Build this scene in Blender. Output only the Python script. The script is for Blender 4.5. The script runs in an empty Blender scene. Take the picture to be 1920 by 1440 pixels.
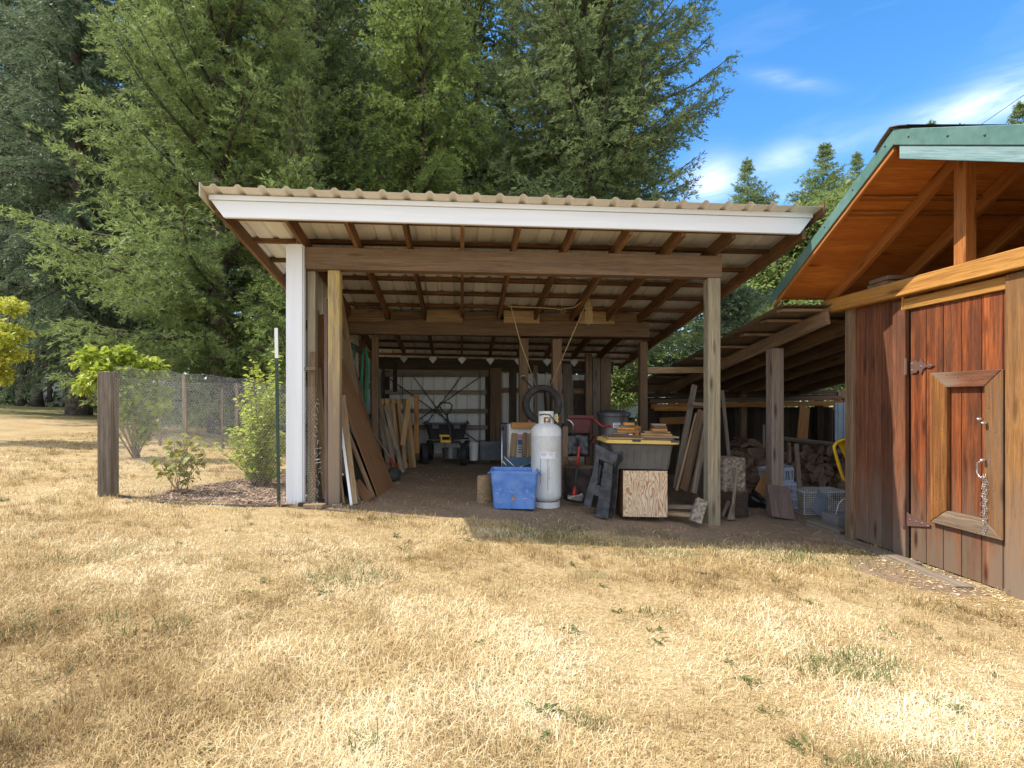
import bpy, math, random
import numpy as np
from mathutils import Vector, Matrix
R = math.radians
SC = bpy.context.scene
COL = SC.collection
random.seed(7)

# ------------------------------------------------------------------ camera
F = 958.0            # focal length in photo pixels (photo 1920 wide)
U0, V0 = 865.0, 750.0  # principal point (the lens is shifted, verticals stay vertical)
CH = 1.27            # camera height above the z = 0 datum
cam = bpy.data.cameras.new("camera")
cam.sensor_width = 36.0
cam.lens = F / 1920.0 * 36.0
cam.shift_x = (960 - U0) / 1920.0
cam.shift_y = (V0 - 720) / 1920.0
cam.clip_start = 0.05
cam.clip_end = 2000
camo = bpy.data.objects.new("camera", cam)
COL.objects.link(camo)
camo.location = (0, 0, CH)
camo.rotation_euler = (R(90), 0, 0)
SC.camera = camo

# ------------------------------------------------------------------ light
SUNV = Vector((0.82, -0.085, -1.0)).normalized()      # direction the light travels
el = math.asin(-SUNV.z)
sun = bpy.data.lights.new("sun", 'SUN')
sun.energy = 3.0
sun.angle = R(0.5)
sun.color = (1.0, 0.93, 0.82)
suno = bpy.data.objects.new("sun", sun)
COL.objects.link(suno)
suno.rotation_euler = SUNV.to_track_quat('-Z', 'Y').to_euler()

W = bpy.data.worlds.new("World")
SC.world = W
W.use_nodes = True
wn, wl = W.node_tree.nodes, W.node_tree.links
wn.clear()
wo = wn.new('ShaderNodeOutputWorld')
bg = wn.new('ShaderNodeBackground')
sky = wn.new('ShaderNodeTexSky')
sky.sky_type = 'NISHITA'
sky.sun_disc = False
sky.sun_elevation = el
sky.sun_rotation = math.atan2(-SUNV.x, -SUNV.y)
sky.air_density = 1.0
sky.dust_density = 0.3
sky.ozone_density = 2.5
bg.inputs['Strength'].default_value = 0.15
hs = wn.new('ShaderNodeHueSaturation')
hs.inputs['Saturation'].default_value = 1.3
hs.inputs['Value'].default_value = 0.86
wl.new(sky.outputs[0], hs.inputs['Color'])
# thin cirrus in the sky
tc = wn.new('ShaderNodeTexCoord')
mp = wn.new('ShaderNodeMapping')
mp.inputs['Rotation'].default_value = (R(8), R(-14), R(12))
mp.inputs['Location'].default_value = (0.32, 0.1, 0.62)
mp.inputs['Scale'].default_value = (1.7, 1.2, 6.5)
n1 = wn.new('ShaderNodeTexNoise')
n1.inputs['Scale'].default_value = 1.35
n1.inputs['Detail'].default_value = 9
n1.inputs['Roughness'].default_value = 0.58
n1.inputs['Distortion'].default_value = 0.55
cr = wn.new('ShaderNodeValToRGB')
cr.color_ramp.elements[0].position = 0.56
cr.color_ramp.elements[1].position = 0.95
cr.color_ramp.elements[1].color = (0.95, 0.95, 0.95, 1)
mx = wn.new('ShaderNodeMixRGB')
mx.inputs['Color2'].default_value = (5.3, 5.5, 5.9, 1)
wl.new(tc.outputs['Generated'], mp.inputs['Vector'])
wl.new(mp.outputs[0], n1.inputs['Vector'])
wl.new(n1.outputs['Fac'], cr.inputs['Fac'])
# unseen cloud, added overhead and behind the camera to brighten and neutralise shade
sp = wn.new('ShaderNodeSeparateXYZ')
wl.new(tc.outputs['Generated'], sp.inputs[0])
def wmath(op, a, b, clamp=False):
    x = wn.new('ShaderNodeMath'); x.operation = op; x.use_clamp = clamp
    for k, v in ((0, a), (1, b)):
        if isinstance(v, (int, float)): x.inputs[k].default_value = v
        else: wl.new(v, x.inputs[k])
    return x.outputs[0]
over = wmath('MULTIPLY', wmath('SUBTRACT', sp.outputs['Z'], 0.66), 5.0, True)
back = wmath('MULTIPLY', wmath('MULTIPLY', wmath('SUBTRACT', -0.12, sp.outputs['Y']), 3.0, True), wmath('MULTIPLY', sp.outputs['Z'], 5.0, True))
# four wisps at fixed bearings in the sky
ud = wmath('DIVIDE', sp.outputs['X'], wmath('MAXIMUM', sp.outputs['Y'], 0.02)); vd = wmath('DIVIDE', sp.outputs['Z'], wmath('MAXIMUM', sp.outputs['Y'], 0.02))
def wisp(u0, v0, th, a, b, amp):
    c_, s_ = math.cos(R(th)), math.sin(R(th))
    du = wmath('SUBTRACT', ud, u0); dv = wmath('SUBTRACT', vd, v0)
    p_ = wmath('DIVIDE', wmath('ADD', wmath('MULTIPLY', du, c_), wmath('MULTIPLY', dv, s_)), a)
    q_ = wmath('DIVIDE', wmath('SUBTRACT', wmath('MULTIPLY', dv, c_), wmath('MULTIPLY', du, s_)), b)
    r2 = wmath('ADD', wmath('MULTIPLY', p_, p_), wmath('MULTIPLY', q_, q_))
    return wmath('MULTIPLY', wmath('POWER', 2.718, wmath('MULTIPLY', r2, -1.0)), amp)
wisps = wmath('ADD', wmath('ADD', wisp(1.02, 0.572, 14, 0.16, 0.028, 0.75), wisp(1.08, 0.63, 25, 0.14, 0.05, 0.3)),
              wmath('ADD', wmath('ADD', wisp(0.64, 0.625, -8, 0.07, 0.016, 0.4), wisp(0.67, 0.485, 18, 0.11, 0.03, 0.42)), wmath('ADD', wisp(0.49, 0.43, 35, 0.05, 0.04, 0.7), wisp(0.63, 0.40, 5, 0.1, 0.03, 0.15))))
n2 = wn.new('ShaderNodeTexNoise'); n2.inputs['Scale'].default_value = 3.2; n2.inputs['Detail'].default_value = 8; n2.inputs['Roughness'].default_value = 0.62; n2.inputs['Distortion'].default_value = 0.8
mp2 = wn.new('ShaderNodeMapping'); mp2.inputs['Rotation'].default_value = (0, R(-16), 0); mp2.inputs['Scale'].default_value = (1.2, 1.2, 5.0)
wl.new(tc.outputs['Generated'], mp2.inputs['Vector']); wl.new(mp2.outputs[0], n2.inputs['Vector'])
streak = wmath('MULTIPLY', wmath('SUBTRACT', n2.outputs['Fac'], 0.30), 2.4, True)
wisps = wmath('MULTIPLY', wisps, streak, True)
fill_veil = wmath('MULTIPLY', wmath('MAXIMUM', over, back), wmath('ADD', wmath('MULTIPLY', n1.outputs['Fac'], 0.7), 0.45), True)
wl.new(wmath('MAXIMUM', fill_veil, wmath('MAXIMUM', wisps, wmath('MULTIPLY', cr.outputs['Color'], 0.15))), mx.inputs['Fac'])
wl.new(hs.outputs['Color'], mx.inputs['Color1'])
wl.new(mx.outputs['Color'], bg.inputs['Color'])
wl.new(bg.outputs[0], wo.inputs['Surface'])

SC.view_settings.view_transform = 'Standard'
SC.view_settings.look = 'None'
SC.view_settings.gamma = 1.0
SC.view_settings.use_curve_mapping = False
SC.view_settings.exposure = 1.28
SC.cycles.max_bounces = 7
SC.cycles.diffuse_bounces = 4
SC.cycles.transparent_max_bounces = 6

# ------------------------------------------------------------------ helpers
def P(px, py, Y):
    """a point at depth Y seen at photo pixel (px, py)"""
    return Vector(((px - U0) * Y / F, Y, CH + (V0 - py) * Y / F))

def gz(x, y):
    """height of the ground"""
    xx = np.clip(x, -30.0, 5.0)
    return 0.016 - 0.052 * xx + 0.012 * np.sin(1.3 * x + 0.7) * np.sin(0.9 * y + 1.0)

def G(px, Y, dz=0.0):
    x = (px - U0) * Y / F
    return Vector((x, Y, float(gz(x, Y)) + dz))

def ts(x):
    return -0.0215 * x     # the shed has sagged: its horizontals fall to the right

class VNoise:
    def __init__(s, seed):
        s.g = np.random.RandomState(seed).rand(256, 256)
    def __call__(s, x, y):
        x = np.asarray(x, float); y = np.asarray(y, float)
        xi = np.floor(x).astype(int); yi = np.floor(y).astype(int)
        fx = x - xi; fy = y - yi
        fx = fx * fx * (3 - 2 * fx); fy = fy * fy * (3 - 2 * fy)
        g = s.g
        a = g[xi % 256, yi % 256]; b = g[(xi + 1) % 256, yi % 256]
        c = g[xi % 256, (yi + 1) % 256]; d = g[(xi + 1) % 256, (yi + 1) % 256]
        return (a * (1 - fx) + b * fx) * (1 - fy) + (c * (1 - fx) + d * fx) * fy
VN = VNoise(3); VN2 = VNoise(11)

def tag(o, label=None, cat=None, group=None, kind=None):
    if label: o['label'] = label
    if cat: o['category'] = cat
    if group: o['group'] = group
    if kind: o['kind'] = kind
    return o

def thing(name, label, cat, loc, group=None):
    o = bpy.data.objects.new(name, None)
    COL.objects.link(o)
    o.location = loc
    o.empty_display_size = 0.2
    return tag(o, label, cat, group)

def root_loc(o):
    while o.parent: o = o.parent
    return Vector(o.location)

class MB:
    def __init__(s, M=None):
        s.v = []; s.f = []; s.g = []; s.r = []; s.h = []; s.M = M
    def add(s, vs, fs, g=None, r=None, h=None):
        n = len(s.v)
        if s.M is not None: pv = [s.M @ Vector(v) for v in vs]
        else: pv = [Vector(v) for v in vs]
        s.v += pv
        s.f += [[i + n for i in f] for f in fs]
        s.g += [tuple(x) for x in (g if g is not None else vs)]
        rr = random.random() if r is None else r
        s.r += [rr] * len(vs)
        s.h += list(h) if h is not None else [0.5] * len(vs)
        return s
    def hexa(s, c, r=None):
        """8 corners: bottom loop 0-3, top loop 4-7 (grain runs bottom to top)"""
        c = [Vector(x) for x in c]
        L = (c[4] - c[0]).length; a = (c[1] - c[0]).length; b = (c[3] - c[0]).length
        o = [random.uniform(0, 40) for _ in range(3)]
        g = []
        for k in (0, 1):
            for (i, j) in ((0, 0), (1, 0), (1, 1), (0, 1)):
                g.append((o[0] + k * L, o[1] + i * a, o[2] + j * b))
        s.add(c, [[3, 2, 1, 0], [4, 5, 6, 7], [0, 1, 5, 4], [1, 2, 6, 5], [2, 3, 7, 6], [3, 0, 4, 7]],
              g, r, [0, 0, 0, 0, 1, 1, 1, 1])
        return s
    def beam(s, p, q, w, h, up=(0, 0, 1), r=None, taper=1.0):
        """w across (perpendicular to up), h along up"""
        p = Vector(p); q = Vector(q); d = (q - p).normalized(); up = Vector(up)
        if abs(d.dot(up)) > 0.98: up = Vector((0, 1, 0))
        x = d.cross(up).normalized() * (w / 2)
        y = x.cross(d).normalized() * (h / 2)
        t = taper
        return s.hexa([p - x - y, p + x - y, p + x + y, p - x + y,
                       q - (x + y) * t, q + (x - y) * t, q + (x + y) * t, q + (y - x) * t], r)
    def box(s, c, size, rz=0.0, axis=2, r=None):
        """upright box standing with centre c; axis = grain direction"""
        c = Vector(c); sx, sy, sz = [k / 2 for k in size]
        X = Vector((math.cos(rz), math.sin(rz), 0)) * sx; Y = Vector((-math.sin(rz), math.cos(rz), 0)) * sy
        Z = Vector((0, 0, sz))
        if axis == 0: X, Y, Z = Y, Z, X
        elif axis == 1: X, Y, Z = Z, X, Y
        return s.hexa([c - X - Y - Z, c + X - Y - Z, c + X + Y - Z, c - X + Y - Z,
                       c - X - Y + Z, c + X - Y + Z, c + X + Y + Z, c - X + Y + Z], r)
    def tube(s, pts, rad, n=8, cap=True, r=None):
        pts = [Vector(p) for p in pts]; m = len(pts)
        rad = [rad] * m if not hasattr(rad, '__len__') else rad
        vs = []; g = []; hh = []; acc = 0; o = random.uniform(0, 30)
        prev = None
        for i, p in enumerate(pts):
            d = (pts[min(i + 1, m - 1)] - pts[max(i - 1, 0)]).normalized()
            if prev is None:
                a = Vector((0, 0, 1)) if abs(d.z) < 0.9 else Vector((1, 0, 0))
                x = d.cross(a).normalized()
            else:
                x = (prev - d * prev.dot(d)).normalized()
            prev = x; y = d.cross(x)
            if i: acc += (p - pts[i - 1]).length
            for k in range(n):
                t = 2 * math.pi * k / n
                vs.append(p + (x * math.cos(t) + y * math.sin(t)) * rad[i])
                g.append((o + acc, o + math.cos(t) * rad[i], math.sin(t) * rad[i]))
                hh.append(i / (m - 1))
        fs = [[i * n + k, i * n + (k + 1) % n, (i + 1) * n + (k + 1) % n, (i + 1) * n + k]
              for i in range(m - 1) for k in range(n)]
        if cap: fs += [list(range(n - 1, -1, -1)), list(range((m - 1) * n, m * n))]
        return s.add(vs, fs, g, r, hh)
    def lathe(s, prof, c, n=28, r=None, sx=1, sy=1):
        c = Vector(c); vs = []; g = []
        for (a, z) in prof:
            for k in range(n):
                t = 2 * math.pi * k / n
                v = Vector((a * math.cos(t) * sx, a * math.sin(t) * sy, z))
                vs.append(c + v); g.append(tuple(v))
        m = len(prof)
        fs = [[i * n + k, i * n + (k + 1) % n, (i + 1) * n + (k + 1) % n, (i + 1) * n + k]
              for i in range(m - 1) for k in range(n)]
        if prof[0][0] > 1e-4 and prof[0][0] is not None: pass
        return s.add(vs, fs, g, r)
    def disc(s, c, rad, z, n=28, up=True, r=None):
        c = Vector(c)
        vs = [c + Vector((rad * math.cos(2 * math.pi * k / n), rad * math.sin(2 * math.pi * k / n), z)) for k in range(n)]
        return s.add(vs, [list(range(n)) if up else list(range(n))[::-1]], None, r)
    def prism(s, pts, ext, r=None):
        """closed outline pts pushed along ext"""
        pts = [Vector(p) for p in pts]; e = Vector(ext); n = len(pts)
        vs = pts + [p + e for p in pts]
        fs = [list(range(n))[::-1], list(range(n, 2 * n))] + [[i, (i + 1) % n, n + (i + 1) % n, n + i] for i in range(n)]
        o = Vector([random.uniform(0, 30) for _ in range(3)])
        return s.add(vs, fs, [tuple(v + o) for v in vs], r)
    def wires(s, segs, rad):
        segs = np.asarray(segs, float)           # (n,2,3)
        p, q = segs[:, 0], segs[:, 1]; n = len(p)
        d = q - p; d /= np.linalg.norm(d, axis=1)[:, None] + 1e-9
        a = np.where(np.abs(d[:, 2:3]) < 0.9, [[0, 0, 1.0]], [[0, 1.0, 0]])
        x = np.cross(d, a); x /= np.linalg.norm(x, axis=1)[:, None]; y = np.cross(d, x)
        rings = []
        for t in (0, 2.094, 4.189):
            o = (x * math.cos(t) + y * math.sin(t)) * rad
            rings.append((p + o, q + o))
        vs = np.stack([rings[0][0], rings[1][0], rings[2][0], rings[0][1], rings[1][1], rings[2][1]], 1).reshape(-1, 3)
        b = len(s.v)
        fs = []
        for i in range(n):
            k = b + 6 * i
            fs += [[k, k + 1, k + 4, k + 3], [k + 1, k + 2, k + 5, k + 4], [k + 2, k, k + 3, k + 5]]
        s.v += [Vector(v) for v in vs]; s.f += fs
        s.g += [tuple(v) for v in vs]; s.r += [0.5] * len(vs); s.h += [0.5] * len(vs)
        return s
    def build(s, name, mat, parent=None, loc=None, bev=0.0, smooth=False, seg=1, subs=0, auto=None):
        me = bpy.data.meshes.new(name)
        off = root_loc(parent) if parent is not None else Vector(loc if loc is not None else (0, 0, 0))
        me.from_pydata([tuple(v - off) for v in s.v], [], s.f)
        n = len(s.v)
        at = me.attributes.new('g', 'FLOAT_VECTOR', 'POINT')
        at.data.foreach_set('vector', np.array([tuple(x) for x in s.g], np.float32).ravel())
        at = me.attributes.new('r', 'FLOAT', 'POINT'); at.data.foreach_set('value', np.array(s.r, np.float32))
        at = me.attributes.new('h', 'FLOAT', 'POINT'); at.data.foreach_set('value', np.array(s.h, np.float32))
        me.materials.append(mat)
        if smooth: me.shade_smooth()
        me.update()
        o = bpy.data.objects.new(name, me)
        COL.objects.link(o)
        if parent is not None: o.parent = parent
        else: o.location = off
        if bev > 0:
            m = o.modifiers.new('bevel', 'BEVEL'); m.width = bev; m.segments = seg; m.limit_method = 'ANGLE'; m.angle_limit = R(35)
        if subs:
            m = o.modifiers.new('sub', 'SUBSURF'); m.levels = subs; m.render_levels = subs
        if auto:
            me.shade_smooth()
            try: me.set_sharp_from_angle(angle=R(auto))
            except Exception: pass
        return o

def npmesh(name, vs, fs, mat, parent=None, loc=(0, 0, 0), attrs=None, smooth=False):
    """big mesh straight from arrays; fs is (n,k)"""
    me = bpy.data.meshes.new(name)
    vs = np.asarray(vs, np.float32); fs = np.asarray(fs, np.int32)
    off = np.array(root_loc(parent) if parent is not None else loc, np.float32)
    me.vertices.add(len(vs)); me.vertices.foreach_set('co', (vs - off).ravel())
    k = fs.shape[1]
    me.loops.add(fs.size); me.loops.foreach_set('vertex_index', fs.ravel())
    me.polygons.add(len(fs)); me.polygons.foreach_set('loop_start', np.arange(0, fs.size, k, dtype=np.int32))
    me.polygons.foreach_set('loop_total', np.full(len(fs), k, np.int32))
    me.update(calc_edges=True)
    for nm, a in (attrs or {}).items():
        a = np.asarray(a, np.float32)
        if a.ndim == 2:
            at = me.attributes.new(nm, 'FLOAT_VECTOR', 'POINT'); at.data.foreach_set('vector', a.ravel())
        else:
            at = me.attributes.new(nm, 'FLOAT', 'POINT'); at.data.foreach_set('value', a)
    me.materials.append(mat)
    if smooth: me.shade_smooth()
    o = bpy.data.objects.new(name, me)
    COL.objects.link(o)
    if parent is not None: o.parent = parent
    else: o.location = loc
    return o

def copy_tree(o, parent=None):
    c = o.copy(); COL.objects.link(c)
    if parent is not None: c.parent = parent
    for ch in [x for x in COL.objects if x.parent == o]: copy_tree(ch, c)
    return c

# ------------------------------------------------------------------ materials
class NT:
    def __init__(s, name):
        s.m = bpy.data.materials.new(name); s.m.use_nodes = True
        s.t = s.m.node_tree; s.t.nodes.clear()
        s.out = s.n('ShaderNodeOutputMaterial'); s.b = s.n('ShaderNodeBsdfPrincipled')
        s.l(s.b.outputs[0], s.out.inputs['Surface'])
    def n(s, t, **k):
        x = s.t.nodes.new(t)
        for a, v in k.items():
            if hasattr(x, a): setattr(x, a, v)
            else: x.inputs[a.replace('_', ' ')].default_value = v
        return x
    def l(s, a, b): s.t.links.new(a, b)
    def attr(s, nm): return s.n('ShaderNodeAttribute', attribute_name=nm)
    def noise(s, vec, scale, detail=4, rough=0.55, dist=0.0, mapscale=None):
        if mapscale is not None:
            mp = s.n('ShaderNodeMapping'); mp.inputs['Scale'].default_value = mapscale
            s.l(vec, mp.inputs['Vector']); vec = mp.outputs[0]
        x = s.n('ShaderNodeTexNoise'); x.inputs['Scale'].default_value = scale
        x.inputs['Detail'].default_value = detail; x.inputs['Roughness'].default_value = rough
        x.inputs['Distortion'].default_value = dist
        s.l(vec, x.inputs['Vector']); return x.outputs['Fac']
    def ramp(s, fac, stops):
        x = s.n('ShaderNodeValToRGB'); e = x.color_ramp.elements
        while len(e) < len(stops): e.new(0.5)
        for i, (p, c) in enumerate(stops):
            e[i].position = p; e[i].color = (c, c, c, 1) if not hasattr(c, '__len__') else (*c[:3], 1)
        s.l(fac, x.inputs['Fac']); return x.outputs['Color']
    def mix(s, fac, a, b, mode='MIX'):
        x = s.n('ShaderNodeMixRGB', blend_type=mode)
        for k, v in ((0, fac), (1, a), (2, b)):
            if isinstance(v, (int, float)): x.inputs[k].default_value = v if k == 0 else (v, v, v, 1)
            elif isinstance(v, (tuple, list)): x.inputs[k].default_value = (*v[:3], 1)
            else: s.l(v, x.inputs[k])
        return x.outputs[0]
    def math(s, op, a, b=0.0):
        x = s.n('ShaderNodeMath', operation=op)
        for k, v in ((0, a), (1, b)):
            if isinstance(v, (int, float)): x.inputs[k].default_value = v
            else: s.l(v, x.inputs[k])
        return x.outputs[0]
    def bump(s, hgt, strength=0.3, dist=0.01):
        x = s.n('ShaderNodeBump'); x.inputs['Strength'].default_value = strength; x.inputs['Distance'].default_value = dist
        s.l(hgt, x.inputs['Height']); s.l(x.outputs[0], s.b.inputs['Normal'])
    def set(s, color=None, rough=None, metal=None, spec=None):
        for nm, v in (('Base Color', color), ('Roughness', rough), ('Metallic', metal), ('Specular IOR Level', spec)):
            if v is None: continue
            if isinstance(v, (int, float)): s.b.inputs[nm].default_value = v
            elif isinstance(v, (tuple, list)): s.b.inputs[nm].default_value = (*v[:3], 1)
            else: s.l(v, s.b.inputs[nm])
        return s

def wood(name, dark, light, stain=None, stain_amt=0.5, knots=0.6, vary=0.5, rough=0.85, foot=None, foot_at=0.35, gscale=1.0, bump=0.35):
    t = NT(name); g = t.attr('g').outputs['Vector']; r = t.attr('r').outputs['Fac']
    grain = t.noise(g, 1.0, 7, 0.62, 0.35, (1.1 * gscale, 26 * gscale, 26 * gscale))
    fine = t.noise(g, 1.0, 5, 0.75, 0.1, (4, 85, 85))
    c = t.ramp(grain, [(0.3, dark), (0.68, light)])
    c = t.mix(t.ramp(fine, [(0.34, 0.7), (0.56, 0.0)]), c, tuple(x * 0.5 for x in dark))
    if stain:
        big = t.noise(g, 1.0, 5, 0.65, 0.3, (0.9, 4.5, 4.5))
        c = t.mix(t.math('MULTIPLY', t.ramp(big, [(0.4, 0.0), (0.68, 1.0)]), stain_amt), c, stain)
    if foot:
        h = t.attr('h').outputs['Fac']
        e = t.math('ADD', h, t.math('MULTIPLY', t.math('SUBTRACT', t.noise(g, 1.0, 6, 0.65, 0.2, (1.4, 12, 12)), 0.5), 0.9))
        c = t.mix(t.ramp(e, [(max(0, foot_at - 0.16), 0.92), (foot_at + 0.2, 0.0)]), c, foot)
    if knots > 0:
        mp = t.n('ShaderNodeMapping'); mp.inputs['Scale'].default_value = (1.6, 7.5, 7.5); t.l(g, mp.inputs['Vector'])
        v = t.n('ShaderNodeTexVoronoi'); v.inputs['Scale'].default_value = 1.0; t.l(mp.outputs[0], v.inputs['Vector'])
        k = t.ramp(v.outputs['Distance'], [(0.07, knots), (0.2, 0.0)])
        c = t.mix(k, c, tuple(x * 0.35 for x in dark))
    val = t.math('ADD', t.math('MULTIPLY', r, vary), 1.0 - vary / 2)
    hsv = t.n('ShaderNodeHueSaturation'); t.l(c, hsv.inputs['Color']); t.l(val, hsv.inputs['Value'])
    t.set(hsv.outputs[0], rough, 0, 0.25)
    t.bump(t.math('ADD', grain, t.math('MULTIPLY', fine, 0.5)), bump, 0.006)
    return t.m

def plain(name, col, rough=0.5, metal=0.0, dirt=None, dirt_amt=0.4, nscale=6.0, vary=0.12, bump=0.0, spec=0.5):
    t = NT(name); tc = t.n('ShaderNodeTexCoord').outputs['Object']
    n = t.noise(tc, nscale, 6, 0.6); n2 = t.noise(tc, nscale * 7, 4, 0.6)
    c = t.ramp(n, [(0.3, tuple(x * (1 - vary) for x in col)), (0.7, tuple(min(1, x * (1 + vary)) for x in col))])
    if dirt:
        m = t.math('MULTIPLY', t.ramp(t.math('ADD', n, t.math('MULTIPLY', n2, 0.35)), [(0.58, 0.0), (0.85, 1.0)]), dirt_amt)
        c = t.mix(m, c, dirt)
    ro = t.ramp(n2, [(0.3, max(0, rough - 0.1)), (0.7, min(1, rough + 0.12))])
    t.set(c, ro, metal, spec)
    if bump: t.bump(n2, bump, 0.004)
    return t.m

M = {}
M['beam'] = wood('brown_beam', (0.135, 0.082, 0.048), (0.27, 0.175, 0.108), (0.19, 0.14, 0.10), 0.5, 0.5)
M['rafter'] = wood('rafter_wood', (0.12, 0.06, 0.028), (0.31, 0.17, 0.08), (0.06, 0.032, 0.02), 0.6)
M['purlin'] = wood('purlin_wood', (0.09, 0.045, 0.02), (0.26, 0.13, 0.055), (0.04, 0.022, 0.014), 0.75)
M['post_green'] = wood('treated_post', (0.215, 0.175, 0.115), (0.44, 0.375, 0.265), (0.25, 0.23, 0.155), 0.6, 0.9, 0.1)
M['post_yellow'] = wood('weathered_post', (0.20, 0.14, 0.09), (0.42, 0.34, 0.22), (0.62, 0.44, 0.10), 0.7, 0.7, 0.1, foot=(0.22, 0.165, 0.12), foot_at=0.55)
M['brown'] = wood('brown_board', (0.125, 0.075, 0.042), (0.29, 0.18, 0.105), (0.14, 0.10, 0.07), 0.5)
M['grey'] = wood('grey_board', (0.13, 0.105, 0.082), (0.31, 0.26, 0.205), (0.16, 0.105, 0.065), 0.55)
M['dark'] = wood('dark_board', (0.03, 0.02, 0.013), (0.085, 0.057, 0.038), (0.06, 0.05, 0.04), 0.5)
M['tan'] = wood('tan_board', (0.24, 0.155, 0.08), (0.44, 0.31, 0.17), (0.30, 0.22, 0.14), 0.5)
M['orange'] = wood('orange_board', (0.29, 0.12, 0.035), (0.50, 0.24, 0.075), (0.35, 0.2, 0.1), 0.4)
M['pallet'] = wood('pallet_wood', (0.30, 0.17, 0.07), (0.48, 0.30, 0.14), (0.22, 0.15, 0.09), 0.4)
M['fence'] = wood('fence_post_wood', (0.10, 0.078, 0.06), (0.25, 0.205, 0.165), (0.06, 0.045, 0.034), 0.6, 0.3, 0.1)
M['pinkpost'] = wood('pinkish_post', (0.20, 0.145, 0.115), (0.36, 0.28, 0.235), (0.27, 0.215, 0.18), 0.5, 0.9, 0.1)
def whitepaint():
    t = NT('white_painted_wood'); g = t.attr('g').outputs['Vector']
    n = t.noise(g, 1.0, 6, 0.6, 0.3, (0.8, 14, 14)); f = t.noise(g, 1.0, 5, 0.7, 0.2, (2.5, 90, 40))
    c = t.ramp(n, [(0.3, (0.64, 0.66, 0.70)), (0.7, (0.72, 0.74, 0.78))])
    c = t.mix(t.ramp(f, [(0.22, 0.55), (0.34, 0.0)]), c, (0.50, 0.46, 0.40))
    hh = t.attr('h').outputs['Fac']; sp_ = t.math('ADD', hh, t.math('MULTIPLY', t.math('SUBTRACT', f, 0.5), 0.08))
    t.set(c, 0.55, 0, 0.3); t.bump(n, 0.1, 0.004); return t.m
M['whitewood'] = whitepaint()
M['redplank'] = wood('red_stained_plank', (0.115, 0.038, 0.018), (0.27, 0.10, 0.045), (0.055, 0.028, 0.018), 0.75, 0.75, 0.55, 0.75, foot=(0.17, 0.12, 0.085), foot_at=0.16)
M['doorplank'] = wood('door_plank', (0.11, 0.022, 0.007), (0.40, 0.112, 0.028), (0.042, 0.022, 0.014), 0.9, 0.9, 0.5, 0.75, foot=(0.155, 0.11, 0.075), foot_at=0.17)
M['doorstile'] = wood('orange_door_stile', (0.12, 0.045, 0.013), (0.40, 0.165, 0.04), (0.15, 0.055, 0.018), 0.8, 0.5, 0.3)
M['honey'] = wood('honey_trim', (0.34, 0.145, 0.03), (0.55, 0.285, 0.072), (0.36, 0.16, 0.04), 0.4, 0.8, 0.2, 0.7)
M['doorframe'] = wood('door_frame_wood', (0.12, 0.05, 0.017), (0.33, 0.15, 0.048), (0.17, 0.12, 0.08), 0.9, 0.6, 0.3)
M['jamb'] = wood('orange_jamb', (0.15, 0.065, 0.02), (0.42, 0.20, 0.062), (0.16, 0.09, 0.045), 0.7, 0.6, 0.2, foot=(0.2, 0.15, 0.11), foot_at=0.2)
M['greyframe'] = wood('grey_frame_wood', (0.14, 0.092, 0.058), (0.32, 0.235, 0.16), (0.10, 0.065, 0.04), 0.5, 0.6, 0.2)
M['soffit'] = wood('soffit_plywood', (0.36, 0.11, 0.02), (0.56, 0.205, 0.042), (0.30, 0.085, 0.018), 0.6, 0.9, 0.12, 0.6, gscale=0.35, bump=0.1)
M['soffitbeam'] = wood('stained_rafter', (0.30, 0.105, 0.025), (0.47, 0.185, 0.05), (0.26, 0.085, 0.02), 0.5, 0.8, 0.2, 0.6)
def boldply():
    t = NT('plywood'); g = t.attr('g').outputs['Vector']
    n = t.noise(g, 1.0, 2, 0.5, 0.5, (2.4, 8.5, 8.5)); f = t.noise(g, 1.0, 5, 0.7, 0.3, (14, 120, 120))
    w = t.math('PINGPONG', t.math('ADD', t.math('MULTIPLY', n, 19.0), t.math('MULTIPLY', f, 0.5)), 0.5)
    c = t.ramp(w, [(0.06, (0.36, 0.19, 0.085)), (0.2, (0.56, 0.41, 0.27)), (0.45, (0.66, 0.53, 0.40))])
    c = t.mix(t.ramp(f, [(0.3, 0.4), (0.45, 0.0)]), c, (0.40, 0.26, 0.15))
    t.set(c, 0.8, 0, 0.25); return t.m
M['ply'] = boldply()
M['plybrown'] = wood('brown_plywood', (0.20, 0.095, 0.04), (0.31, 0.165, 0.075), (0.14, 0.07, 0.035), 0.5, 0.5, 0.1, gscale=0.6)
M['teal'] = wood('teal_board', (0.12, 0.20, 0.205), (0.21, 0.32, 0.32), (0.28, 0.37, 0.36), 0.6, 0.5, 0.1, 0.6)
M['mauve'] = wood('mauve_board', (0.13, 0.085, 0.075), (0.20, 0.135, 0.12), None, 0, 0.1, 0.1)

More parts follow.
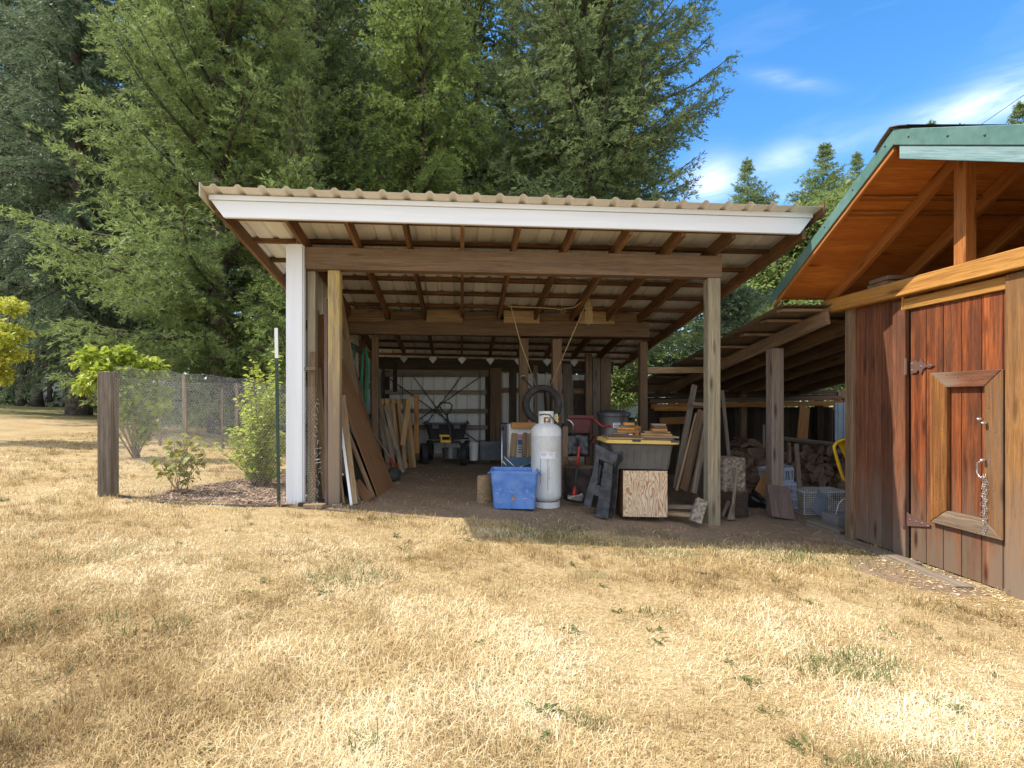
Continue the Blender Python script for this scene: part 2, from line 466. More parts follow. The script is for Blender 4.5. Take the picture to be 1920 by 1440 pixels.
M['tanmetal'] = plain('tan_metal', (0.46, 0.385, 0.28), 0.45, 0.0, (0.3, 0.24, 0.16), 0.3, 2)
def undermetal():
    t = NT('roof_underside'); tc = t.n('ShaderNodeTexCoord').outputs['Object']
    n = t.noise(tc, 1.0, 5, 0.6, 0, (3, 0.7, 1))
    c = t.ramp(n, [(0.3, (0.60, 0.58, 0.54)), (0.7, (0.72, 0.70, 0.66))])
    sp = t.noise(tc, 30, 3, 0.6)
    c = t.mix(t.ramp(sp, [(0.62, 0.0), (0.75, 0.35)]), c, (0.35, 0.26, 0.16))
    t.set(c, 0.5, 0.0, 0.3); return t.m
M['under'] = undermetal()
M['whitemetal'] = plain('white_metal', (0.62, 0.61, 0.58), 0.5, 0, (0.35, 0.3, 0.24), 0.4, 3)
M['greenmetal'] = plain('green_metal', (0.075, 0.155, 0.132), 0.42, 0.0, (0.2, 0.27, 0.23), 0.25, 3)
M['galv'] = plain('galvanised', (0.33, 0.335, 0.35), 0.42, 0.75, (0.2, 0.2, 0.2), 0.3, 5)
M['wire'] = plain('wire', (0.72, 0.72, 0.71), 0.45, 0.1)
M['wiredark'] = plain('dark_steel', (0.05, 0.045, 0.04), 0.5, 0.6)
M['capbrown'] = plain('brown_ridge', (0.16, 0.13, 0.10), 0.6, 0.2)
M['hinge'] = plain('rust_brown_hinge', (0.19, 0.105, 0.085), 0.5, 0.4, (0.12, 0.06, 0.04), 0.5, 20)
M['galvdark'] = plain('weathered_galvanised', (0.15, 0.155, 0.165), 0.4, 0.7, (0.08, 0.08, 0.08), 0.4, 5)
M['steel'] = plain('steel', (0.55, 0.55, 0.56), 0.32, 0.9)
def corr():
    t = NT('rusty_corrugated'); tc = t.n('ShaderNodeTexCoord').outputs['Object']
    n = t.noise(tc, 1.6, 7, 0.7); n2 = t.noise(tc, 9, 5, 0.6)
    c = t.ramp(n, [(0.3, (0.12, 0.105, 0.09)), (0.5, (0.19, 0.155, 0.12)), (0.7, (0.10, 0.06, 0.035))])
    t.set(c, t.ramp(n2, [(0.3, 0.5), (0.7, 0.8)]), 0.25); return t.m
M['corr'] = corr()
M['tank'] = plain('tank_paint', (0.63, 0.64, 0.655), 0.42, 0, (0.42, 0.40, 0.37), 0.55, 5, 0.06)
M['bluetote'] = plain('blue_plastic', (0.075, 0.19, 0.52), 0.42, 0, (0.22, 0.33, 0.58), 0.5, 7, 0.1)
M['blackplastic'] = plain('black_plastic', (0.022, 0.022, 0.025), 0.5, 0, (0.09, 0.085, 0.075), 0.4, 8)
M['sawhorse'] = plain('dusty_black_plastic', (0.036, 0.036, 0.041), 0.5, 0, (0.13, 0.125, 0.12), 0.5, 14)
M['greytote'] = plain('charcoal_tote', (0.075, 0.072, 0.07), 0.55, 0, (0.13, 0.12, 0.11), 0.5, 4)
M['slatetote'] = plain('slate_tote', (0.11, 0.125, 0.15), 0.5, 0, (0.2, 0.2, 0.2), 0.4, 5)
M['yellowlid'] = plain('yellow_lid', (0.62, 0.42, 0.10), 0.45, 0, (0.5, 0.36, 0.14), 0.4, 8)
M['yellow'] = plain('yellow_paint', (0.75, 0.42, 0.01), 0.4)
M['rubber'] = plain('rubber', (0.032, 0.031, 0.03), 0.75, 0, (0.11, 0.10, 0.085), 0.6, 6, bump=0.2)
M['cartrubber'] = plain('cart_rubber', (0.018, 0.018, 0.019), 0.7, 0, (0.07, 0.06, 0.05), 0.5, 8)
M['red'] = plain('red_paint', (0.42, 0.025, 0.022), 0.42, 0, (0.2, 0.04, 0.03), 0.4, 9)
M['redtray'] = plain('red_tray', (0.12, 0.012, 0.011), 0.5, 0, (0.1, 0.04, 0.03), 0.5, 6)
M['white'] = plain('white_plastic', (0.72, 0.72, 0.72), 0.5, 0, (0.5, 0.48, 0.44), 0.4, 6)
M['cratewhite'] = plain('pale_blue_plastic', (0.47, 0.53, 0.68), 0.5, 0, (0.4, 0.4, 0.42), 0.4, 6)
M['blueCloth'] = plain('blue_cloth', (0.055, 0.11, 0.165), 0.9, 0, (0.1, 0.14, 0.17), 0.4, 9, 0.2, 0.3)
M['blacksheet'] = plain('black_sheet', (0.012, 0.012, 0.014), 0.35, 0)
M['hose'] = plain('green_hose', (0.03, 0.19, 0.10), 0.5, 0, (0.06, 0.2, 0.12), 0.4, 10)
M['hosedark'] = plain('dark_hose', (0.02, 0.06, 0.045), 0.5)
M['rope'] = plain('rope', (0.50, 0.37, 0.19), 0.9, 0, None, 0, 60, 0.3, 0.4)
M['brass'] = plain('brass', (0.7, 0.42, 0.12), 0.35, 0.9)
M['cream'] = plain('cream_rope', (0.72, 0.60, 0.30), 0.85)
M['concrete'] = plain('concrete', (0.20, 0.19, 0.175), 0.9, 0, (0.12, 0.11, 0.10), 0.5, 9, 0.2, 0.4)
M['bluegrey'] = plain('bluegrey_sheet', (0.16, 0.175, 0.21), 0.6, 0, (0.25, 0.25, 0.26), 0.4, 6)
M['bluepanel'] = plain('blue_panel', (0.30, 0.42, 0.55), 0.5, 0, (0.5, 0.55, 0.6), 0.4, 3)
M['tpost'] = plain('green_steel', (0.022, 0.05, 0.035), 0.55, 0.2, (0.05, 0.06, 0.045), 0.5, 20)
M['paper'] = plain('card', (0.66, 0.65, 0.62), 0.8)
M['ink'] = plain('ink', (0.05, 0.05, 0.06), 0.7)
M['inkblue'] = plain('blue_ink', (0.09, 0.13, 0.35), 0.7)
M['inkred'] = plain('red_ink', (0.5, 0.22, 0.25), 0.7)
M['labelw'] = plain('label_white', (0.70, 0.70, 0.73), 0.5)
M['bark'] = plain('bark', (0.085, 0.065, 0.05), 0.95, 0, (0.19, 0.17, 0.15), 0.7, 9, 0.4, 0.9)
M['darkbark'] = plain('dark_bark', (0.05, 0.038, 0.03), 0.95, 0, (0.12, 0.10, 0.085), 0.6, 7, 0.4, 0.9)
M['twig'] = plain('twig', (0.13, 0.085, 0.055), 0.9)
M['stem'] = plain('stem', (0.22, 0.15, 0.085), 0.85)
M['litchen'] = plain('lichen_wood', (0.15, 0.115, 0.085), 0.95, 0, (0.42, 0.37, 0.30), 0.85, 26, 0.3, 0.6)
M['endgrain'] = wood('end_grain', (0.24, 0.15, 0.08), (0.40, 0.27, 0.16), (0.15, 0.09, 0.05), 0.5)
def firewood():
    t = NT('firewood'); tc = t.n('ShaderNodeTexCoord').outputs['Object']; r = t.attr('r').outputs['Fac']
    oi = t.n('ShaderNodeObjectInfo').outputs['Random']
    n = t.noise(tc, 12, 6, 0.65)
    c = t.ramp(n, [(0.3, (0.07, 0.045, 0.03)), (0.7, (0.30, 0.195, 0.125))])
    c = t.mix(t.math('MULTIPLY', t.ramp(oi, [(0.2, 0.0), (0.9, 1.0)]), 0.5), c, (0.12, 0.085, 0.065))
    t.set(c, 0.9, 0, 0.2); t.bump(n, 0.6, 0.02); return t.m
M['firewood'] = firewood()

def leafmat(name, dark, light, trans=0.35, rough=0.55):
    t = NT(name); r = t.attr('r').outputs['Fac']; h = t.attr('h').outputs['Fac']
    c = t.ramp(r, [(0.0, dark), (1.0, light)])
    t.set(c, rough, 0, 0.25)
    tr = t.n('ShaderNodeBsdfTranslucent')
    t.l(t.mix(0.5, c, tuple(min(1, x * 1.3) for x in light)), tr.inputs['Color'])
    ms = t.n('ShaderNodeMixShader'); ms.inputs[0].default_value = trans
    t.l(t.b.outputs[0], ms.inputs[1]); t.l(tr.outputs[0], ms.inputs[2]); t.l(ms.outputs[0], t.out.inputs['Surface'])
    return t.m
M['fir_bright'] = leafmat('fir_bright', (0.038, 0.066, 0.022), (0.30, 0.375, 0.12), 0.33)
M['fir_blue'] = leafmat('fir_blue', (0.026, 0.050, 0.030), (0.185, 0.245, 0.13), 0.33)
M['fir_dark'] = leafmat('fir_dark', (0.032, 0.055, 0.020), (0.187, 0.237, 0.079), 0.33)
M['fir_yellow'] = leafmat('fir_yellow', (0.038, 0.066, 0.018), (0.28, 0.365, 0.095), 0.33)
M['spruce'] = leafmat('spruce', (0.036, 0.060, 0.024), (0.225, 0.285, 0.115), 0.33)
M['leaf_lime'] = leafmat('leaf_lime', (0.08, 0.16, 0.02), (0.40, 0.46, 0.06), 0.4, 0.4)
M['leaf_bush'] = leafmat('leaf_bush', (0.10, 0.18, 0.03), (0.47, 0.53, 0.10), 0.4, 0.4)
M['leaf_maple'] = leafmat('leaf_maple', (0.11, 0.20, 0.022), (0.52, 0.50, 0.075), 0.4, 0.5)
M['leaf_far'] = leafmat('leaf_far', (0.075, 0.125, 0.03), (0.27, 0.33, 0.11), 0.35)
M['leaf_small'] = leafmat('leaf_small', (0.09, 0.13, 0.03), (0.36, 0.33, 0.085), 0.4, 0.5)
# ------------------------------------------------------------------ ground
def fbm(x, y, s=1.0):
    return 0.5 * VN(x * s, y * s) + 0.3 * VN2(x * s * 2.3 + 5, y * s * 2.3) + 0.2 * VN(x * s * 5.1, y * s * 5.1 + 9)

def sstep(a, b, x):
    t = np.clip((x - a) / (b - a), 0, 1); return t * t * (3 - 2 * t)

def bare(x, y):
    """0 grass .. 1 trodden earth"""
    n = (fbm(x, y, 1.6) - 0.5) * 0.9
    # shed floor
    a = sstep(-0.12, 0.12, np.minimum(np.minimum(x + 1.75, 3.35 - x), y - 5.45 - 0.04 * x) + n * 0.35)
    # apron in front of the right half and under the woodshed
    b = sstep(-0.25, 0.3, np.minimum(np.minimum(x - 0.4 - (5.5 - y) * 0.9, 4.5 - x), np.minimum(y - 4.95, 12 - y)) + n * 0.8)
    # worn patch by the barn door
    c = sstep(0.1, 0.5, 1.0 - np.sqrt(((x - 3.72) / 0.62) ** 2 + ((y - 4.15) / 0.75) ** 2) + n * 0.8)
    d = sstep(-0.1, 0.1, np.minimum(np.minimum(x - 3.3, 7 - x), np.minimum(y - 5.3, 11 - y)) + n * 0.2)
    return np.clip(np.maximum(np.maximum(a, b * 0.9), np.maximum(c * 0.85, d)), 0, 1)

def mulchm(x, y):
    n = (fbm(x + 3, y, 1.4) - 0.5) * 0.5
    # bed between the fence and the shed's left wall
    u = np.minimum(np.minimum(x + 3.55 - (y - 5.6) * 0.30, -1.8 - x), np.minimum(y - 5.52 , 8.1 - y - 0.3 * (x + 2.6)))
    return sstep(-0.06, 0.08, u + n * 0.5)

def greenm(x, y):
    n = fbm(x + 17, y + 4, 0.9); m = VN2(x * 3.1 + 2, y * 3.1)
    shade = sstep(0.2, 0.9, np.minimum(x - 0.1, 4.6 - y + 0.9)) * sstep(4.0, 4.7, y) * (y < 6)
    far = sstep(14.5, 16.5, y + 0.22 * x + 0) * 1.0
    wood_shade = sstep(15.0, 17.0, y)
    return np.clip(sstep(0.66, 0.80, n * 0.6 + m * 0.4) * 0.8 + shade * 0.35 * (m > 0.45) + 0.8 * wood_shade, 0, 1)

xs = np.concatenate([np.array([-160, -110, -75, -50, -36, -26, -20, -16, -13, -11, -9.5, -8.5]), np.arange(-7.5, 7.51, 0.06), np.array([8.5, 10, 12, 15, 20, 28, 40, 60, 90, 160])])
ys = np.concatenate([np.array([-60, -30, -15, -8, -4, -2, -0.5]), np.arange(0.6, 12.01, 0.06), np.array([12.6, 13.3, 14, 15, 16.5, 18, 20, 23, 27, 32, 40, 55, 80, 120, 200, 320])])
XX, YY = np.meshgrid(xs, ys)
ZZ = gz(XX, YY)
near = (np.abs(XX) < 7.6) & (YY > 0.5) & (YY < 12.1)
ZZ = ZZ + np.where(near, (fbm(XX, YY, 3.0) - 0.5) * 0.03, 0)
nx, ny = len(xs), len(ys)
ii = np.arange(nx * ny).reshape(ny, nx)
fs = np.stack([ii[:-1, :-1], ii[:-1, 1:], ii[1:, 1:], ii[1:, :-1]], -1).reshape(-1, 4)
t = NT('ground_earth_and_straw')
geo = t.n('ShaderNodeNewGeometry').outputs['Position']
ba = t.attr('bare').outputs['Fac']; mu = t.attr('mulch').outputs['Fac']; gr = t.attr('green').outputs['Fac']
n1_ = t.noise(geo, 1.3, 7, 0.62); n2_ = t.noise(geo, 26, 5, 0.65); n3_ = t.noise(geo, 110, 4, 0.7, 0.6)
n4_ = t.noise(geo, 1.0, 4, 0.6, 1.2, (90, 24, 40))
straw = t.ramp(t.math('ADD', t.math('MULTIPLY', n1_, 0.45), t.math('MULTIPLY', n2_, 0.55)), [(0.3, (0.22, 0.15, 0.075)), (0.5, (0.40, 0.29, 0.145)), (0.72, (0.60, 0.48, 0.29))])
straw = t.mix(t.ramp(n3_, [(0.32, 0.75), (0.52, 0.0)]), straw, (0.15, 0.095, 0.04))
straw = t.mix(t.math('MULTIPLY', t.ramp(n4_, [(0.55, 0.0), (0.66, 1.0)]), 0.5), straw, (0.68, 0.55, 0.32))
straw = t.mix(t.math('MULTIPLY', gr, 0.8), straw, (0.075, 0.095, 0.025))
earth = t.ramp(t.math('ADD', t.math('MULTIPLY', n1_, 0.4), t.math('MULTIPLY', n2_, 0.6)), [(0.32, (0.17, 0.115, 0.075)), (0.68, (0.34, 0.245, 0.165))])
earth = t.mix(t.ramp(n3_, [(0.62, 0.0), (0.74, 0.6)]), earth, (0.36, 0.29, 0.19))
earth = t.mix(t.ramp(n3_, [(0.28, 0.6), (0.4, 0.0)]), earth, (0.06, 0.042, 0.03))
chips = t.ramp(n3_, [(0.3, (0.07, 0.045, 0.03)), (0.55, (0.24, 0.155, 0.105)), (0.72, (0.38, 0.27, 0.19))])
bmask = t.ramp(t.math('ADD', ba, t.math('MULTIPLY', t.math('SUBTRACT', n2_, 0.5), 0.9)), [(0.4, 0.0), (0.6, 1.0)])
c = t.mix(bmask, straw, earth)
c = t.mix(mu, c, chips)
t.set(c, 0.95, 0, 0.15)
t.bump(t.math('ADD', n3_, n2_), 0.55, 0.02)
ground = npmesh('ground', np.stack([XX, YY, ZZ], -1).reshape(-1, 3), fs, t.m,
    attrs={'bare': bare(XX, YY).ravel(), 'mulch': mulchm(XX, YY).ravel(), 'green': greenm(XX, YY).ravel()}, smooth=True)
tag(ground, 'dry straw coloured lawn sloping down towards the wooden building', 'ground', kind='structure')

# ------------------------------------------------------------------ grass blades
rs = np.random.RandomState(5)
def blades(n, x0, x1, y0, y1, lmin, lmax, wid, mask, flat=(0.25, 1.35), seed=1):
    r = np.random.RandomState(seed)
    # more blades where the camera is near
    yy = y0 * (y1 / y0) ** r.rand(n * 2)
    half = yy * 1.16 + 0.2
    xx = -yy * 0.93 - 0.15 + r.rand(n * 2) * (yy * 2.06 + 0.3)
    k = (xx > x0) & (xx < x1)
    xx, yy = xx[k][:n], yy[k][:n]
    p = mask(xx, yy); k = r.rand(len(xx)) < p
    xx, yy = xx[k], yy[k]; m = len(xx)
    zz = gz(xx, yy) + (fbm(xx, yy, 3.0) - 0.5) * 0.03 - 0.004
    az = r.rand(m) * 2 * np.pi + 0.0
    sway = (VN(xx * 0.9, yy * 0.9 + 30) - 0.5) * 4
    az = np.where(r.rand(m) < 0.2, sway + r.randn(m) * 0.7, az)
    tall = sstep(0.3, 0.75, fbm(xx + 40, yy, 1.1))
    tl = flat[0] + (flat[1] - flat[0]) * r.rand(m) ** 0.8
    L = (lmin + (lmax - lmin) * r.rand(m) ** 1.6) * (0.55 + 0.75 * tall)
    w = wid * (0.6 + 0.8 * r.rand(m)) * (0.7 + yy * 0.13)
    dx, dy = np.cos(az), np.sin(az)
    mid = np.stack([xx + dx * np.sin(tl * 0.7) * L * 0.55, yy + dy * np.sin(tl * 0.7) * L * 0.55, zz + np.cos(tl * 0.7) * L * 0.55], -1)
    tip = np.stack([xx + dx * np.sin(tl) * L, yy + dy * np.sin(tl) * L, zz + np.maximum(np.cos(tl) * L, 0.004)], -1)
    b = np.stack([xx, yy, zz], -1)
    sd = np.stack([-dy, dx, np.zeros(m)], -1) * (w / 2)[:, None]
    vs = np.stack([b - sd, b + sd, mid + sd * 0.8, mid - sd * 0.8, tip + sd * 0.15, tip - sd * 0.15], 1).reshape(-1, 3)
    i = np.arange(m)[:, None] * 6
    fs = np.concatenate([i + [0, 1, 2, 3], i + [3, 2, 4, 5]])
    rr = np.clip(0.5 * VN2(xx * 1.5, yy * 1.5) + 0.15 + 0.5 * r.rand(m) - 0.1, 0, 1)
    return vs, fs, np.repeat(rr, 6), np.repeat(VN(xx * 2.2 + 8, yy * 2.2) , 6)

def grassmat(name, stops, trans=0.25):
    t = NT(name); r = t.attr('r').outputs['Fac']
    c = t.ramp(r, stops)
    t.set(c, 0.6, 0, 0.3)
    tr = t.n('ShaderNodeBsdfTranslucent'); t.l(c, tr.inputs['Color'])
    ms = t.n('ShaderNodeMixShader'); ms.inputs[0].default_value = trans
    t.l(t.b.outputs[0], ms.inputs[1]); t.l(tr.outputs[0], ms.inputs[2]); t.l(ms.outputs[0], t.out.inputs['Surface'])
    return t.m
M['drygrass'] = grassmat('dry_grass', [(0.0, (0.17, 0.11, 0.048)), (0.3, (0.39, 0.265, 0.115)), (0.6, (0.60, 0.455, 0.225)), (1.0, (0.84, 0.74, 0.52))])
M['greengrass'] = grassmat('green_grass', [(0.0, (0.06, 0.09, 0.022)), (0.6, (0.13, 0.17, 0.05)), (1.0, (0.27, 0.27, 0.10))], 0.35)

def drymask(x, y):
    k = (1 - 0.93 * sstep(0.25, 0.75, bare(x, y))) * (1 - mulchm(x, y)) * (0.45 + 0.55 * sstep(0.25, 0.6, fbm(x + 40, y, 1.1)))
    return k * np.where(y > 15.5, 0.3, 1)
v, f, r, h = blades(330000, -9, 5, 1.55, 16, 0.025, 0.09, 0.0027, drymask, (1.0, 1.56), seed=2)
# upright tufts, browner than the matted straw between them
def tufts(n, per, seed):
    q = np.random.RandomState(seed)
    ty = 1.6 * (15.0 / 1.6) ** q.rand(n); tx = -ty * 0.93 - 0.1 + q.rand(n) * (ty * 2.06)
    k = (tx > -9) & (tx < 5); tx, ty = tx[k], ty[k]
    pr = sstep(0.38, 0.62, fbm(tx + 40, ty, 0.9)) * 0.85 + 0.15
    k = q.rand(len(tx)) < pr * drymask(tx, ty); tx, ty = tx[k], ty[k]; nt = len(tx)
    sp = 0.018 + 0.03 * q.rand(nt); big = 0.6 + 0.8 * q.rand(nt); tone = q.rand(nt)
    x = np.repeat(tx, per) + q.randn(nt * per) * np.repeat(sp, per); y = np.repeat(ty, per) + q.randn(nt * per) * np.repeat(sp, per); m = len(x)
    z = gz(x, y) + (fbm(x, y, 3.0) - 0.5) * 0.03 - 0.004
    az = np.arctan2(y - np.repeat(ty, per), x - np.repeat(tx, per)) + q.randn(m) * 0.9
    tl = 0.1 + 0.95 * q.rand(m) ** 1.2; L = (0.022 + 0.045 * q.rand(m)) * np.repeat(big, per)
    w = 0.0025 * (0.6 + 0.8 * q.rand(m)) * (0.7 + y * 0.13)
    dx, dy = np.cos(az), np.sin(az); zero = np.zeros(m)
    b = np.stack([x, y, z], -1)
    mid = b + np.stack([dx * np.sin(tl * 0.6), dy * np.sin(tl * 0.6), np.cos(tl * 0.6)], -1) * (L * 0.55)[:, None]
    tip = b + np.stack([dx * np.sin(tl), dy * np.sin(tl), np.cos(tl)], -1) * L[:, None]
    sd = np.stack([-dy, dx, zero], -1) * (w / 2)[:, None]
    vs = np.stack([b - sd, b + sd, mid + sd * 0.8, mid - sd * 0.8, tip + sd * 0.15, tip - sd * 0.15], 1).reshape(-1, 3)
    i = np.arange(m)[:, None] * 6
    rr = np.clip(np.repeat(0.05 + 0.45 * tone, per) + 0.3 * q.rand(m), 0, 1)
    return vs, np.concatenate([i + [0, 1, 2, 3], i + [3, 2, 4, 5]]), np.repeat(rr, 6)
v2, f2, r2 = tufts(15000, 20, 6)
f = np.concatenate([f, f2 + len(v)]); v = np.concatenate([v, v2]); h = np.concatenate([h, r2]); r = np.concatenate([r + 0.12, r2])
pat = fbm(v[:, 0] + 11, v[:, 1] + 3, 1.5) - 0.5; pat2 = VN(v[:, 0] * 3.3 + 7, v[:, 1] * 3.3) - 0.5
r = np.clip(r - 0.04 + 0.62 * pat + 0.25 * pat2, 0, 1)
o = npmesh('dry_grass', v, f, M['drygrass'], attrs={'r': r, 'h': h})
tag(o, 'parched straw yellow lawn grass all over the foreground', 'grass', kind='stuff')

def gmask(x, y):
    n = VN2(x * 2.3 + 2, y * 2.3); n2 = VN(x * 6 + 3, y * 6)
    k = sstep(0.72, 0.82, 0.62 * n + 0.38 * n2) * 0.9
    sh = sstep(-0.2, 0.4, np.minimum(x - 0.2, 5.5 - y)) * sstep(4.25, 4.6, y + 0.04 * x) * (x < 4.1)
    k = np.maximum(k * 0.9, sh * sstep(0.36, 0.62, fbm(x + 9, y + 2, 2.2)) * 0.95)
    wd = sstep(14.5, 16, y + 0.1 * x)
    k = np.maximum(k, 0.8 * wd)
    p2 = np.exp(-(((x - 3.15) / 0.26) ** 2 + ((y - 3.45) / 0.16) ** 2))
    k = np.maximum(k, p2 * 0.5)
    inside = (x > -1.85) & (x < 3.4) & (y > 5.75) & (y < 10.6)
    return np.where(inside | (mulchm(x, y) > 0.3) | ((x > 3.3) & (y > 5.2) & (y < 11)), 0, k)
v, f, r, h = blades(120000, -10, 6, 1.6, 24, 0.03, 0.10, 0.0042, gmask, (0.15, 1.1), seed=4)
o = npmesh('green_grass', v, f, M['greengrass'], attrs={'r': r, 'h': h})
tag(o, 'sparse green grass tufts in the shade before the shed', 'grass', kind='stuff')

# small rosette weeds in the lawn
q = np.random.RandomState(14); wv = []; wf_ = []; wr = []; nb = 0
for i in range(150):
    y = 1.7 * (8.5 / 1.7) ** q.rand(); x = -y * 0.9 + q.rand() * y * 1.95
    if bare(x, y) > 0.3 or mulchm(x, y) > 0.2 or x > 3.7: continue
    z = float(gz(x, y)) + float(fbm(x, y, 3.0) - 0.5) * 0.03; S = 0.018 + 0.03 * q.rand() ** 2
    for k in range(q.randint(7, 22)):
        a = q.rand() * 6.28; L = S * (0.5 + q.rand()); w = L * 0.16; e = 0.15 + 0.6 * q.rand()
        cx, cy = x + q.randn() * S * 0.5, y + q.randn() * S * 0.5
        d = np.array([math.cos(a), math.sin(a), e]); n_ = np.array([-math.sin(a), math.cos(a), 0]) * w; b0 = np.array([cx, cy, z + 0.004])
        wv += [b0, b0 + d * L * 0.5 + n_, b0 + d * L * np.array([1, 1, 0.7]), b0 + d * L * 0.5 - n_]; wf_.append([nb, nb + 1, nb + 2, nb + 3]); wr += [q.rand() * 0.7] * 4; nb += 4
tag(npmesh('lawn_weeds', np.array(wv), wf_, M['greengrass'], attrs={'r': np.array(wr)}), 'little green rosette weeds dotted over the dry lawn', 'weeds', kind='stuff')

# loose straw and chips on the earth floor
def litter(n, seed, box_, lmin, lmax, wid, mask):
    r = np.random.RandomState(seed)
    x = box_[0] + (box_[1] - box_[0]) * r.rand(n); y = box_[2] + (box_[3] - box_[2]) * r.rand(n)
    k = r.rand(n) < mask(x, y); x, y = x[k], y[k]; m = len(x)
    z = gz(x, y) + (fbm(x, y, 3.0) - 0.5) * 0.03 + 0.006
    a = r.rand(m) * np.pi; L = lmin + (lmax - lmin) * r.rand(m) ** 2; w = wid * (0.5 + r.rand(m))
    d = np.stack([np.cos(a), np.sin(a), (r.rand(m) - 0.5) * 0.5], -1) * (L / 2)[:, None]
    s = np.stack([-np.sin(a), np.cos(a), (r.rand(m) - 0.5) * 0.6], -1) * (w / 2)[:, None]
    c = np.stack([x, y, z], -1)
    vs = np.stack([c - d - s, c + d - s, c + d + s, c - d + s], 1).reshape(-1, 3)
    fs = np.arange(m)[:, None] * 4 + np.arange(4)
    return vs, fs, np.repeat(r.rand(m), 4)
M['chips'] = grassmat('wood_chips', [(0.0, (0.06, 0.038, 0.026)), (0.5, (0.24, 0.15, 0.10)), (1.0, (0.44, 0.32, 0.23))], 0.0)
v, f, r = litter(26000, 3, (-4.2, -1.7, 5.4, 8.3), 0.02, 0.08, 0.014, lambda x, y: mulchm(x, y) * 0.95)
tag(npmesh('wood_mulch', v, f, M['chips'], attrs={'r': r}), 'brown bark mulch in the bed left of the shed', 'mulch', kind='stuff')
v, f, r = litter(9000, 8, (-1.8, 4.6, 4.6, 10.4), 0.015, 0.12, 0.005, lambda x, y: sstep(0.4, 0.9, bare(x, y)) * (0.15 + 0.6 * sstep(0.45, 0.7, fbm(x, y, 1.8))))
tag(npmesh('loose_straw', v, f, M['drygrass'], attrs={'r': r * 0.8}), 'scattered straw and splinters on the earth floor of the shed', 'straw', kind='stuff')
v, f, r = litter(2600, 9, (3.3, 4.3, 2.9, 5.0), 0.008, 0.03, 0.012, lambda x, y: sstep(3.2, 4.1, x + 0 * y) * 0.9)
tag(npmesh('wood_shavings', v, f, M['drygrass'], attrs={'r': 0.4 + 0.6 * r}), 'pale wood shavings along the foot of the door wall', 'shavings', kind='stuff')
# ------------------------------------------------------------------ open pole shed
SHX0, SHX1 = -2.485, 3.64
def fy(x): return 0.045 * (x + 2.485)      # the front eave runs slightly out of square
SL = 0.163
def rz_(y): return CH + 1.672 + SL * (5.7 - y)       # underside of the rafters at x = 0
shed = thing('pole_shed', 'open fronted pole shed with a tan ribbed metal roof and brown timber beams', 'shed', (0.6, 8.0, 0))
def onx(x, y, z): return Vector((x, y, z + ts(x)))
# front posts
def post(x0, x1, y, top, mat, name='post', dep=None, lean=0):
    w = x1 - x0; d = dep or w; xm = (x0 + x1) / 2
    b = MB(); zb = float(gz(xm, y)) - 0.05
    b.beam((xm + lean, y + d / 2, zb), (xm, y + d / 2, top), w, d, up=(0, 1, 0))
    return b.build(name, mat, shed, bev=0.008)
bz0, bz1 = CH + 1.43, CH + 1.672
post(2.76, 2.90, 5.71, bz0 + ts(2.8) - 0.001, M['post_green'], dep=0.12)
post(-1.50, -1.365, 5.73, bz0 + ts(-1.43) - 0.001, M['post_yellow'])
post(-1.745, -1.655, 5.78, bz0 + ts(-1.7) - 0.001, M['post_green'], dep=0.12)
post(2.845, 2.965, 8.12, CH + 0.985 + ts(2.9), M['brown'])
post(-1.43, -1.325, 8.13, CH + 1.0, M['brown'], dep=0.1)
post(0.925, 1.07, 8.13, CH + 0.985, M['beam'])
post(1.455, 1.60, 8.13, CH + 0.985 - 0.01, M['beam'])
# beams
def xbeam(x0, x1, y, z0, z1, mat, th=0.045, name='beam', k=1.0):
    b = MB(); zm = (z0 + z1) / 2
    b.beam((x0, y + th / 2, zm + ts(x0) * k), (x1, y + th / 2, zm + ts(x1) * k), th, z1 - z0, up=(0, 0, 1))
    return b.build(name, mat, shed, bev=0.004)
xbeam(-1.755, 2.91, 5.70, bz0, bz1, M['beam'], 0.14)
b2z1 = CH + 1.268
xbeam(-1.82, 2.98, 8.10, b2z1 - 0.238, b2z1, M['beam'], 0.12, k=0.5)
b3z1 = CH + 0.86
xbeam(-1.80, 3.10, 10.42, b3z1 - 0.26, b3z1 - 0.015, M['dark'], 0.08)
# rafters
rx = [-1.765, -1.17, -0.58, 0.012, 0.59, 1.165, 1.745, 2.30, 2.83]
for i, x in enumerate(rx):
    b = MB(); y0, y1 = 5.07 + fy(x), 10.62
    b.beam((x, y0, rz_(y0) + 0.075 + ts(x)), (x + 0.02 * (i - 4) * 0.1, y1, rz_(y1) + 0.075 + ts(x)), 0.042, 0.15)
    b.build('rafter', M['rafter'], shed, bev=0.003)
for x, s in ((SHX0 + 0.06, 0), (SHX1 - 0.06, 1)):
    b = MB(); b.beam((x, 5.07 + fy(x), rz_(5.07 + fy(x)) + 0.1 + ts(x)), (x, 10.9, rz_(10.9) + 0.1 + ts(x)), 0.042, 0.15)
    b.build('rake_rafter', M['rafter'], shed, bev=0.003)
# purlins
for y in [5.09] + [5.43 + 0.515 * k for k in range(13)]:
    b = MB(); z = rz_(y) + 0.17
    b.beam((SHX0 + 0.04, y, z + ts(SHX0)), (SHX1 - 0.04, y + (fy(SHX1) if y < 5.2 else 0.1 if y < 5.6 else 0), z + ts(SHX1)), 0.09, 0.04)
    b.build('purlin', M['purlin'], shed, bev=0.003)
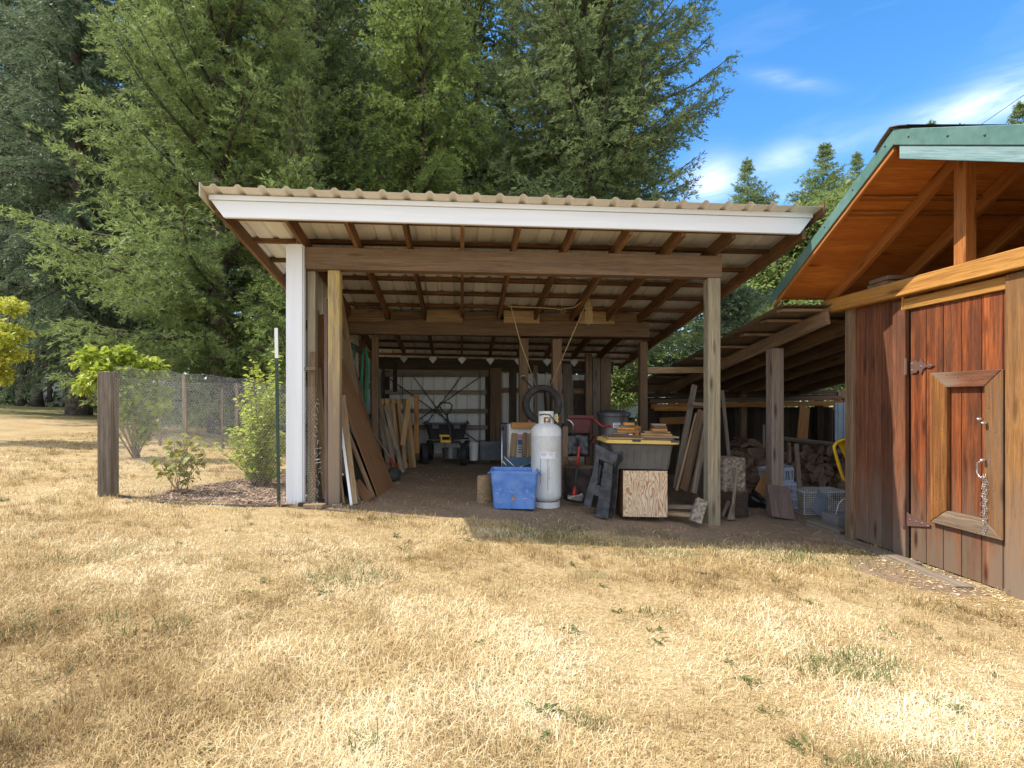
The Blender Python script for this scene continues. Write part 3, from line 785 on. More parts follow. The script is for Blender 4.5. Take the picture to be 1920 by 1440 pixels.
# blocking on the middle beam
for (xa, xb, front) in ((-1.79, -1.21, 1), (-1.13, -0.6, 0), (-0.55, 0.025, 1), (0.04, 0.58, 0), (0.67, 1.235, 1), (1.25, 1.8, 0), (1.86, 2.42, 1), (2.36, 2.80, 0)):
    xm = (xa + xb) / 2; z = b2z1 + ts(xm) * 0.5
    b = MB()
    if front: b.beam((xa, 8.075, z + 0.055), (xb, 8.075, z + 0.05), 0.04, 0.20)
    else: b.beam((xa, 8.16, z + 0.07), (xb, 8.16, z + 0.07), 0.04, 0.135)
    b.build('blocking', M['tan'] if front and xa > -1 else M['beam'], shed, bev=0.003)
# rafter hangers at the back beam
for x in rx[1:]:
    b = MB(); c = Vector((x, 10.405, b3z1 - 0.045 + ts(x)))
    b.prism([c + Vector((-.085, 0, 0.02)), c + Vector((0, 0, -0.085)), c + Vector((.085, 0, 0.02)), c + Vector((.03, 0, 0.06)), c + Vector((-.03, 0, 0.06))], (0, 0.012, 0))
    b.build('hanger_plate', M['galv'], shed)
# ribbed roof sheet: a rib every 229 mm
def ribbed(x0, x1, pitch, rib, up=1):
    pts = []; x = x0; w = 0.03
    pts.append((x0, 0))
    n = int((x1 - x0) / pitch)
    for i in range(n):
        c = x0 + (i + 0.5) * pitch
        pts += [(c - 0.042, 0), (c - 0.014, rib), (c + 0.014, rib), (c + 0.042, 0)]
        for q in (0.36, 0.64):
            pass
    pts.append((x1, 0))
    return pts
def sheet(pts, f0, f1, thick, rows=1):
    """profile pts (x, lift) swept between f0(x,lift) and f1(x,lift)"""
    b = MB(); vs = []; n = len(pts)
    for dz in (0, thick):
        for f_ in (f0, f1):
            vs += [f_(x, l + dz) for x, l in pts]
    fs = []
    for i in range(n - 1):
        fs.append([2 * n + i, 2 * n + i + 1, 3 * n + i + 1, 3 * n + i])
        fs.append([i + 1, i, n + i, n + i + 1])
        fs.append([i, i + 1, 2 * n + i + 1, 2 * n + i]); fs.append([n + i + 1, n + i, 3 * n + i, 3 * n + i + 1])
    fs += [[0, 2 * n, 3 * n, n], [n - 1, 2 * n - 1, 4 * n - 1, 3 * n - 1]]
    return b.add(vs, fs)
pr = ribbed(SHX0, SHX1, 0.2292, 0.026)
def rf(y): return lambda x, l: Vector((x, y + (fy(x) if y < 6 else 0), rz_(y) + 0.192 + ts(x) * (0.7 if y < 6 else 1) + l))
o = sheet(pr, rf(4.87), rf(11.8), 0.004).build('roof_panel', M['tanmetal'], shed)
o.data.materials.append(M['under'])
for p in o.data.polygons:
    if p.normal.z < -0.3: p.material_index = 1
# white fascia and its tan drip strip, mitred at the ends
fz0, fz1 = CH + 1.760, CH + 1.925
def q(x, y, z): return Vector((x, y + (fy(x) if y < 6 else 0), z + ts(x) * (0.62 if y < 6 else 1)))
b = MB()
b.hexa([q(SHX0 + 0.155, 5.0, fz0), q(SHX0 + 0.155, 5.038, fz0), q(SHX0 + 0.03, 5.038, fz1), q(SHX0 + 0.03, 5.0, fz1),
        q(SHX1 - 0.15, 5.0, fz0), q(SHX1 - 0.15, 5.038, fz0), q(SHX1 - 0.02, 5.038, fz1), q(SHX1 - 0.02, 5.0, fz1)])
b.build('fascia', M['whitewood'], shed, bev=0.004)
b = MB(); b.hexa([q(SHX0 + 0.02, 4.985, fz1 + 0.002), q(SHX0 + 0.02, 5.03, fz1 + 0.002), q(SHX0 + 0.02, 5.03, fz1 + 0.048), q(SHX0 + 0.02, 4.985, fz1 + 0.048),
        q(SHX1 - 0.02, 4.985, fz1 + 0.002), q(SHX1 - 0.02, 5.03, fz1 + 0.002), q(SHX1 - 0.02, 5.03, fz1 + 0.048), q(SHX1 - 0.02, 4.985, fz1 + 0.048)])
b.build('drip_strip', M['whitewood'], shed)
for x, sgn in ((SHX0 - 0.012, 1), (SHX1 + 0.004, 1)):
    b = MB()
    b.hexa([q(x, 4.86, rz_(4.86) + 0.10), q(x + 0.012, 4.86, rz_(4.86) + 0.10), q(x + 0.012, 4.86, rz_(4.86) + 0.232), q(x, 4.86, rz_(4.86) + 0.232),
            q(x, 11.8, rz_(11.8) + 0.10), q(x + 0.012, 11.8, rz_(11.8) + 0.10), q(x + 0.012, 11.8, rz_(11.8) + 0.232), q(x, 11.8, rz_(11.8) + 0.232)])
    b.build('rake_trim', M['tanmetal'] if x < 0 else M['rafter'], shed)
# left wall: ribbed siding on girts, corner board in front
def wallL(yv): return None
wp = [(5.72, 0)]
y = 5.80
while y < 10.45:
    wp += [(y, 0), (y + 0.02, -0.02), (y + 0.05, -0.02), (y + 0.07, 0)]; y += 0.2292
wp.append((10.5, 0))
def wf(lo): return lambda y, l: Vector((-1.84 + l, y, (float(gz(-1.85, y)) + 0.03) if lo else rz_(y) + 0.13 + 0.04))
b = MB(); n = len(wp); vs = [wf(True)(y, l) for y, l in wp] + [wf(False)(y, l) for y, l in wp]
b.add(vs, [[i, i + 1, n + i + 1, n + i] for i in range(n - 1)])
o = b.build('siding', M['whitemetal'], shed)
md = o.modifiers.new('s', 'SOLIDIFY'); md.thickness = 0.004
for z in (0.35, 0.95, 1.55, 2.15):
    b = MB(); b.beam((-1.79, 5.92, z), (-1.79, 10.4, z), 0.04, 0.09); b.build('girt', M['brown'], shed)
for y in (7.2, 9.2, 10.35):
    b = MB(); b.beam((-1.775, y, 0.03), (-1.775, y, rz_(y) - 0.02), 0.09, 0.09, up=(0, 1, 0)); b.build('stud', M['brown'], shed)
b = MB(); b.box((-1.838, 5.655, 1.53), (0.163, 0.03, 2.93)); b.build('corner_board', M['whitewood'], shed, bev=0.005)
b = MB(); b.box((-1.757, 5.70, 1.53), (0.022, 0.055, 2.91)); b.build('corner_trim', M['whitewood'], shed, bev=0.003)
b = MB(); b.box((-1.925, 5.72, 1.53), (0.02, 0.16, 2.91)); b.build('corner_trim', M['whitewood'], shed, bev=0.003)
# back wall: metal sheets, posts, girts
YB = 10.52
wx = [(-1.80, 0)]
x = -1.72
while x < 2.95:
    wx += [(x, 0), (x + 0.015, 0.02), (x + 0.04, 0.02), (x + 0.055, 0)]; x += 0.2292
wx.append((2.98, 0))
n = len(wx)
b = MB(); b.add([(x, YB - l, 0.17 - 0.045 * x) for x, l in wx] + [(x, YB - l, b3z1 - 0.29 + ts(x)) for x, l in wx], [[i, i + 1, n + i + 1, n + i] for i in range(n - 1)])
o = b.build('back_siding', M['whitemetal'], shed); md = o.modifiers.new('s', 'SOLIDIFY'); md.thickness = 0.003
for (pxa, pxb, mat, top) in ((919, 940, 'brown', 690), (955, 968, 'dark', 690), (1097, 1109, 'brown', 664), (1110, 1124, 'grey', 672), (1125, 1144, 'beam', 672), (716, 722, 'dark', 692)):
    b = MB(); Yp = YB - 0.10
    a = P(pxa, top, Yp); c = P(pxb, top, Yp); xm = (a.x + c.x) / 2
    b.beam((xm, Yp, float(gz(xm, Yp))), (xm, Yp, a.z), c.x - a.x, 0.10, up=(0, 1, 0)); b.build('back_post', M[mat], shed, bev=0.004)
for (py, xa, xb) in ((731.5, 940, 1095), (797, 940, 1097)):
    b = MB(); b.beam(P(xa, py, YB - 0.04), P(xb, py + 2, YB - 0.04), 0.05, 0.10); b.build('back_girt', M['brown'], shed)
for (xa, xb, ya, yb) in ((1075, 1096, 713, 790),):
    b = MB(); a = P(xa, yb, YB - 0.05); c = P(xb, ya, YB - 0.05); b.box(((a + c) / 2), (c.x - a.x, 0.02, c.z - a.z)); b.build('window_board', M['dark'], shed)
# rail tying the shed to the woodshed
b = MB(); b.beam((2.90, 8.2, CH + 0.475), (3.98, 8.2, CH + 0.485), 0.045, 0.10); b.build('tie_rail', M['tan'], shed, bev=0.003)
# big back door hanging on the wall: frame, rails and crossed rods
gate = thing('barn_door', 'wide wood framed metal door with crossed steel rods on the shed back wall', 'door', (0.1, YB - 0.08, 0))
Yg = YB - 0.085
def gb(a, b_, w, h, m, nm): 
    k = MB(); k.beam(P(a[0], a[1], Yg), P(b_[0], b_[1], Yg), w, h, up=(0, 1, 0) if abs(a[0] - b_[0]) < abs(a[1] - b_[1]) else (0, 0, 1)); return k.build(nm, M[m], gate, bev=0.003)
gb((722, 700), (916, 700), 0.04, 0.14, 'grey', 'rail'); gb((722, 735), (912, 735.5), 0.04, 0.085, 'grey', 'rail')
gb((740, 770.5), (914, 770.5), 0.04, 0.085, 'grey', 'rail'); gb((740, 801), (914, 801), 0.04, 0.085, 'grey', 'rail')
gb((726, 846), (726, 696), 0.1, 0.036, 'dark', 'stile'); gb((914, 846), (914, 696), 0.09, 0.036, 'dark', 'stile')
gb((741, 735), (741, 680), 0.08, 0.05, 'dark', 'stile')
for a, c in (((729, 709), (905, 835)), ((775, 706), (845, 800)), ((865, 706), (795, 800)), ((901, 706), (784, 788))):
    k = MB(); k.tube([P(a[0], a[1], Yg - 0.03), P(c[0], c[1], Yg - 0.03)], 0.011, 6); k.build('brace_rod', M['wiredark'], gate)
k = MB(); k.tube([P(900, 696, Yg - 0.03), P(900, 846, Yg - 0.03)], 0.008, 6); k.tube([P(755, 700, Yg - 0.03), P(755, 745, Yg - 0.03)], 0.007, 6); k.build('brace_rod', M['wiredark'], gate)

# ------------------------------------------------------------------ little barn with the door
XW = 4.14
barn = thing('wooden_barn', 'small red stained plank barn with deep orange eaves and green metal trim', 'barn', (5.2, 4.13, 0))
def Yw(px): return XW * F / (px - U0)
zb_, zt_ = -0.21, 2.22
# gable wall planks left of the door, and beyond it
b = MB()
edges = [1604, 1627.5, 1651.5, 1677.5, 1700]
for i in range(len(edges) - 1):
    ya, yb = Yw(edges[i]) - 0.002, Yw(edges[i + 1]) + 0.002
    b.box((XW + 0.012 + 0.002 * (i % 2), (ya + yb) / 2, (zb_ + zt_) / 2 + 0.02), (0.024, ya - yb, zt_ - zb_ - 0.02))
y = 3.74
while y > 2.8:
    b.box((XW + 0.012, y - 0.07, (zb_ + zt_) / 2), (0.024, 0.138, zt_ - zb_)); y -= 0.142
b.build('gable_wall', M['redplank'], barn, bev=0.003)
b = MB(); b.box((XW + 0.0, Yw(1597) , (zb_ + zt_) / 2), (0.07, Yw(1590) - Yw(1604), zt_ - zb_ + 0.05)); b.build('corner_post', M['brown'], barn, bev=0.005)
b = MB(); b.box((XW - 0.012, (Yw(1680) + Yw(1703.5)) / 2, (zb_ + zt_) / 2 - 0.01), (0.045, Yw(1680) - Yw(1703.5), zt_ - zb_ - 0.03)); b.build('door_jamb', M['redplank'], barn, bev=0.005)
b = MB(); b.box((XW - 0.02, (Yw(1896) + 3.70) / 2, (zb_ + 2.22) / 2 - 0.01), (0.06, Yw(1896) - 3.70, 2.22 - zb_)); b.build('door_jamb', M['jamb'], barn, bev=0.005)
b = MB(); b.beam((XW - 0.01, Yw(1700), 2.155), (XW - 0.01, Yw(1897), 2.155), 0.05, 0.10); b.beam((XW - 0.03, Yw(1700), 2.19), (XW - 0.03, Yw(1697), 2.19), 0.02, 0.17); b.build('door_header', M['honey'], barn, bev=0.004)
b = MB(); b.beam((4.075, 5.74, 2.30), (4.075, 2.55, 2.30), 0.09, 0.145); b.build('gable_beam', M['honey'], barn, bev=0.006)
b = MB(); b.box((XW + 0.0, 4.1, -0.235), (0.10, 2.75, 0.07), axis=1); b.build('sill', M['greyframe'], barn)
# the other walls
b = MB()
for i in range(22):
    b.box((XW + 0.06 + 0.15 * i + 0.07, 5.46, 1.05), (0.147, 0.025, 2.5)); b.box((XW + 0.06 + 0.15 * i + 0.07, 2.79, 1.05), (0.147, 0.025, 2.5))
b.box((7.5, 4.12, 1.3), (0.03, 2.7, 3.0)); b.build('wall', M['redplank'], barn)
# roof
def bz(y): return 2.395 + 0.61 * (5.74 - y) if y >= 4.13 else 2.395 + 0.61 * (5.74 - 4.13) - 0.5 * (4.13 - y)
for (ya, yb, nm) in ((5.74, 4.13, 'roof_far'), (4.13, 2.5, 'roof_near')):
    b = MB(); x0, x1 = 3.52, 7.9
    b.hexa([(x0, ya, bz(ya)), (x0, yb, bz(yb)), (x0, yb, bz(yb) + 0.02), (x0, ya, bz(ya) + 0.02), (x1, ya, bz(ya)), (x1, yb, bz(yb)), (x1, yb, bz(yb) + 0.02), (x1, ya, bz(ya) + 0.02)])
    b.build('soffit', M['soffit'], barn)
    b = MB(); b.hexa([(x0 - .02, ya + 0.03 * (ya > 5), bz(ya) + 0.024), (x0 - .02, yb, bz(yb) + 0.024), (x0 - .02, yb, bz(yb) + 0.05), (x0 - .02, ya + 0.03 * (ya > 5), bz(ya) + 0.05),
        (x1, ya, bz(ya) + 0.024), (x1, yb, bz(yb) + 0.024), (x1, yb, bz(yb) + 0.05), (x1, ya, bz(ya) + 0.05)])
    b.build('roof_panel', M['greenmetal'], barn)
# seams of the plywood sheets: battens below the soffit
b = MB()
for y in (4.74, 4.60):
    b.beam((3.54, y, bz(y) - 0.012), (7.4, y, bz(y) - 0.012), 0.09, 0.018)
b.build('soffit_batten', M['soffitbeam'], barn)
for x in (4.10, 4.68, 5.23, 5.78):
    b = MB(); b.beam((x, 5.72, bz(5.72) - 0.065), (x, 4.13, bz(4.13) - 0.065), 0.05, 0.11); b.build('rafter', M['soffitbeam'], barn, bev=0.004)
    b = MB(); b.beam((x, 4.12, bz(4.12) - 0.065), (x, 2.6, bz(2.6) - 0.065), 0.05, 0.11); b.build('rafter', M['soffitbeam'], barn, bev=0.004)
b = MB(); b.box((4.10, 4.16, (2.373 + 3.30) / 2), (0.095, 0.10, 3.30 - 2.373)); b.build('king_post', M['soffitbeam'], barn, bev=0.006)
b = MB(); b.beam((3.56, 4.13, bz(4.13) - 0.075), (7.6, 4.13, bz(4.13) - 0.075), 0.04, 0.13); b.build('ridge_board', M['soffitbeam'], barn)
# rake trims
def rake(ya, yb, d0, d1, x, th, mat, nm, m_=barn):
    b = MB(); b.hexa([(x, ya, bz(ya) + d0), (x + th, ya, bz(ya) + d0), (x + th, ya, bz(ya) + d1), (x, ya, bz(ya) + d1),
                      (x, yb, bz(yb) + d0), (x + th, yb, bz(yb) + d0), (x + th, yb, bz(yb) + d1), (x, yb, bz(yb) + d1)])
    return b.build(nm, M[mat], m_, bev=0.003)
rake(5.78, 4.13, -0.05, 0.075, 3.485, 0.012, 'greenmetal', 'rake_trim')
rake(4.13, 2.45, -0.045, 0.085, 3.485, 0.012, 'greenmetal', 'rake_trim')
rake(4.08, 2.5, -0.155, -0.05, 3.497, 0.035, 'teal', 'rake_board')
rake(5.74, 4.14, -0.09, -0.052, 3.50, 0.03, 'soffitbeam', 'rake_board')
b = MB(); xc0, xc1 = 3.46, 7.9; zr = bz(4.13) + 0.085
prof = [(4.30, zr - 0.11), (4.22, zr - 0.045), (4.13, zr + 0.012), (4.04, zr - 0.02), (3.97, zr - 0.055)]
vs = [(x, y, z + dz) for dz in (0, 0.006) for x in (xc0, xc1) for y, z in prof]
fs = []
for i in range(4):
    fs += [[i, i + 1, 6 + i, 5 + i], [10 + i, 15 + i, 16 + i, 11 + i], [i + 1, i, 10 + i, 11 + i]]
b.add(vs, fs); b.build('ridge_cap', M['capbrown'], barn)
# screw heads on the rake trim
for y in (5.3, 4.9, 4.55, 4.2, 3.98, 3.66, 3.4):
    b = MB(); b.lathe([(0.0, -0.004), (0.007, -0.003), (0.007, 0.003), (0, 0.004)], (3.483, y, bz(y) + 0.02), 8)
    b.build('screw', M['wiredark'], barn)
# door
door = MB()
de = [1708.5, 1738, 1770, 1804, 1842, 1882, 1893.5]
for i in range(len(de) - 1):
    ya, yb = Yw(de[i]) - 0.003, Yw(de[i + 1]) + 0.003
    door.box((XW + 0.008, (ya + yb) / 2, (-0.185 + 2.10) / 2), (0.03, ya - yb, 2.285))
door = door.build('door', M['doorplank'], barn, bev=0.003)
def mitre(y0, y1, z0, z1, iy0, iy1, iz0, iz1):
    """picture frame: y0>y1"""
    xo, xi = XW - 0.045, XW - 0.008
    parts = {'t': [(y0, z1), (y1, z1), (iy1, iz1), (iy0, iz1)], 'b': [(y1, z0), (y0, z0), (iy0, iz0), (iy1, iz0)],
             'l': [(y0, z0), (y0, z1), (iy0, iz1), (iy0, iz0)], 'r': [(y1, z1), (y1, z0), (iy1, iz0), (iy1, iz1)]}
    return parts
pp = mitre(4.461, 3.862, 0.205, 1.505, 4.311, 3.998, 0.335, 1.375)
for k, mt in (('t', 'redplank'), ('b', 'greyframe'), ('l', 'doorstile'), ('r', 'doorframe')):
    b = MB(); pts = pp[k]; e = [Vector((XW - 0.052, y, z)) for y, z in pts]; w = [Vector((XW - 0.009, y, z)) for y, z in pts]
    if k in 'tb': b.hexa([e[0], w[0], w[3], e[3], e[1], w[1], w[2], e[2]])
    else: b.hexa([e[0], w[0], w[3], e[3], e[1], w[1], w[2], e[2]])
    b.build('panel_frame', M[mt if mt != 'dark' else 'dark'], door, bev=0.006)
# hinges
def yz(px, py, Y=None):
    y = Yw(px); return Vector((XW - 0.022, y, CH + (V0 - py) * y / F))
b = MB(); hp = [(1712, 677), (1722, 676), (1726, 681), (1731, 672), (1736, 681), (1741, 684), (1746, 681), (1755, 685), (1747, 690), (1741, 688), (1735, 692), (1731, 702), (1726, 693), (1722, 699), (1712, 700)]
b.prism([yz(*p) for p in hp], (0.008, 0, 0))
b.tube([Vector((XW - 0.04, Yw(1706), yz(1706, 672).z)), Vector((XW - 0.04, Yw(1706), yz(1706, 703).z))], 0.014, 8)
b.build('hinge', M['hinge'], door)
b = MB(); b.prism([yz(*p) for p in ((1703, 960), (1706, 962), (1748, 984), (1748, 988), (1703, 986))], (0.008, 0, 0))
b.tube([Vector((XW - 0.04, Yw(1702), yz(1702, 958).z)), Vector((XW - 0.04, Yw(1702), yz(1702, 988).z))], 0.014, 8)
b.build('hinge', M['hinge'], door)
def nail(c, d=0.005, r0=0.006):
    b = MB(); b.tube([c + Vector((0.002, 0, 0)), c + Vector((-d, 0, 0))], [r0, r0 * 0.7], 7); b.build('nail_head', M['steel'], door)
for p in ((1714, 682), (1714, 694), (1731, 687), (1748, 685), (1710, 974), (1722, 978), (1733, 981), (1744, 986)):
    nail(yz(*p), 0.006, 0.009)
for (py, yy) in ((1.47, (4.38, 4.3, 4.2, 4.1, 4.0, 3.93)), (0.24, (4.35, 4.2, 4.05))):
    for y in yy: nail(Vector((XW - 0.052, y, py + random.uniform(-.03, .02))))
for z in (0.4, 0.62, 0.85, 1.05, 1.25):
    for y in (4.40, 4.345, 3.95, 3.92): nail(Vector((XW - 0.052, y + random.uniform(-.01, .01), z + random.uniform(-.05, .05))), 0.004, 0.005)
for p, n_ in (((1751, 736), 0.05), ((1750.5, 930), 0.05)):
    b = MB(); c = yz(*p); b.box(c + Vector((0.0, 0, 0)), (0.012, 0.012, 0.085)); b.build('small_hinge', M['galv'], door)
# hook, handle ring and chain
b = MB(); Yh = 3.975
def hk(y, z, x=0.0): return Vector((XW - 0.06 - x, y, z))
for (y, z) in ((4.01, 1.12), (3.975, 1.09)):
    b = MB(); b.tube([Vector((XW - 0.05, y, z)), hk(y, z, 0.02)], [0.010, 0.012], 8); b.lathe([(0, -0.012), (0.013, -0.006), (0.013, 0.006), (0, 0.012)], hk(y, z, 0.022), 10); b.build('hook', M['steel'], door, smooth=True)
b = MB()
for (y, z) in ((3.985, 0.80),):
    b.tube([Vector((XW - 0.05, y, z)), hk(y, z, 0.02)], [0.010, 0.012], 8); b.lathe([(0, -0.012), (0.013, -0.006), (0.013, 0.006), (0, 0.012)], hk(y, z, 0.022), 10)
b.tube([hk(3.985, 0.80, 0.02), hk(4.02, 0.775, 0.02), hk(4.025, 0.70, 0.02), hk(4.0, 0.66, 0.02), hk(3.985, 0.67, 0.02)], 0.006, 6)
b.build('latch', M['steel'], door, smooth=True)
b = MB(); z = 0.68; i = 0
while z > 0.22:
    y = 3.985 + 0.012 * math.sin(i * 1.7); cx = XW - 0.062
    for s in ((0.0,) if z < 0.35 else (-0.009, 0.008)):
        a = i * 1.3 + s * 90
        ring = [Vector((cx + 0.006 * math.cos(a) * math.sin(t), y + s + 0.007 * math.sin(t), z + 0.013 * math.cos(t))) for t in [2 * math.pi * k / 8 for k in range(9)]]
        b.tube(ring, 0.0015, 5, False)
    z -= 0.019; i += 1
b.build('chain', M['steel'], door, smooth=True)
# boards resting on the beam
b = MB(); b.beam((4.08, 5.02, 2.397), (4.6, 4.98, 2.397), 0.26, 0.04); 
tag(b.build('board', M['brown'], loc=(4.2, 5, 2.38), bev=0.004), 'brown board lying on the barn gable beam, lower of two', 'board')
b = MB(); b.beam((4.07, 4.99, 2.440), (4.6, 4.95, 2.440), 0.25, 0.04)
tag(b.build('board', M['redplank'], loc=(4.2, 5, 2.42), bev=0.004), 'reddish board lying on the barn gable beam, upper of two', 'board')
# loose planks on the ground by the door
b = MB(); b.beam((3.97, 5.35, -0.185), (3.99, 4.5, -0.18), 0.15, 0.03, r=0.4); tag(b.build('plank', M['grey'], loc=(4, 4.9, -0.2), bev=0.004), 'weathered grey plank lying along the barn foot by the shaded wall', 'plank')
b = MB(); b.beam((3.93, 4.72, -0.175), (3.86, 3.92, -0.17), 0.13, 0.025, r=0.8); tag(b.build('plank', M['grey'], loc=(3.9, 4.3, -0.2), bev=0.004), 'broken grey plank lying in the sun before the barn door', 'plank')

# ------------------------------------------------------------------ woodshed between
ws = thing('woodshed', 'dark open lean-to woodshed with a rusty corrugated roof behind the barn', 'shed', (4.8, 8, -0.2))
def wz(y): return CH + 1.70 - 0.16 * y          # rafter underside
XV = 3.47
for i, x in enumerate((3.96, 4.42, 4.92, 5.45, 6.05, 6.6)):
    b = MB(); b.beam((x, 5.52, wz(5.52) + 0.08), (x, 10.4, wz(10.4) + 0.08), 0.045, 0.16); b.build('rafter', M['brown'], ws, bev=0.004)
for i, y in enumerate((5.62, 6.0, 6.55, 7.15, 7.8, 8.5, 9.2, 10.0)):
    b = MB(); b.beam((XV + 0.03 + 0.05 * (i % 3), y, wz(y) + 0.18), (6.9, y, wz(y) + 0.18), 0.14 if i % 2 else 0.1, 0.03); b.build('purlin', M['brown'], ws)
def corrsheet(x0, x1, ya, yb, lift):
    pts = []; x = x0
    while x <= x1:
        pts.append((x, 0.010 * math.sin((x - x0) / 0.076 * 2 * math.pi))); x += 0.019
    f0 = lambda x, l: Vector((x, ya, wz(ya) + 0.205 + lift + l)); f1 = lambda x, l: Vector((x, yb, wz(yb) + 0.205 + lift + l))
    return sheet(pts, f0, f1, 0.0015)
for (ya, yb, l) in ((5.55, 7.3, 0.02), (7.15, 9.2, 0.009), (9.0, 10.9, 0.0)):
    corrsheet(XV, 6.95, ya, yb, l).build('roof_panel', M['corr'], ws, auto=50)
def wpost(x, y, w, d, mat, top=None, r=None):
    b = MB(); b.beam((x, y, float(gz(x, y)) - 0.05), (x, y, (top if top else wz(y))), w, d, up=(0, 1, 0)); return b.build('post', M[mat], ws, bev=0.008)
wpost(4.0, 6.52, 0.15, 0.14, 'pinkpost')
wpost(3.62, 10.2, 0.12, 0.12, 'dark'); wpost(5.45, 9.9, 0.12, 0.1, 'brown'); wpost(7.0, 10.0, 0.12, 0.1, 'dark')
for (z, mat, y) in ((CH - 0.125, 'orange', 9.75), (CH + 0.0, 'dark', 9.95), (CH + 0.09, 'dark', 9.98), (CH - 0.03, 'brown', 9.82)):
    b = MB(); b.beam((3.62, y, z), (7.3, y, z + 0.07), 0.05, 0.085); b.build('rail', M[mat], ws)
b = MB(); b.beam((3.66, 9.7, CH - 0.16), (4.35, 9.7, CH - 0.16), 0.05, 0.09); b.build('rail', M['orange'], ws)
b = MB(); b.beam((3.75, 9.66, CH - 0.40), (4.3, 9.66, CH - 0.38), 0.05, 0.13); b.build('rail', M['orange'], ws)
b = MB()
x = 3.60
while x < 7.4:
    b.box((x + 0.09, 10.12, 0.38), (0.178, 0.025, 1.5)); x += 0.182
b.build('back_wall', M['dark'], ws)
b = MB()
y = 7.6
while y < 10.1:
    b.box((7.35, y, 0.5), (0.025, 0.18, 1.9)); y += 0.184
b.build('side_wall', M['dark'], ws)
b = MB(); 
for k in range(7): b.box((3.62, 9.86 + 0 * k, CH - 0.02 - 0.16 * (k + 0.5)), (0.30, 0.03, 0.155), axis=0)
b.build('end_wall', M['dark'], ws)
b = MB()
for i, px in enumerate((1568, 1573, 1578, 1583, 1588, 1594, 1600)):
    c = P(px, 795, 9.0); b.box(c, (0.05, 0.02 + 0.02 * (i % 2), 0.75))
b.build('wall_sheet', M['bluepanel'], ws)
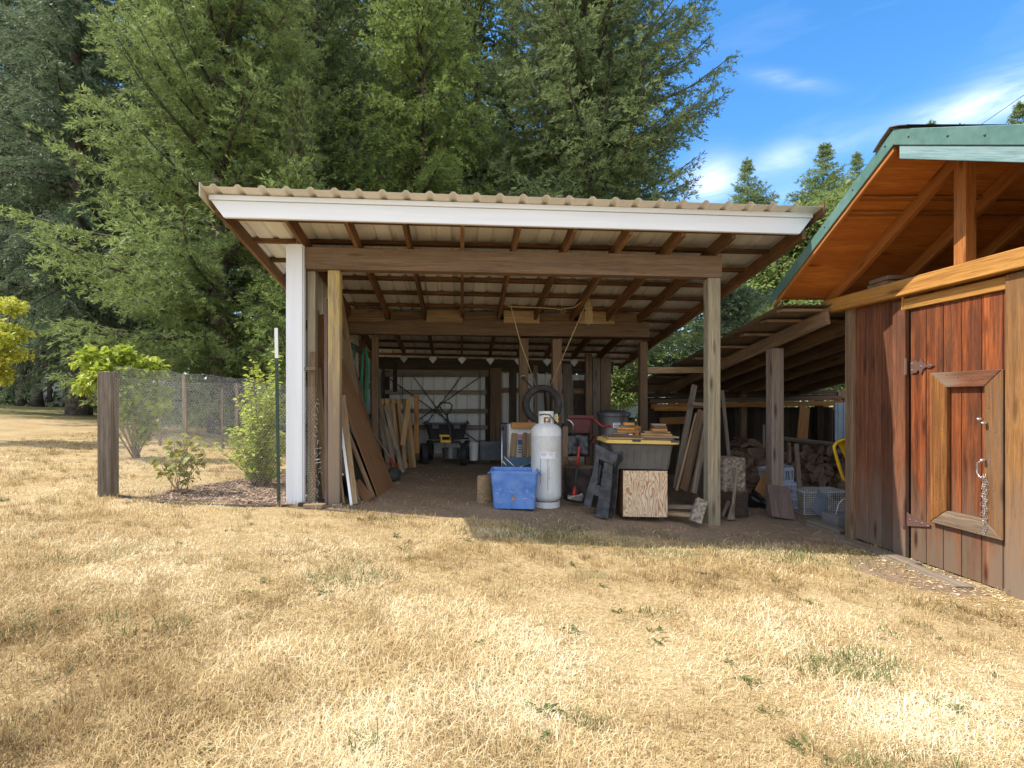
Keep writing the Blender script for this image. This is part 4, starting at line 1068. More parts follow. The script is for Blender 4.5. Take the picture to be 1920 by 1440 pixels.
# ------------------------------------------------------------------ conifers
def conifer(seed, H, Rb, z0, elev0=-8, elev1=38, droop=0.55, whorl=0.42, per=5, spray=0.13, leafw=0.022, dens=1.0, up=0.35, gap=0.12, twig_drop=0.35, ntri=4, shape=0.75, side=None):
    """returns (leaf arrays, limb MB) round the origin"""
    r = np.random.RandomState(seed)
    pos, dr, tone, size = [], [], [], []
    limbs = MB(); random.seed(seed)
    z = z0
    while z < H - 0.25:
        fr = (z - z0) / (H - z0)
        n = per + r.randint(0, 2)
        a0 = r.rand() * 6.28
        for k in range(n):
            if r.rand() < gap: continue
            L = Rb * (1 - fr) ** shape * (0.72 + 0.5 * r.rand()) + 0.18
            if fr < 0.12: L *= 0.75 + 2 * fr
            az = a0 + 6.283 * k / n + r.randn() * 0.22
            el = R(elev0 + (elev1 - elev0) * fr + r.randn() * 7)
            m = 9
            t = np.linspace(0, 1, m)
            rad = L * t * math.cos(el)
            zz = z + L * (t * math.sin(el) - droop * 0.5 * t ** 1.7 * (1 - fr * 0.6) + up * 0.45 * t ** 3)
            sw = 0.12 * L * np.sin(t * 2 + r.rand() * 6) * t
            px = np.cos(az) * rad - np.sin(az) * sw; py = np.sin(az) * rad + np.cos(az) * sw
            path = np.stack([px, py, zz], -1)
            if L > 0.5 * Rb * 0.5 or fr < 0.6:
                limbs.tube([tuple(p) for p in path[::2]], [0.012 + 0.016 * L * (1 - u) for u in t[::2]], 4, False)
            btone = 0.25 + 0.12 * r.randn()
            # twigs along both sides
            step = 0.15 / dens
            nt = max(3, int(L * 0.9 / step))
            ts_ = 0.07 + 0.93 * (np.arange(nt) + r.rand(nt) * 0.8) / nt
            ts_ = np.clip(ts_, 0, 1)
            for sgn in (-1, 1):
                tt = np.clip(ts_ + r.randn(nt) * 0.02, 0.05, 1)
                fi = tt * (m - 1); i0 = np.minimum(fi.astype(int), m - 2); ff = (fi - i0)[:, None]
                b = path[i0] * (1 - ff) + path[i0 + 1] * ff
                tg = path[i0 + 1] - path[i0]; tg /= np.linalg.norm(tg, axis=1)[:, None]
                sd = np.stack([-tg[:, 1], tg[:, 0], np.zeros(nt)], -1) * sgn
                ang = R(52) + r.randn(nt) * 0.22
                d = tg * np.cos(ang)[:, None] + sd * np.sin(ang)[:, None]
                d[:, 2] += r.randn(nt) * 0.12 - twig_drop * (0.6 + 0.8 * r.rand(nt)) * (1 - fr)
                d /= np.linalg.norm(d, axis=1)[:, None]
                ln = np.minimum(0.34 * L, 0.85) * (0.35 + 0.65 * np.sin(np.clip(1.15 - tt, 0, 1) * 2.2)) * (0.6 + 0.6 * r.rand(nt)) + 0.06
                tw = r.randn(nt) * 0.10
                ns = np.maximum(2, (ln / (spray * 0.62)).astype(int))
                for j in range(int(ns.max())):
                    kk = ns > j
                    u = ((j + 0.4) / ns)[kk]
                    pp = b[kk] + d[kk] * (ln[kk] * u)[:, None]
                    pp[:, 2] -= (u ** 2) * ln[kk] * 0.22 * (1 + twig_drop)
                    jit = r.randn(len(pp), 3) * 0.025
                    pos.append(pp + jit)
                    dd = d[kk] + r.randn(len(pp), 3) * 0.32; dr.append(dd / np.linalg.norm(dd, axis=1)[:, None])
                    tone.append(np.clip(btone + tw[kk] + 0.34 * r.rand(len(pp)) + 0.25 * (u > 0.82), 0, 1))
                    size.append(np.full(len(pp), 1.0))
        z += whorl * (0.65 + 0.7 * r.rand()) * (1 - 0.45 * fr)
    # leader
    nl = 14
    pos.append(np.stack([r.randn(nl) * 0.03, r.randn(nl) * 0.03, np.linspace(H - 0.7, H, nl)], -1))
    dd = np.stack([r.randn(nl) * 0.5, r.randn(nl) * 0.5, np.ones(nl)], -1); dr.append(dd / np.linalg.norm(dd, axis=1)[:, None])
    tone.append(np.full(nl, 0.6)); size.append(np.full(nl, 1.0))
    pos = np.concatenate(pos); dr = np.concatenate(dr); tone = np.concatenate(tone); n = len(pos)
    if side is not None:        # keep the lower back half thin
        pass
    vs = []
    for j in range(ntri):
        v = dr * 0.9 + r.randn(n, 3) * 0.42; v[:, 2] -= 0.03
        v /= np.linalg.norm(v, axis=1)[:, None]
        w = np.cross(v, r.randn(n, 3)); w /= np.linalg.norm(w, axis=1)[:, None]
        s = spray * (0.7 + 0.7 * r.rand(n))[:, None]; hw = leafw * (0.7 + 0.6 * r.rand(n))[:, None]
        st = pos - dr * spray * 0.3 * r.rand(n)[:, None]
        vs.append(np.stack([st, st + v * s * 0.5 + w * hw, st + v * s, st + v * s * 0.5 - w * hw], 1))
    vs = np.stack(vs, 1).reshape(-1, 3)
    fs = np.arange(len(vs)).reshape(-1, 4)
    tn = np.clip(np.repeat(tone, 4 * ntri) + np.repeat(r.randn(n * ntri) * 0.06, 4), 0, 1)
    return (vs, fs, tn), limbs

def trunk(H, rad, seed, n=10, bend=0.15):
    b = MB(); r = np.random.RandomState(seed); m = 14
    pts = []; rr = []
    for i in range(m):
        t = i / (m - 1)
        pts.append((bend * math.sin(t * 3 + seed) * t, bend * math.cos(t * 2.3 + seed) * t, H * t - 0.1))
        rr.append(rad * ((1 - t) ** 0.8 * 0.92 + 0.02) * (1 + 0.35 * max(0, 1 - t * 14)))
    return b.tube(pts, rr, n)

def make_conifer(name, label, x, y, mat, H, Rb, z0, trad, seed, group=None, barkm='bark', rz=0.0, **kw):
    z = float(gz(x, y))
    t = thing(name, label, 'tree', (x, y, z), group)
    (vs, fs, tn), limbs = conifer(seed, H, Rb, z0, **kw)
    if rz:
        c, s = math.cos(rz), math.sin(rz); vs = vs @ np.array([[c, s, 0], [-s, c, 0], [0, 0, 1]])
    off = np.array([x, y, z])
    npmesh('crown', vs + off, fs, M[mat], parent=t, attrs={'r': tn})
    tb = trunk(H * 0.97, trad, seed); tb.v = [v + Vector(off) for v in tb.v]
    tb.build('trunk', M[barkm], t, smooth=True)
    if limbs.v:
        a = Matrix.Rotation(rz, 4, 'Z') if rz else Matrix.Identity(4)
        limbs.v = [a @ v + Vector(off) for v in limbs.v]
        limbs.build('limbs', M['darkbark'], t)
    return t
GB = 'conifers behind the shed'
def X_(px, y): return (px - U0) * y / F
make_conifer('spruce_tree', 'tall dark bluish conifer with a bare lower trunk left of the lawn shrub', X_(148, 18.5), 18.5, 'fir_blue', 23, 4.3, 2.3, 0.36, 21, GB, elev0=-12, elev1=30, droop=0.7, whorl=0.52, spray=0.17, leafw=0.013, ntri=6, twig_drop=0.6, dens=0.8, up=0.3)
make_conifer('spruce_tree', 'dark conifer whose branches fill the upper left corner, left of the bare trunk', X_(-70, 24), 24, 'fir_blue', 25, 4.6, 2.6, 0.3, 22, GB, elev0=-10, elev1=32, droop=0.6, whorl=0.55, spray=0.2, leafw=0.022, ntri=5, twig_drop=0.5, dens=0.7)
make_conifer('fir_tree', 'big bright yellow green fir with upswept branches left of the shed roof', X_(415, 14.2), 14.2, 'fir_bright', 19, 4.2, 0.75, 0.30, 23, GB, elev0=0, elev1=46, droop=0.55, whorl=0.36, gap=0.05, spray=0.125, leafw=0.0095, ntri=6, twig_drop=0.25, dens=1.0, up=0.55)
make_conifer('fir_tree', 'darker fir right behind the bright fir, above the left end of the shed roof', X_(590, 18.5), 18.5, 'fir_dark', 18.5, 3.7, 1.6, 0.34, 24, GB, elev0=-6, elev1=40, droop=0.55, whorl=0.5, spray=0.16, leafw=0.013, ntri=6, dens=0.85, shape=0.6)
make_conifer('fir_tree', 'yellowish green fir with drooping branches above the middle of the shed roof', X_(790, 17.0), 17.0, 'fir_yellow', 17.5, 3.1, 2.2, 0.3, 25, GB, elev0=-10, elev1=34, droop=0.75, whorl=0.45, spray=0.14, leafw=0.011, ntri=6, twig_drop=0.85, dens=0.8, shape=0.5)
make_conifer('spruce_tree', 'broad spruce with tufted branches against the sky above the right half of the shed roof', X_(1108, 16.6), 16.6, 'spruce', 19.5, 4.15, 3.3, 0.36, 26, GB, elev0=2, elev1=36, droop=0.5, whorl=0.42, per=6, spray=0.14, leafw=0.012, ntri=6, dens=0.95, up=0.7, twig_drop=0.35, shape=0.42)
make_conifer('young_fir', 'slim young fir with a pointed leader above the left third of the shed roof', X_(557, 12.2), 12.2, 'fir_bright', 8.75, 1.25, 1.0, 0.09, 27, elev0=5, elev1=48, droop=0.4, whorl=0.3, spray=0.11, leafw=0.010, ntri=6, up=0.5, dens=0.9)
make_conifer('young_fir', 'small lit fir tip peeping over the shed roof', X_(560, 11.0), 11.0, 'fir_yellow', 6.2, 1.05, 0.8, 0.07, 28, elev0=10, elev1=50, droop=0.4, whorl=0.27, spray=0.10, leafw=0.010, ntri=6, up=0.5, dens=0.9)
make_conifer('fir_tree', 'mid green fir low behind the right edge of the shed roof', X_(1345, 20.5), 20.5, 'fir_bright', 8.6, 2.3, 0.8, 0.2, 29, elev0=-8, elev1=40, droop=0.6, whorl=0.42, spray=0.16, leafw=0.03, dens=0.8)
# lower-detail trees further back, shared meshes
GF = 'dark forest conifers at the back'
far1 = make_conifer('forest_tree', 'dark forest conifer standing in the shade behind the front row', X_(40, 27), 27, 'fir_dark', 27, 4.3, 3.2, 0.34, 31, GF, elev0=-10, elev1=34, droop=0.6, whorl=0.62, spray=0.26, leafw=0.05, dens=0.5, ntri=3, barkm='darkbark')
for px, y, s in ((262, 29, 1.05), (-130, 30, 1.1), (400, 32, 1.15), (530, 31, 1.1), (660, 31, 1.15), (770, 33, 1.2), (890, 31, 1.15), (960, 33, 1.05), (1040, 32, 1.0), (160, 35, 1.1), (720, 36, 1.3), (830, 35, 1.25), (1110, 30, 0.9), (1180, 34, 0.92), (90, 34, 1.2), (320, 36, 1.25), (600, 37, 1.3), (-60, 35, 1.2)):
    c = copy_tree(far1); x = X_(px, y); c.location = (x, y, float(gz(x, y))); c.rotation_euler.z = random.uniform(0, 6); c.scale = (s, s, s)
GS = 'small conifers on the skyline'
sk = make_conifer('skyline_fir', 'lone small fir on the skyline right of the big spruce', X_(1401, 46), 46, 'fir_bright', 23.3, 9.0, 4, 0.3, 32, GS, elev0=-20, elev1=30, droop=0.4, whorl=0.62, per=7, gap=0.05, spray=0.24, leafw=0.022, dens=0.75, ntri=5, shape=1.15)
for px, y, top, sx, lab in ((1545, 40, 268, 1.12, 'tall green fir on the skyline, left of the barn roof edge'), (1606, 45, 285, 0.85, 'thinner grey green fir behind the barn roof edge'), (1912, 38, 190, 1.0, 'dark fir top above the barn ridge at the right edge'), (1745, 62, 225, 0.7, 'tiny fir tip just above the barn ridge'), (1800, 66, 232, 0.7, 'fir tip barely showing above the barn ridge, right of the tiny one')):
    c = copy_tree(sk); x = X_(px, y); z = float(gz(x, y)); h = CH + (V0 - top) * y / F - z
    c.location = (x, y, z); c.scale = (h / 23.3 * sx, h / 23.3 * sx, h / 23.3); c.rotation_euler.z = random.uniform(0, 6); c['label'] = lab
# thin forest trunks at the far left, seen under the boughs
GT = 'slim trunks in the forest edge'
r_ = np.random.RandomState(4)
tp = None
for i, px in enumerate((8, 25, 33, 42, 52, 61, 70, 77, 84, 93, 120, 210, 235, 260, 300, 330, 365)):
    y = 24 + 12 * r_.rand() if i % 3 else 22 + 2 * r_.rand(); x = X_(px, y); z = float(gz(x, y))
    if tp is None:
        tp = thing('bare_tree', 'slim bare trunk in the shaded forest edge', 'tree', (x, y, z), GT)
        b = trunk(9, 0.17, 5); b.v = [v + Vector((x, y, z)) for v in b.v]; b.build('trunk', M['darkbark'], tp, smooth=True)
        for q_ in range(8):
            pass
    else:
        c = copy_tree(tp); c.location = (x, y, z); s = 0.55 + 0.9 * r_.rand(); c.scale = (s, s, 1)

# ------------------------------------------------------------------ broadleaf crowns and shrubs
def leaves(pos, dirs, size, seed, tone, fold=0.25, aspect=0.62):
    r = np.random.RandomState(seed); n = len(pos)
    d = dirs / (np.linalg.norm(dirs, axis=1)[:, None] + 1e-9)
    up = r.randn(n, 3) * 0.45 + np.array([0, 0, 1.0])
    w = np.cross(d, up); w /= np.linalg.norm(w, axis=1)[:, None]
    nn = np.cross(w, d)
    s = size * (0.65 + 0.7 * r.rand(n)); s = s[:, None]
    a = pos; tip = pos + d * s - nn * s * 0.12
    m1 = pos + d * s * 0.32 + nn * s * fold * 0.25; m2 = pos + d * s * 0.7 + nn * s * fold * 0.15
    hw = s * aspect * 0.5
    v = np.stack([a, m1 + w * hw + nn * hw * fold, m2 + w * hw * 0.75 + nn * hw * fold, tip, m2 - w * hw * 0.75 + nn * hw * fold, m1 - w * hw + nn * hw * fold, (m1 + m2) / 2], 1).reshape(-1, 3)
    i = np.arange(n)[:, None] * 7
    fs = np.concatenate([i + [0, 1, 6, 5], i + [1, 2, 3, 6], i + [5, 6, 3, 4]])
    return v, fs, np.repeat(np.clip(tone, 0, 1), 7)

def blob_crown(seed, n, lobes, size, tone0=0.3):
    """leaves on the shells of several lobes (x,y,z,rx,ry,rz)"""
    r = np.random.RandomState(seed); ps, ds, tn = [], [], []
    lobes = np.array(lobes, float); wt = lobes[:, 3] * lobes[:, 5]; wt /= wt.sum()
    for L, k in zip(lobes, wt):
        m = int(n * k)
        u = r.randn(m, 3); u /= np.linalg.norm(u, axis=1)[:, None]
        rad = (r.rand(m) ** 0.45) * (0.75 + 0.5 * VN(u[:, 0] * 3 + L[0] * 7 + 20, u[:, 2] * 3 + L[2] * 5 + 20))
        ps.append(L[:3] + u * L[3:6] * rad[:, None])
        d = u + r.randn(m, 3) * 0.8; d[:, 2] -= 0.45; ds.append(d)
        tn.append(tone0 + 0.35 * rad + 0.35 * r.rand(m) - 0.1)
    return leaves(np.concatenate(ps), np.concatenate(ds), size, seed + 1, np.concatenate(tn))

def shrub(name, label, cat, x, y, mat, lobes, n, size, stems, seed, group=None, tone0=0.3, stemr=0.012, stemmat='stem'):
    z = float(gz(x, y)); t = thing(name, label, cat, (x, y, z), group)
    v, f, tn = blob_crown(seed, n, lobes, size, tone0)
    npmesh('foliage', v + np.array([x, y, z]), f, M[mat], parent=t, attrs={'r': tn})
    b = MB(); r = np.random.RandomState(seed)
    for s in stems:
        p0 = Vector((x + r.randn() * 0.03, y + r.randn() * 0.03, z - 0.02)); p1 = Vector((x, y, z)) + Vector(s)
        mid = (p0 + p1) / 2 + Vector((r.randn() * 0.05, r.randn() * 0.05, 0.04))
        b.tube([p0, mid, p1], [stemr, stemr * 0.8, stemr * 0.4], 6)
    b.build('stems', M[stemmat], t, smooth=True)
    return t
def shoots(name, label, cat, x, y, mat, tips, size, step, seed, drop=0.3, start=0.25, stemr=0.006, tone0=0.3, per=1, group=None):
    """leaves set alternately along slender stems that run from the root to the tips"""
    z = float(gz(x, y)); t = thing(name, label, cat, (x, y, z), group); r = np.random.RandomState(seed)
    ps, ds, tn = [], [], []; b = MB()
    for tp_ in tips:
        p0 = np.array([r.randn() * 0.05, r.randn() * 0.05, -0.02]); p2 = np.array(tp_, float)
        p1 = (p0 + p2) / 2 + np.array([r.randn() * 0.05, r.randn() * 0.05, 0.05]); L = np.linalg.norm(p2 - p0); n = max(4, int(L / step))
        path = [(1 - u) ** 2 * p0 + 2 * u * (1 - u) * p1 + u * u * p2 for u in np.linspace(0, 1, 9)]
        b.tube([tuple(p + np.array([x, y, z])) for p in path], [stemr * (1 - 0.75 * u) for u in np.linspace(0, 1, 9)], 5)
        for i in range(n):
            for _ in range(per):
                u = start + (1 - start) * (i + r.rand()) / n; u = min(u, 1)
                p = (1 - u) ** 2 * p0 + 2 * u * (1 - u) * p1 + u * u * p2
                a = r.rand() * 6.28; d = np.array([math.cos(a), math.sin(a), 0.5 - drop * 2 * r.rand()])
                ps.append(p + d * size * 0.25); ds.append(d); tn.append(tone0 + 0.6 * r.rand())
    v, f, tone = leaves(np.array(ps), np.array(ds), size, seed + 1, np.array(tn))
    npmesh('foliage', v + np.array([x, y, z]), f, M[mat], parent=t, attrs={'r': tone})
    b.build('stems', M['stem'], t, smooth=True); return t
# maple at the left edge (layered)
r_ = np.random.RandomState(12); y = 10.0; xm = X_(-25, y); zg = float(gz(xm, y)); lob = []
for (px, py, w) in ((15, 575, 0.22), (-30, 610, 0.5), (8, 622, 0.38), (30, 640, 0.25), (-10, 660, 0.5), (15, 675, 0.32), (-40, 690, 0.5), (0, 705, 0.25), (-60, 640, 0.6), (-50, 560, 0.4)):
    p = P(px, py, y); lob.append((p.x - xm, r_.randn() * 0.2, p.z - zg, w, w * 1.1, 0.16))
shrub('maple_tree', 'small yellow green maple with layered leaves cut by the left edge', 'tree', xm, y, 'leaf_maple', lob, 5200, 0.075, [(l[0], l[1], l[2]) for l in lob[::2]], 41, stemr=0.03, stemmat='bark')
# viburnum-like shrub
y = 8.6; xm = X_(258, y); zg = float(gz(xm, y)); lob = []
for (px, py, w, h) in ((180, 672, .28, .17), (225, 665, .25, .14), (165, 705, .22, .14), (215, 705, .34, .2), (265, 690, .3, .2), (250, 735, .33, .2), (285, 740, .22, .2), (305, 768, .12, .07), (235, 770, .2, .16), (262, 800, .17, .2), (255, 825, .1, .1), (155, 725, .12, .1)):
    p = P(px, py, y); lob.append((p.x - xm, r_.randn() * 0.12, p.z - zg, w, w * 0.9, h))
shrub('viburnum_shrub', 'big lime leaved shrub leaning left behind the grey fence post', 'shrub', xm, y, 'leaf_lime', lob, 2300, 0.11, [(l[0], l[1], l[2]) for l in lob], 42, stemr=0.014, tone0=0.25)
# leggy little plant on the mulch
y = 6.1; xm = X_(338, y); zg = float(gz(xm, y)); tips = []
for (px, py) in ((322, 818), (356, 812), (384, 824), (340, 838), (372, 850), (312, 856), (352, 862), (306, 880), (368, 890), (330, 872), (390, 848)):
    p = P(px, py, y); tips.append((p.x - xm, r_.randn() * 0.08, p.z - zg))
shoots('currant_plant', 'small leggy plant with drooping yellowish leaves on the mulch', 'plant', xm, y, 'leaf_small', tips, 0.092, 0.030, 43, 0.75, 0.5, 0.006, 0.25)
# bright bush by the shed corner
y = 6.75; xm = X_(490, y); zg = float(gz(xm, y)); tips = []
q = np.random.RandomState(44)
for (px, py) in ((505, 655), (487, 680), (522, 700), (455, 712), (472, 735), (444, 760), (430, 800), (424, 820), (515, 730), (538, 745), (500, 740), (460, 780), (480, 800), (530, 790), (545, 800), (440, 840), (520, 830), (470, 840), (495, 850), (540, 850), (450, 860), (508, 780)):
    for k in range(3):
        p = P(px + q.randn() * 9, py + abs(q.randn()) * 16, y); tips.append((p.x - xm, q.randn() * 0.18, p.z - zg))
shoots('currant_bush', 'bushy bright green shrub with upright shoots beside the white corner post', 'shrub', xm, y, 'leaf_bush', tips, 0.058, 0.018, 45, 0.35, 0.14, 0.006, 0.35)
# broadleaf trees beyond the sheds on the right
def far_crown(name, label, px, y, lobes, n, size, mat, seed, trad=0.18, group=None):
    x = X_(px, y); z = float(gz(x, y)); lob = []
    for (qx, qy, w, h) in lobes:
        p = P(qx, qy, y); lob.append((p.x - x, np.random.RandomState(seed + int(qx)).randn() * 0.8, p.z - z, w * y / F, w * y / F, h * y / F))
    t = thing(name, label, 'tree', (x, y, z), group)
    v, f, tn = blob_crown(seed, n, lob, size, 0.2)
    npmesh('crown', v + np.array([x, y, z]), f, M[mat], parent=t, attrs={'r': tn})
    b = trunk(max(l[2] for l in lob), trad, seed); b.v = [v_ + Vector((x, y, z)) for v_ in b.v]; b.build('trunk', M['bark'], t, smooth=True)
    return t
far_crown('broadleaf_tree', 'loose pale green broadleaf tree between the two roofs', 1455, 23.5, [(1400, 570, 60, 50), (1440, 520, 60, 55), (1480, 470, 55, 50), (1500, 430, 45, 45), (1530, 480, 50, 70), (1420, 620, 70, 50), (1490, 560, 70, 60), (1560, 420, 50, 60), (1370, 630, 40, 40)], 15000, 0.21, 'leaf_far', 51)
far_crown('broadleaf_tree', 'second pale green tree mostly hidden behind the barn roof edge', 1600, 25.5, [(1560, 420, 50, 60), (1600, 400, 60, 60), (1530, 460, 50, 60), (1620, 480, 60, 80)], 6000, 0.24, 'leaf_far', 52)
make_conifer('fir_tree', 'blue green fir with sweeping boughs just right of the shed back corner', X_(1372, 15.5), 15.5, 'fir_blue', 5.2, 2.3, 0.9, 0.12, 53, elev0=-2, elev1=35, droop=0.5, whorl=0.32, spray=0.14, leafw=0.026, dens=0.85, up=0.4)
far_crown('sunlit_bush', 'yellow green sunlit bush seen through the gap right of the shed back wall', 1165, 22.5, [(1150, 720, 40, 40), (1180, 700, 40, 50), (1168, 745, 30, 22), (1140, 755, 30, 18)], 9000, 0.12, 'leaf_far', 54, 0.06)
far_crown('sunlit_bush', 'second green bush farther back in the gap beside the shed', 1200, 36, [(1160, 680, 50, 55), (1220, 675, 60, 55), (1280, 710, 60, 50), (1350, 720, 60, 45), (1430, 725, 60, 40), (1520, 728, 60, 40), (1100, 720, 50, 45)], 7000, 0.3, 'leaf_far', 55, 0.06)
# undergrowth at the forest edge behind the shed (one mass)
r_ = np.random.RandomState(9); lob = []
for i in range(46):
    px = -120 + 1120 * r_.rand(); yy = 22 + 14 * r_.rand(); h = 1.0 + 2.2 * r_.rand() ** 2
    if px < 110: h = 0.5
    x = X_(px, yy); lob.append((x, yy, float(gz(x, yy)) + h * 0.4, 1.3, 1.3, h))
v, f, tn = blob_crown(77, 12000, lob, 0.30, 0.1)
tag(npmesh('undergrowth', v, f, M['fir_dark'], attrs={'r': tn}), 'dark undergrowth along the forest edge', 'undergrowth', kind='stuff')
# ------------------------------------------------------------------ fence, wire, posts on the left
def hexmesh(path, h0, h1, cw=0.034, rh=0.026, wob=0.006, seed=1):
    """chicken wire hung along a polyline of (x,y); heights above the ground"""
    r = np.random.RandomState(seed)
    pth = np.array(path, float); sl = np.sqrt(((pth[1:] - pth[:-1]) ** 2).sum(1)); acc = np.concatenate([[0], np.cumsum(sl)])
    W_ = acc[-1]; nc = int(W_ / cw); nr = int((h1 - h0) / rh)
    def at(u, v):
        x = np.interp(u, acc, pth[:, 0]); y = np.interp(u, acc, pth[:, 1])
        bulge = 0.02 * np.sin(u * 5 + v * 4)
        return np.stack([x, y + bulge, gz(x, y) + h0 + v + 0.012 * np.sin(u * 6)], -1)
    segs = []
    for j in range(nr + 1):
        i = np.arange(nc); u = (i + 0.5 * (j % 2)) * cw; v = j * rh
        a = at(u, np.full(nc, v)); b = at(u, np.full(nc, v + rh * 0.45)); segs.append(np.stack([a, b], 1))
        if j < nr:
            for s in (-0.5, 0.5):
                c = at(np.clip(u + s * cw, 0, W_), np.full(nc, v + rh)); segs.append(np.stack([b, c], 1))
    u = np.linspace(0, W_, 60)
    for v in (0, h1 - h0):
        p = at(u, np.full(60, v)); segs.append(np.stack([p[:-1], p[1:]], 1))
    return np.concatenate(segs)
fence = thing('wire_fence', 'low chicken wire fence strung from the grey post to the white shed corner', 'fence', (-2.9, 5.6, 0.15))
b = MB(); b.wires(hexmesh([(-3.86, 5.63), (-2.9, 5.62), (-1.98, 5.60), (-1.70, 5.60), (-1.585, 5.63)], 0.03, 1.29), 0.0004); b.build('wire_mesh', M['wire'], fence)
r_ = random.Random(3)
b = MB()
for k in range(26):
    z = 0.15 + k * 0.045; p = Vector((-1.585 + r_.uniform(-.01, .01), 5.63, z)); 
    b.tube([p, p + Vector((r_.uniform(-.03, .03), r_.uniform(-.03, .02), r_.uniform(-.02, .03))), p + Vector((r_.uniform(-.04, .05), r_.uniform(-.05, .02), r_.uniform(-.02, .05)))], 0.0014, 3, False)
b.build('loose_wire_ends', M['wire'], fence)
b = MB(); x0 = P(203, 800, 5.62).x
b.beam((x0, 5.62, float(gz(x0, 5.62)) - 0.05), (x0, 5.62, CH + 0.31), 0.145, 0.145, up=(0, 1, 0)); 
b.build('post', M['fence'], fence, bev=0.006)
fb = thing('wire_fence', 'chicken wire fence on thin grey stakes running back along the mulch bed', 'fence', (-3.5, 8, 0.2))
xa, xb, xc = X_(345, 7.6), X_(446, 8.8), X_(540, 9.9)
b = MB(); b.wires(hexmesh([(-3.9, 5.75), (xa, 7.6), (xb, 8.8), (xc, 9.9), (-1.95, 10.3)], 0.25, 1.42, seed=2), 0.00045); b.build('wire_mesh', M['wire'], fb)
for i, (px, y, top, m_) in enumerate(((348, 7.6, 711, 'grey'), (446, 8.8, 719, 'grey'), (418, 10.6, 728, 'grey'))):
    b = MB(); x = X_(px, y); b.beam((x, y, float(gz(x, y)) - 0.05), (x - 0.02, y, CH + (V0 - top) * y / F), 0.05, 0.035, up=(0, 1, 0)); b.build('stake', M[m_], fb)
fc = thing('wire_fence', 'far stretch of chicken wire parallel to the trees behind the mulch bed', 'fence', (-4.6, 12, 0.25))
b = MB(); b.wires(hexmesh([(X_(300, 10.4), 10.4), (X_(400, 11.0), 11.0), (X_(540, 11.4), 11.4)], 0.1, 1.45, 0.045, 0.034, seed=5), 0.0005); b.build('wire_mesh', M['wire'], fc)
for px, y in ((300, 10.4), (345, 10.7), (470, 11.2)):
    b = MB(); x = X_(px, y); b.beam((x, y, float(gz(x, y)) - 0.05), (x, y, float(gz(x, y)) + 1.5), 0.045, 0.03, up=(0, 1, 0)); b.build('stake', M['grey'], fc)
# steel T post
tp_ = thing('fence_stake', 'dark green steel T post with a white painted top before the shed corner', 'post', (X_(523, 5.5), 5.5, float(gz(-2, 5.5))))
x = X_(523, 5.5); zg = float(gz(x, 5.5))
def tee(z0, z1, nm, m_):
    b = MB(); dx = -0.03 * 1
    f0 = lambda z: x + dx * (z - zg) / 1.9
    b.beam((f0(z0), 5.5, z0), (f0(z1), 5.5, z1), 0.036, 0.006, up=(0, 1, 0)); b.beam((f0(z0), 5.518, z0), (f0(z1), 5.518, z1), 0.006, 0.030, up=(0, 1, 0))
    return b, f0
b, f0 = tee(zg - 0.1, CH + 0.45, 'shaft', 'tpost')
z = zg + 0.1
while z < CH + 0.42:
    b.box((f0(z), 5.493, z), (0.018, 0.010, 0.014)); z += 0.055
b.build('shaft', M['tpost'], tp_)
b, f0 = tee(CH + 0.451, CH + 0.775, 'painted_top', 'white'); b.build('painted_top', M['white'], tp_)
# edging hose at the foot of the bed
b = MB(); b.tube([Vector((px_, yy, float(gz(px_, yy)) + 0.012)) for px_, yy in ((-3.8, 5.62), (-3.3, 5.45), (-2.9, 5.36), (-2.5, 5.40), (-2.1, 5.42), (-1.9, 5.5))], 0.012, 6)
tag(b.build('edging_strip', M['blackplastic'], loc=(-2.9, 5.4, 0.15)), 'black plastic edging strip along the front of the mulch bed', 'garden edging')
# flat chunks at the foot of the corner
for i, (px, y, s, m_, lab) in enumerate(((590, 5.55, 0.11, 'tan', 'pale flat wood chunk at the foot of the shed corner'), (572, 5.6, 0.07, 'dark', 'dark wood scrap at the foot of the white corner board'), (632, 5.6, 0.05, 'grey', 'grey stub of wood at the foot of the yellowish post'))):
    b = MB(); c = G(px, y, 0.02); b.box(c, (s * 2, s, 0.04), rz=0.3 * i - 0.2, axis=0); tag(b.build('wood_scrap', M[m_], loc=c, bev=0.005), lab, 'wood scrap')

# ------------------------------------------------------------------ lumber leaning inside the left wall
def board(name, label, a, ya, c, yc, w, th, mat, cat='board', roll=(0, 1, 0), group=None, bev=0.003):
    """a, c pixel of the bottom and top ends with their depths"""
    p = P(a[0], a[1], ya); q_ = P(c[0], c[1], yc)
    p.z = max(p.z, float(gz(p.x, p.y)) + 0.005)
    b = MB(); b.beam(p, q_, w, th, up=roll)
    return tag(b.build(name, M[mat], loc=p, bev=bev), label, cat, group)
board('plank', 'dark weathered plank leaning high beside the white corner post', (632, 930), 6.0, (587, 575), 6.6, 0.13, 0.04, 'grey', 'plank')
board('stick', 'short reddish stick standing against the shed corner post', (588, 935), 5.72, (587, 660), 5.76, 0.055, 0.03, 'brown', 'stick')
board('cleat', 'small wood block nailed across the short reddish stick', (570, 691), 5.69, (592, 691), 5.69, 0.03, 0.03, 'grey', 'wood block', (0, 0, 1))
board('plank', 'tan plank leaning between the corner and the yellowish post', (614, 935), 5.85, (593, 690), 6.0, 0.10, 0.035, 'tan', 'plank')
board('post_offcut', 'narrow dark upright board just left of the yellowish post', (614, 945), 5.78, (613, 560), 5.86, 0.035, 0.12, 'mauve', 'board')
board('plywood_strip', 'tall brown panel in the dark corner behind the leaning planks', (606, 925), 6.1, (597, 590), 6.3, 0.17, 0.012, 'plybrown', 'panel')
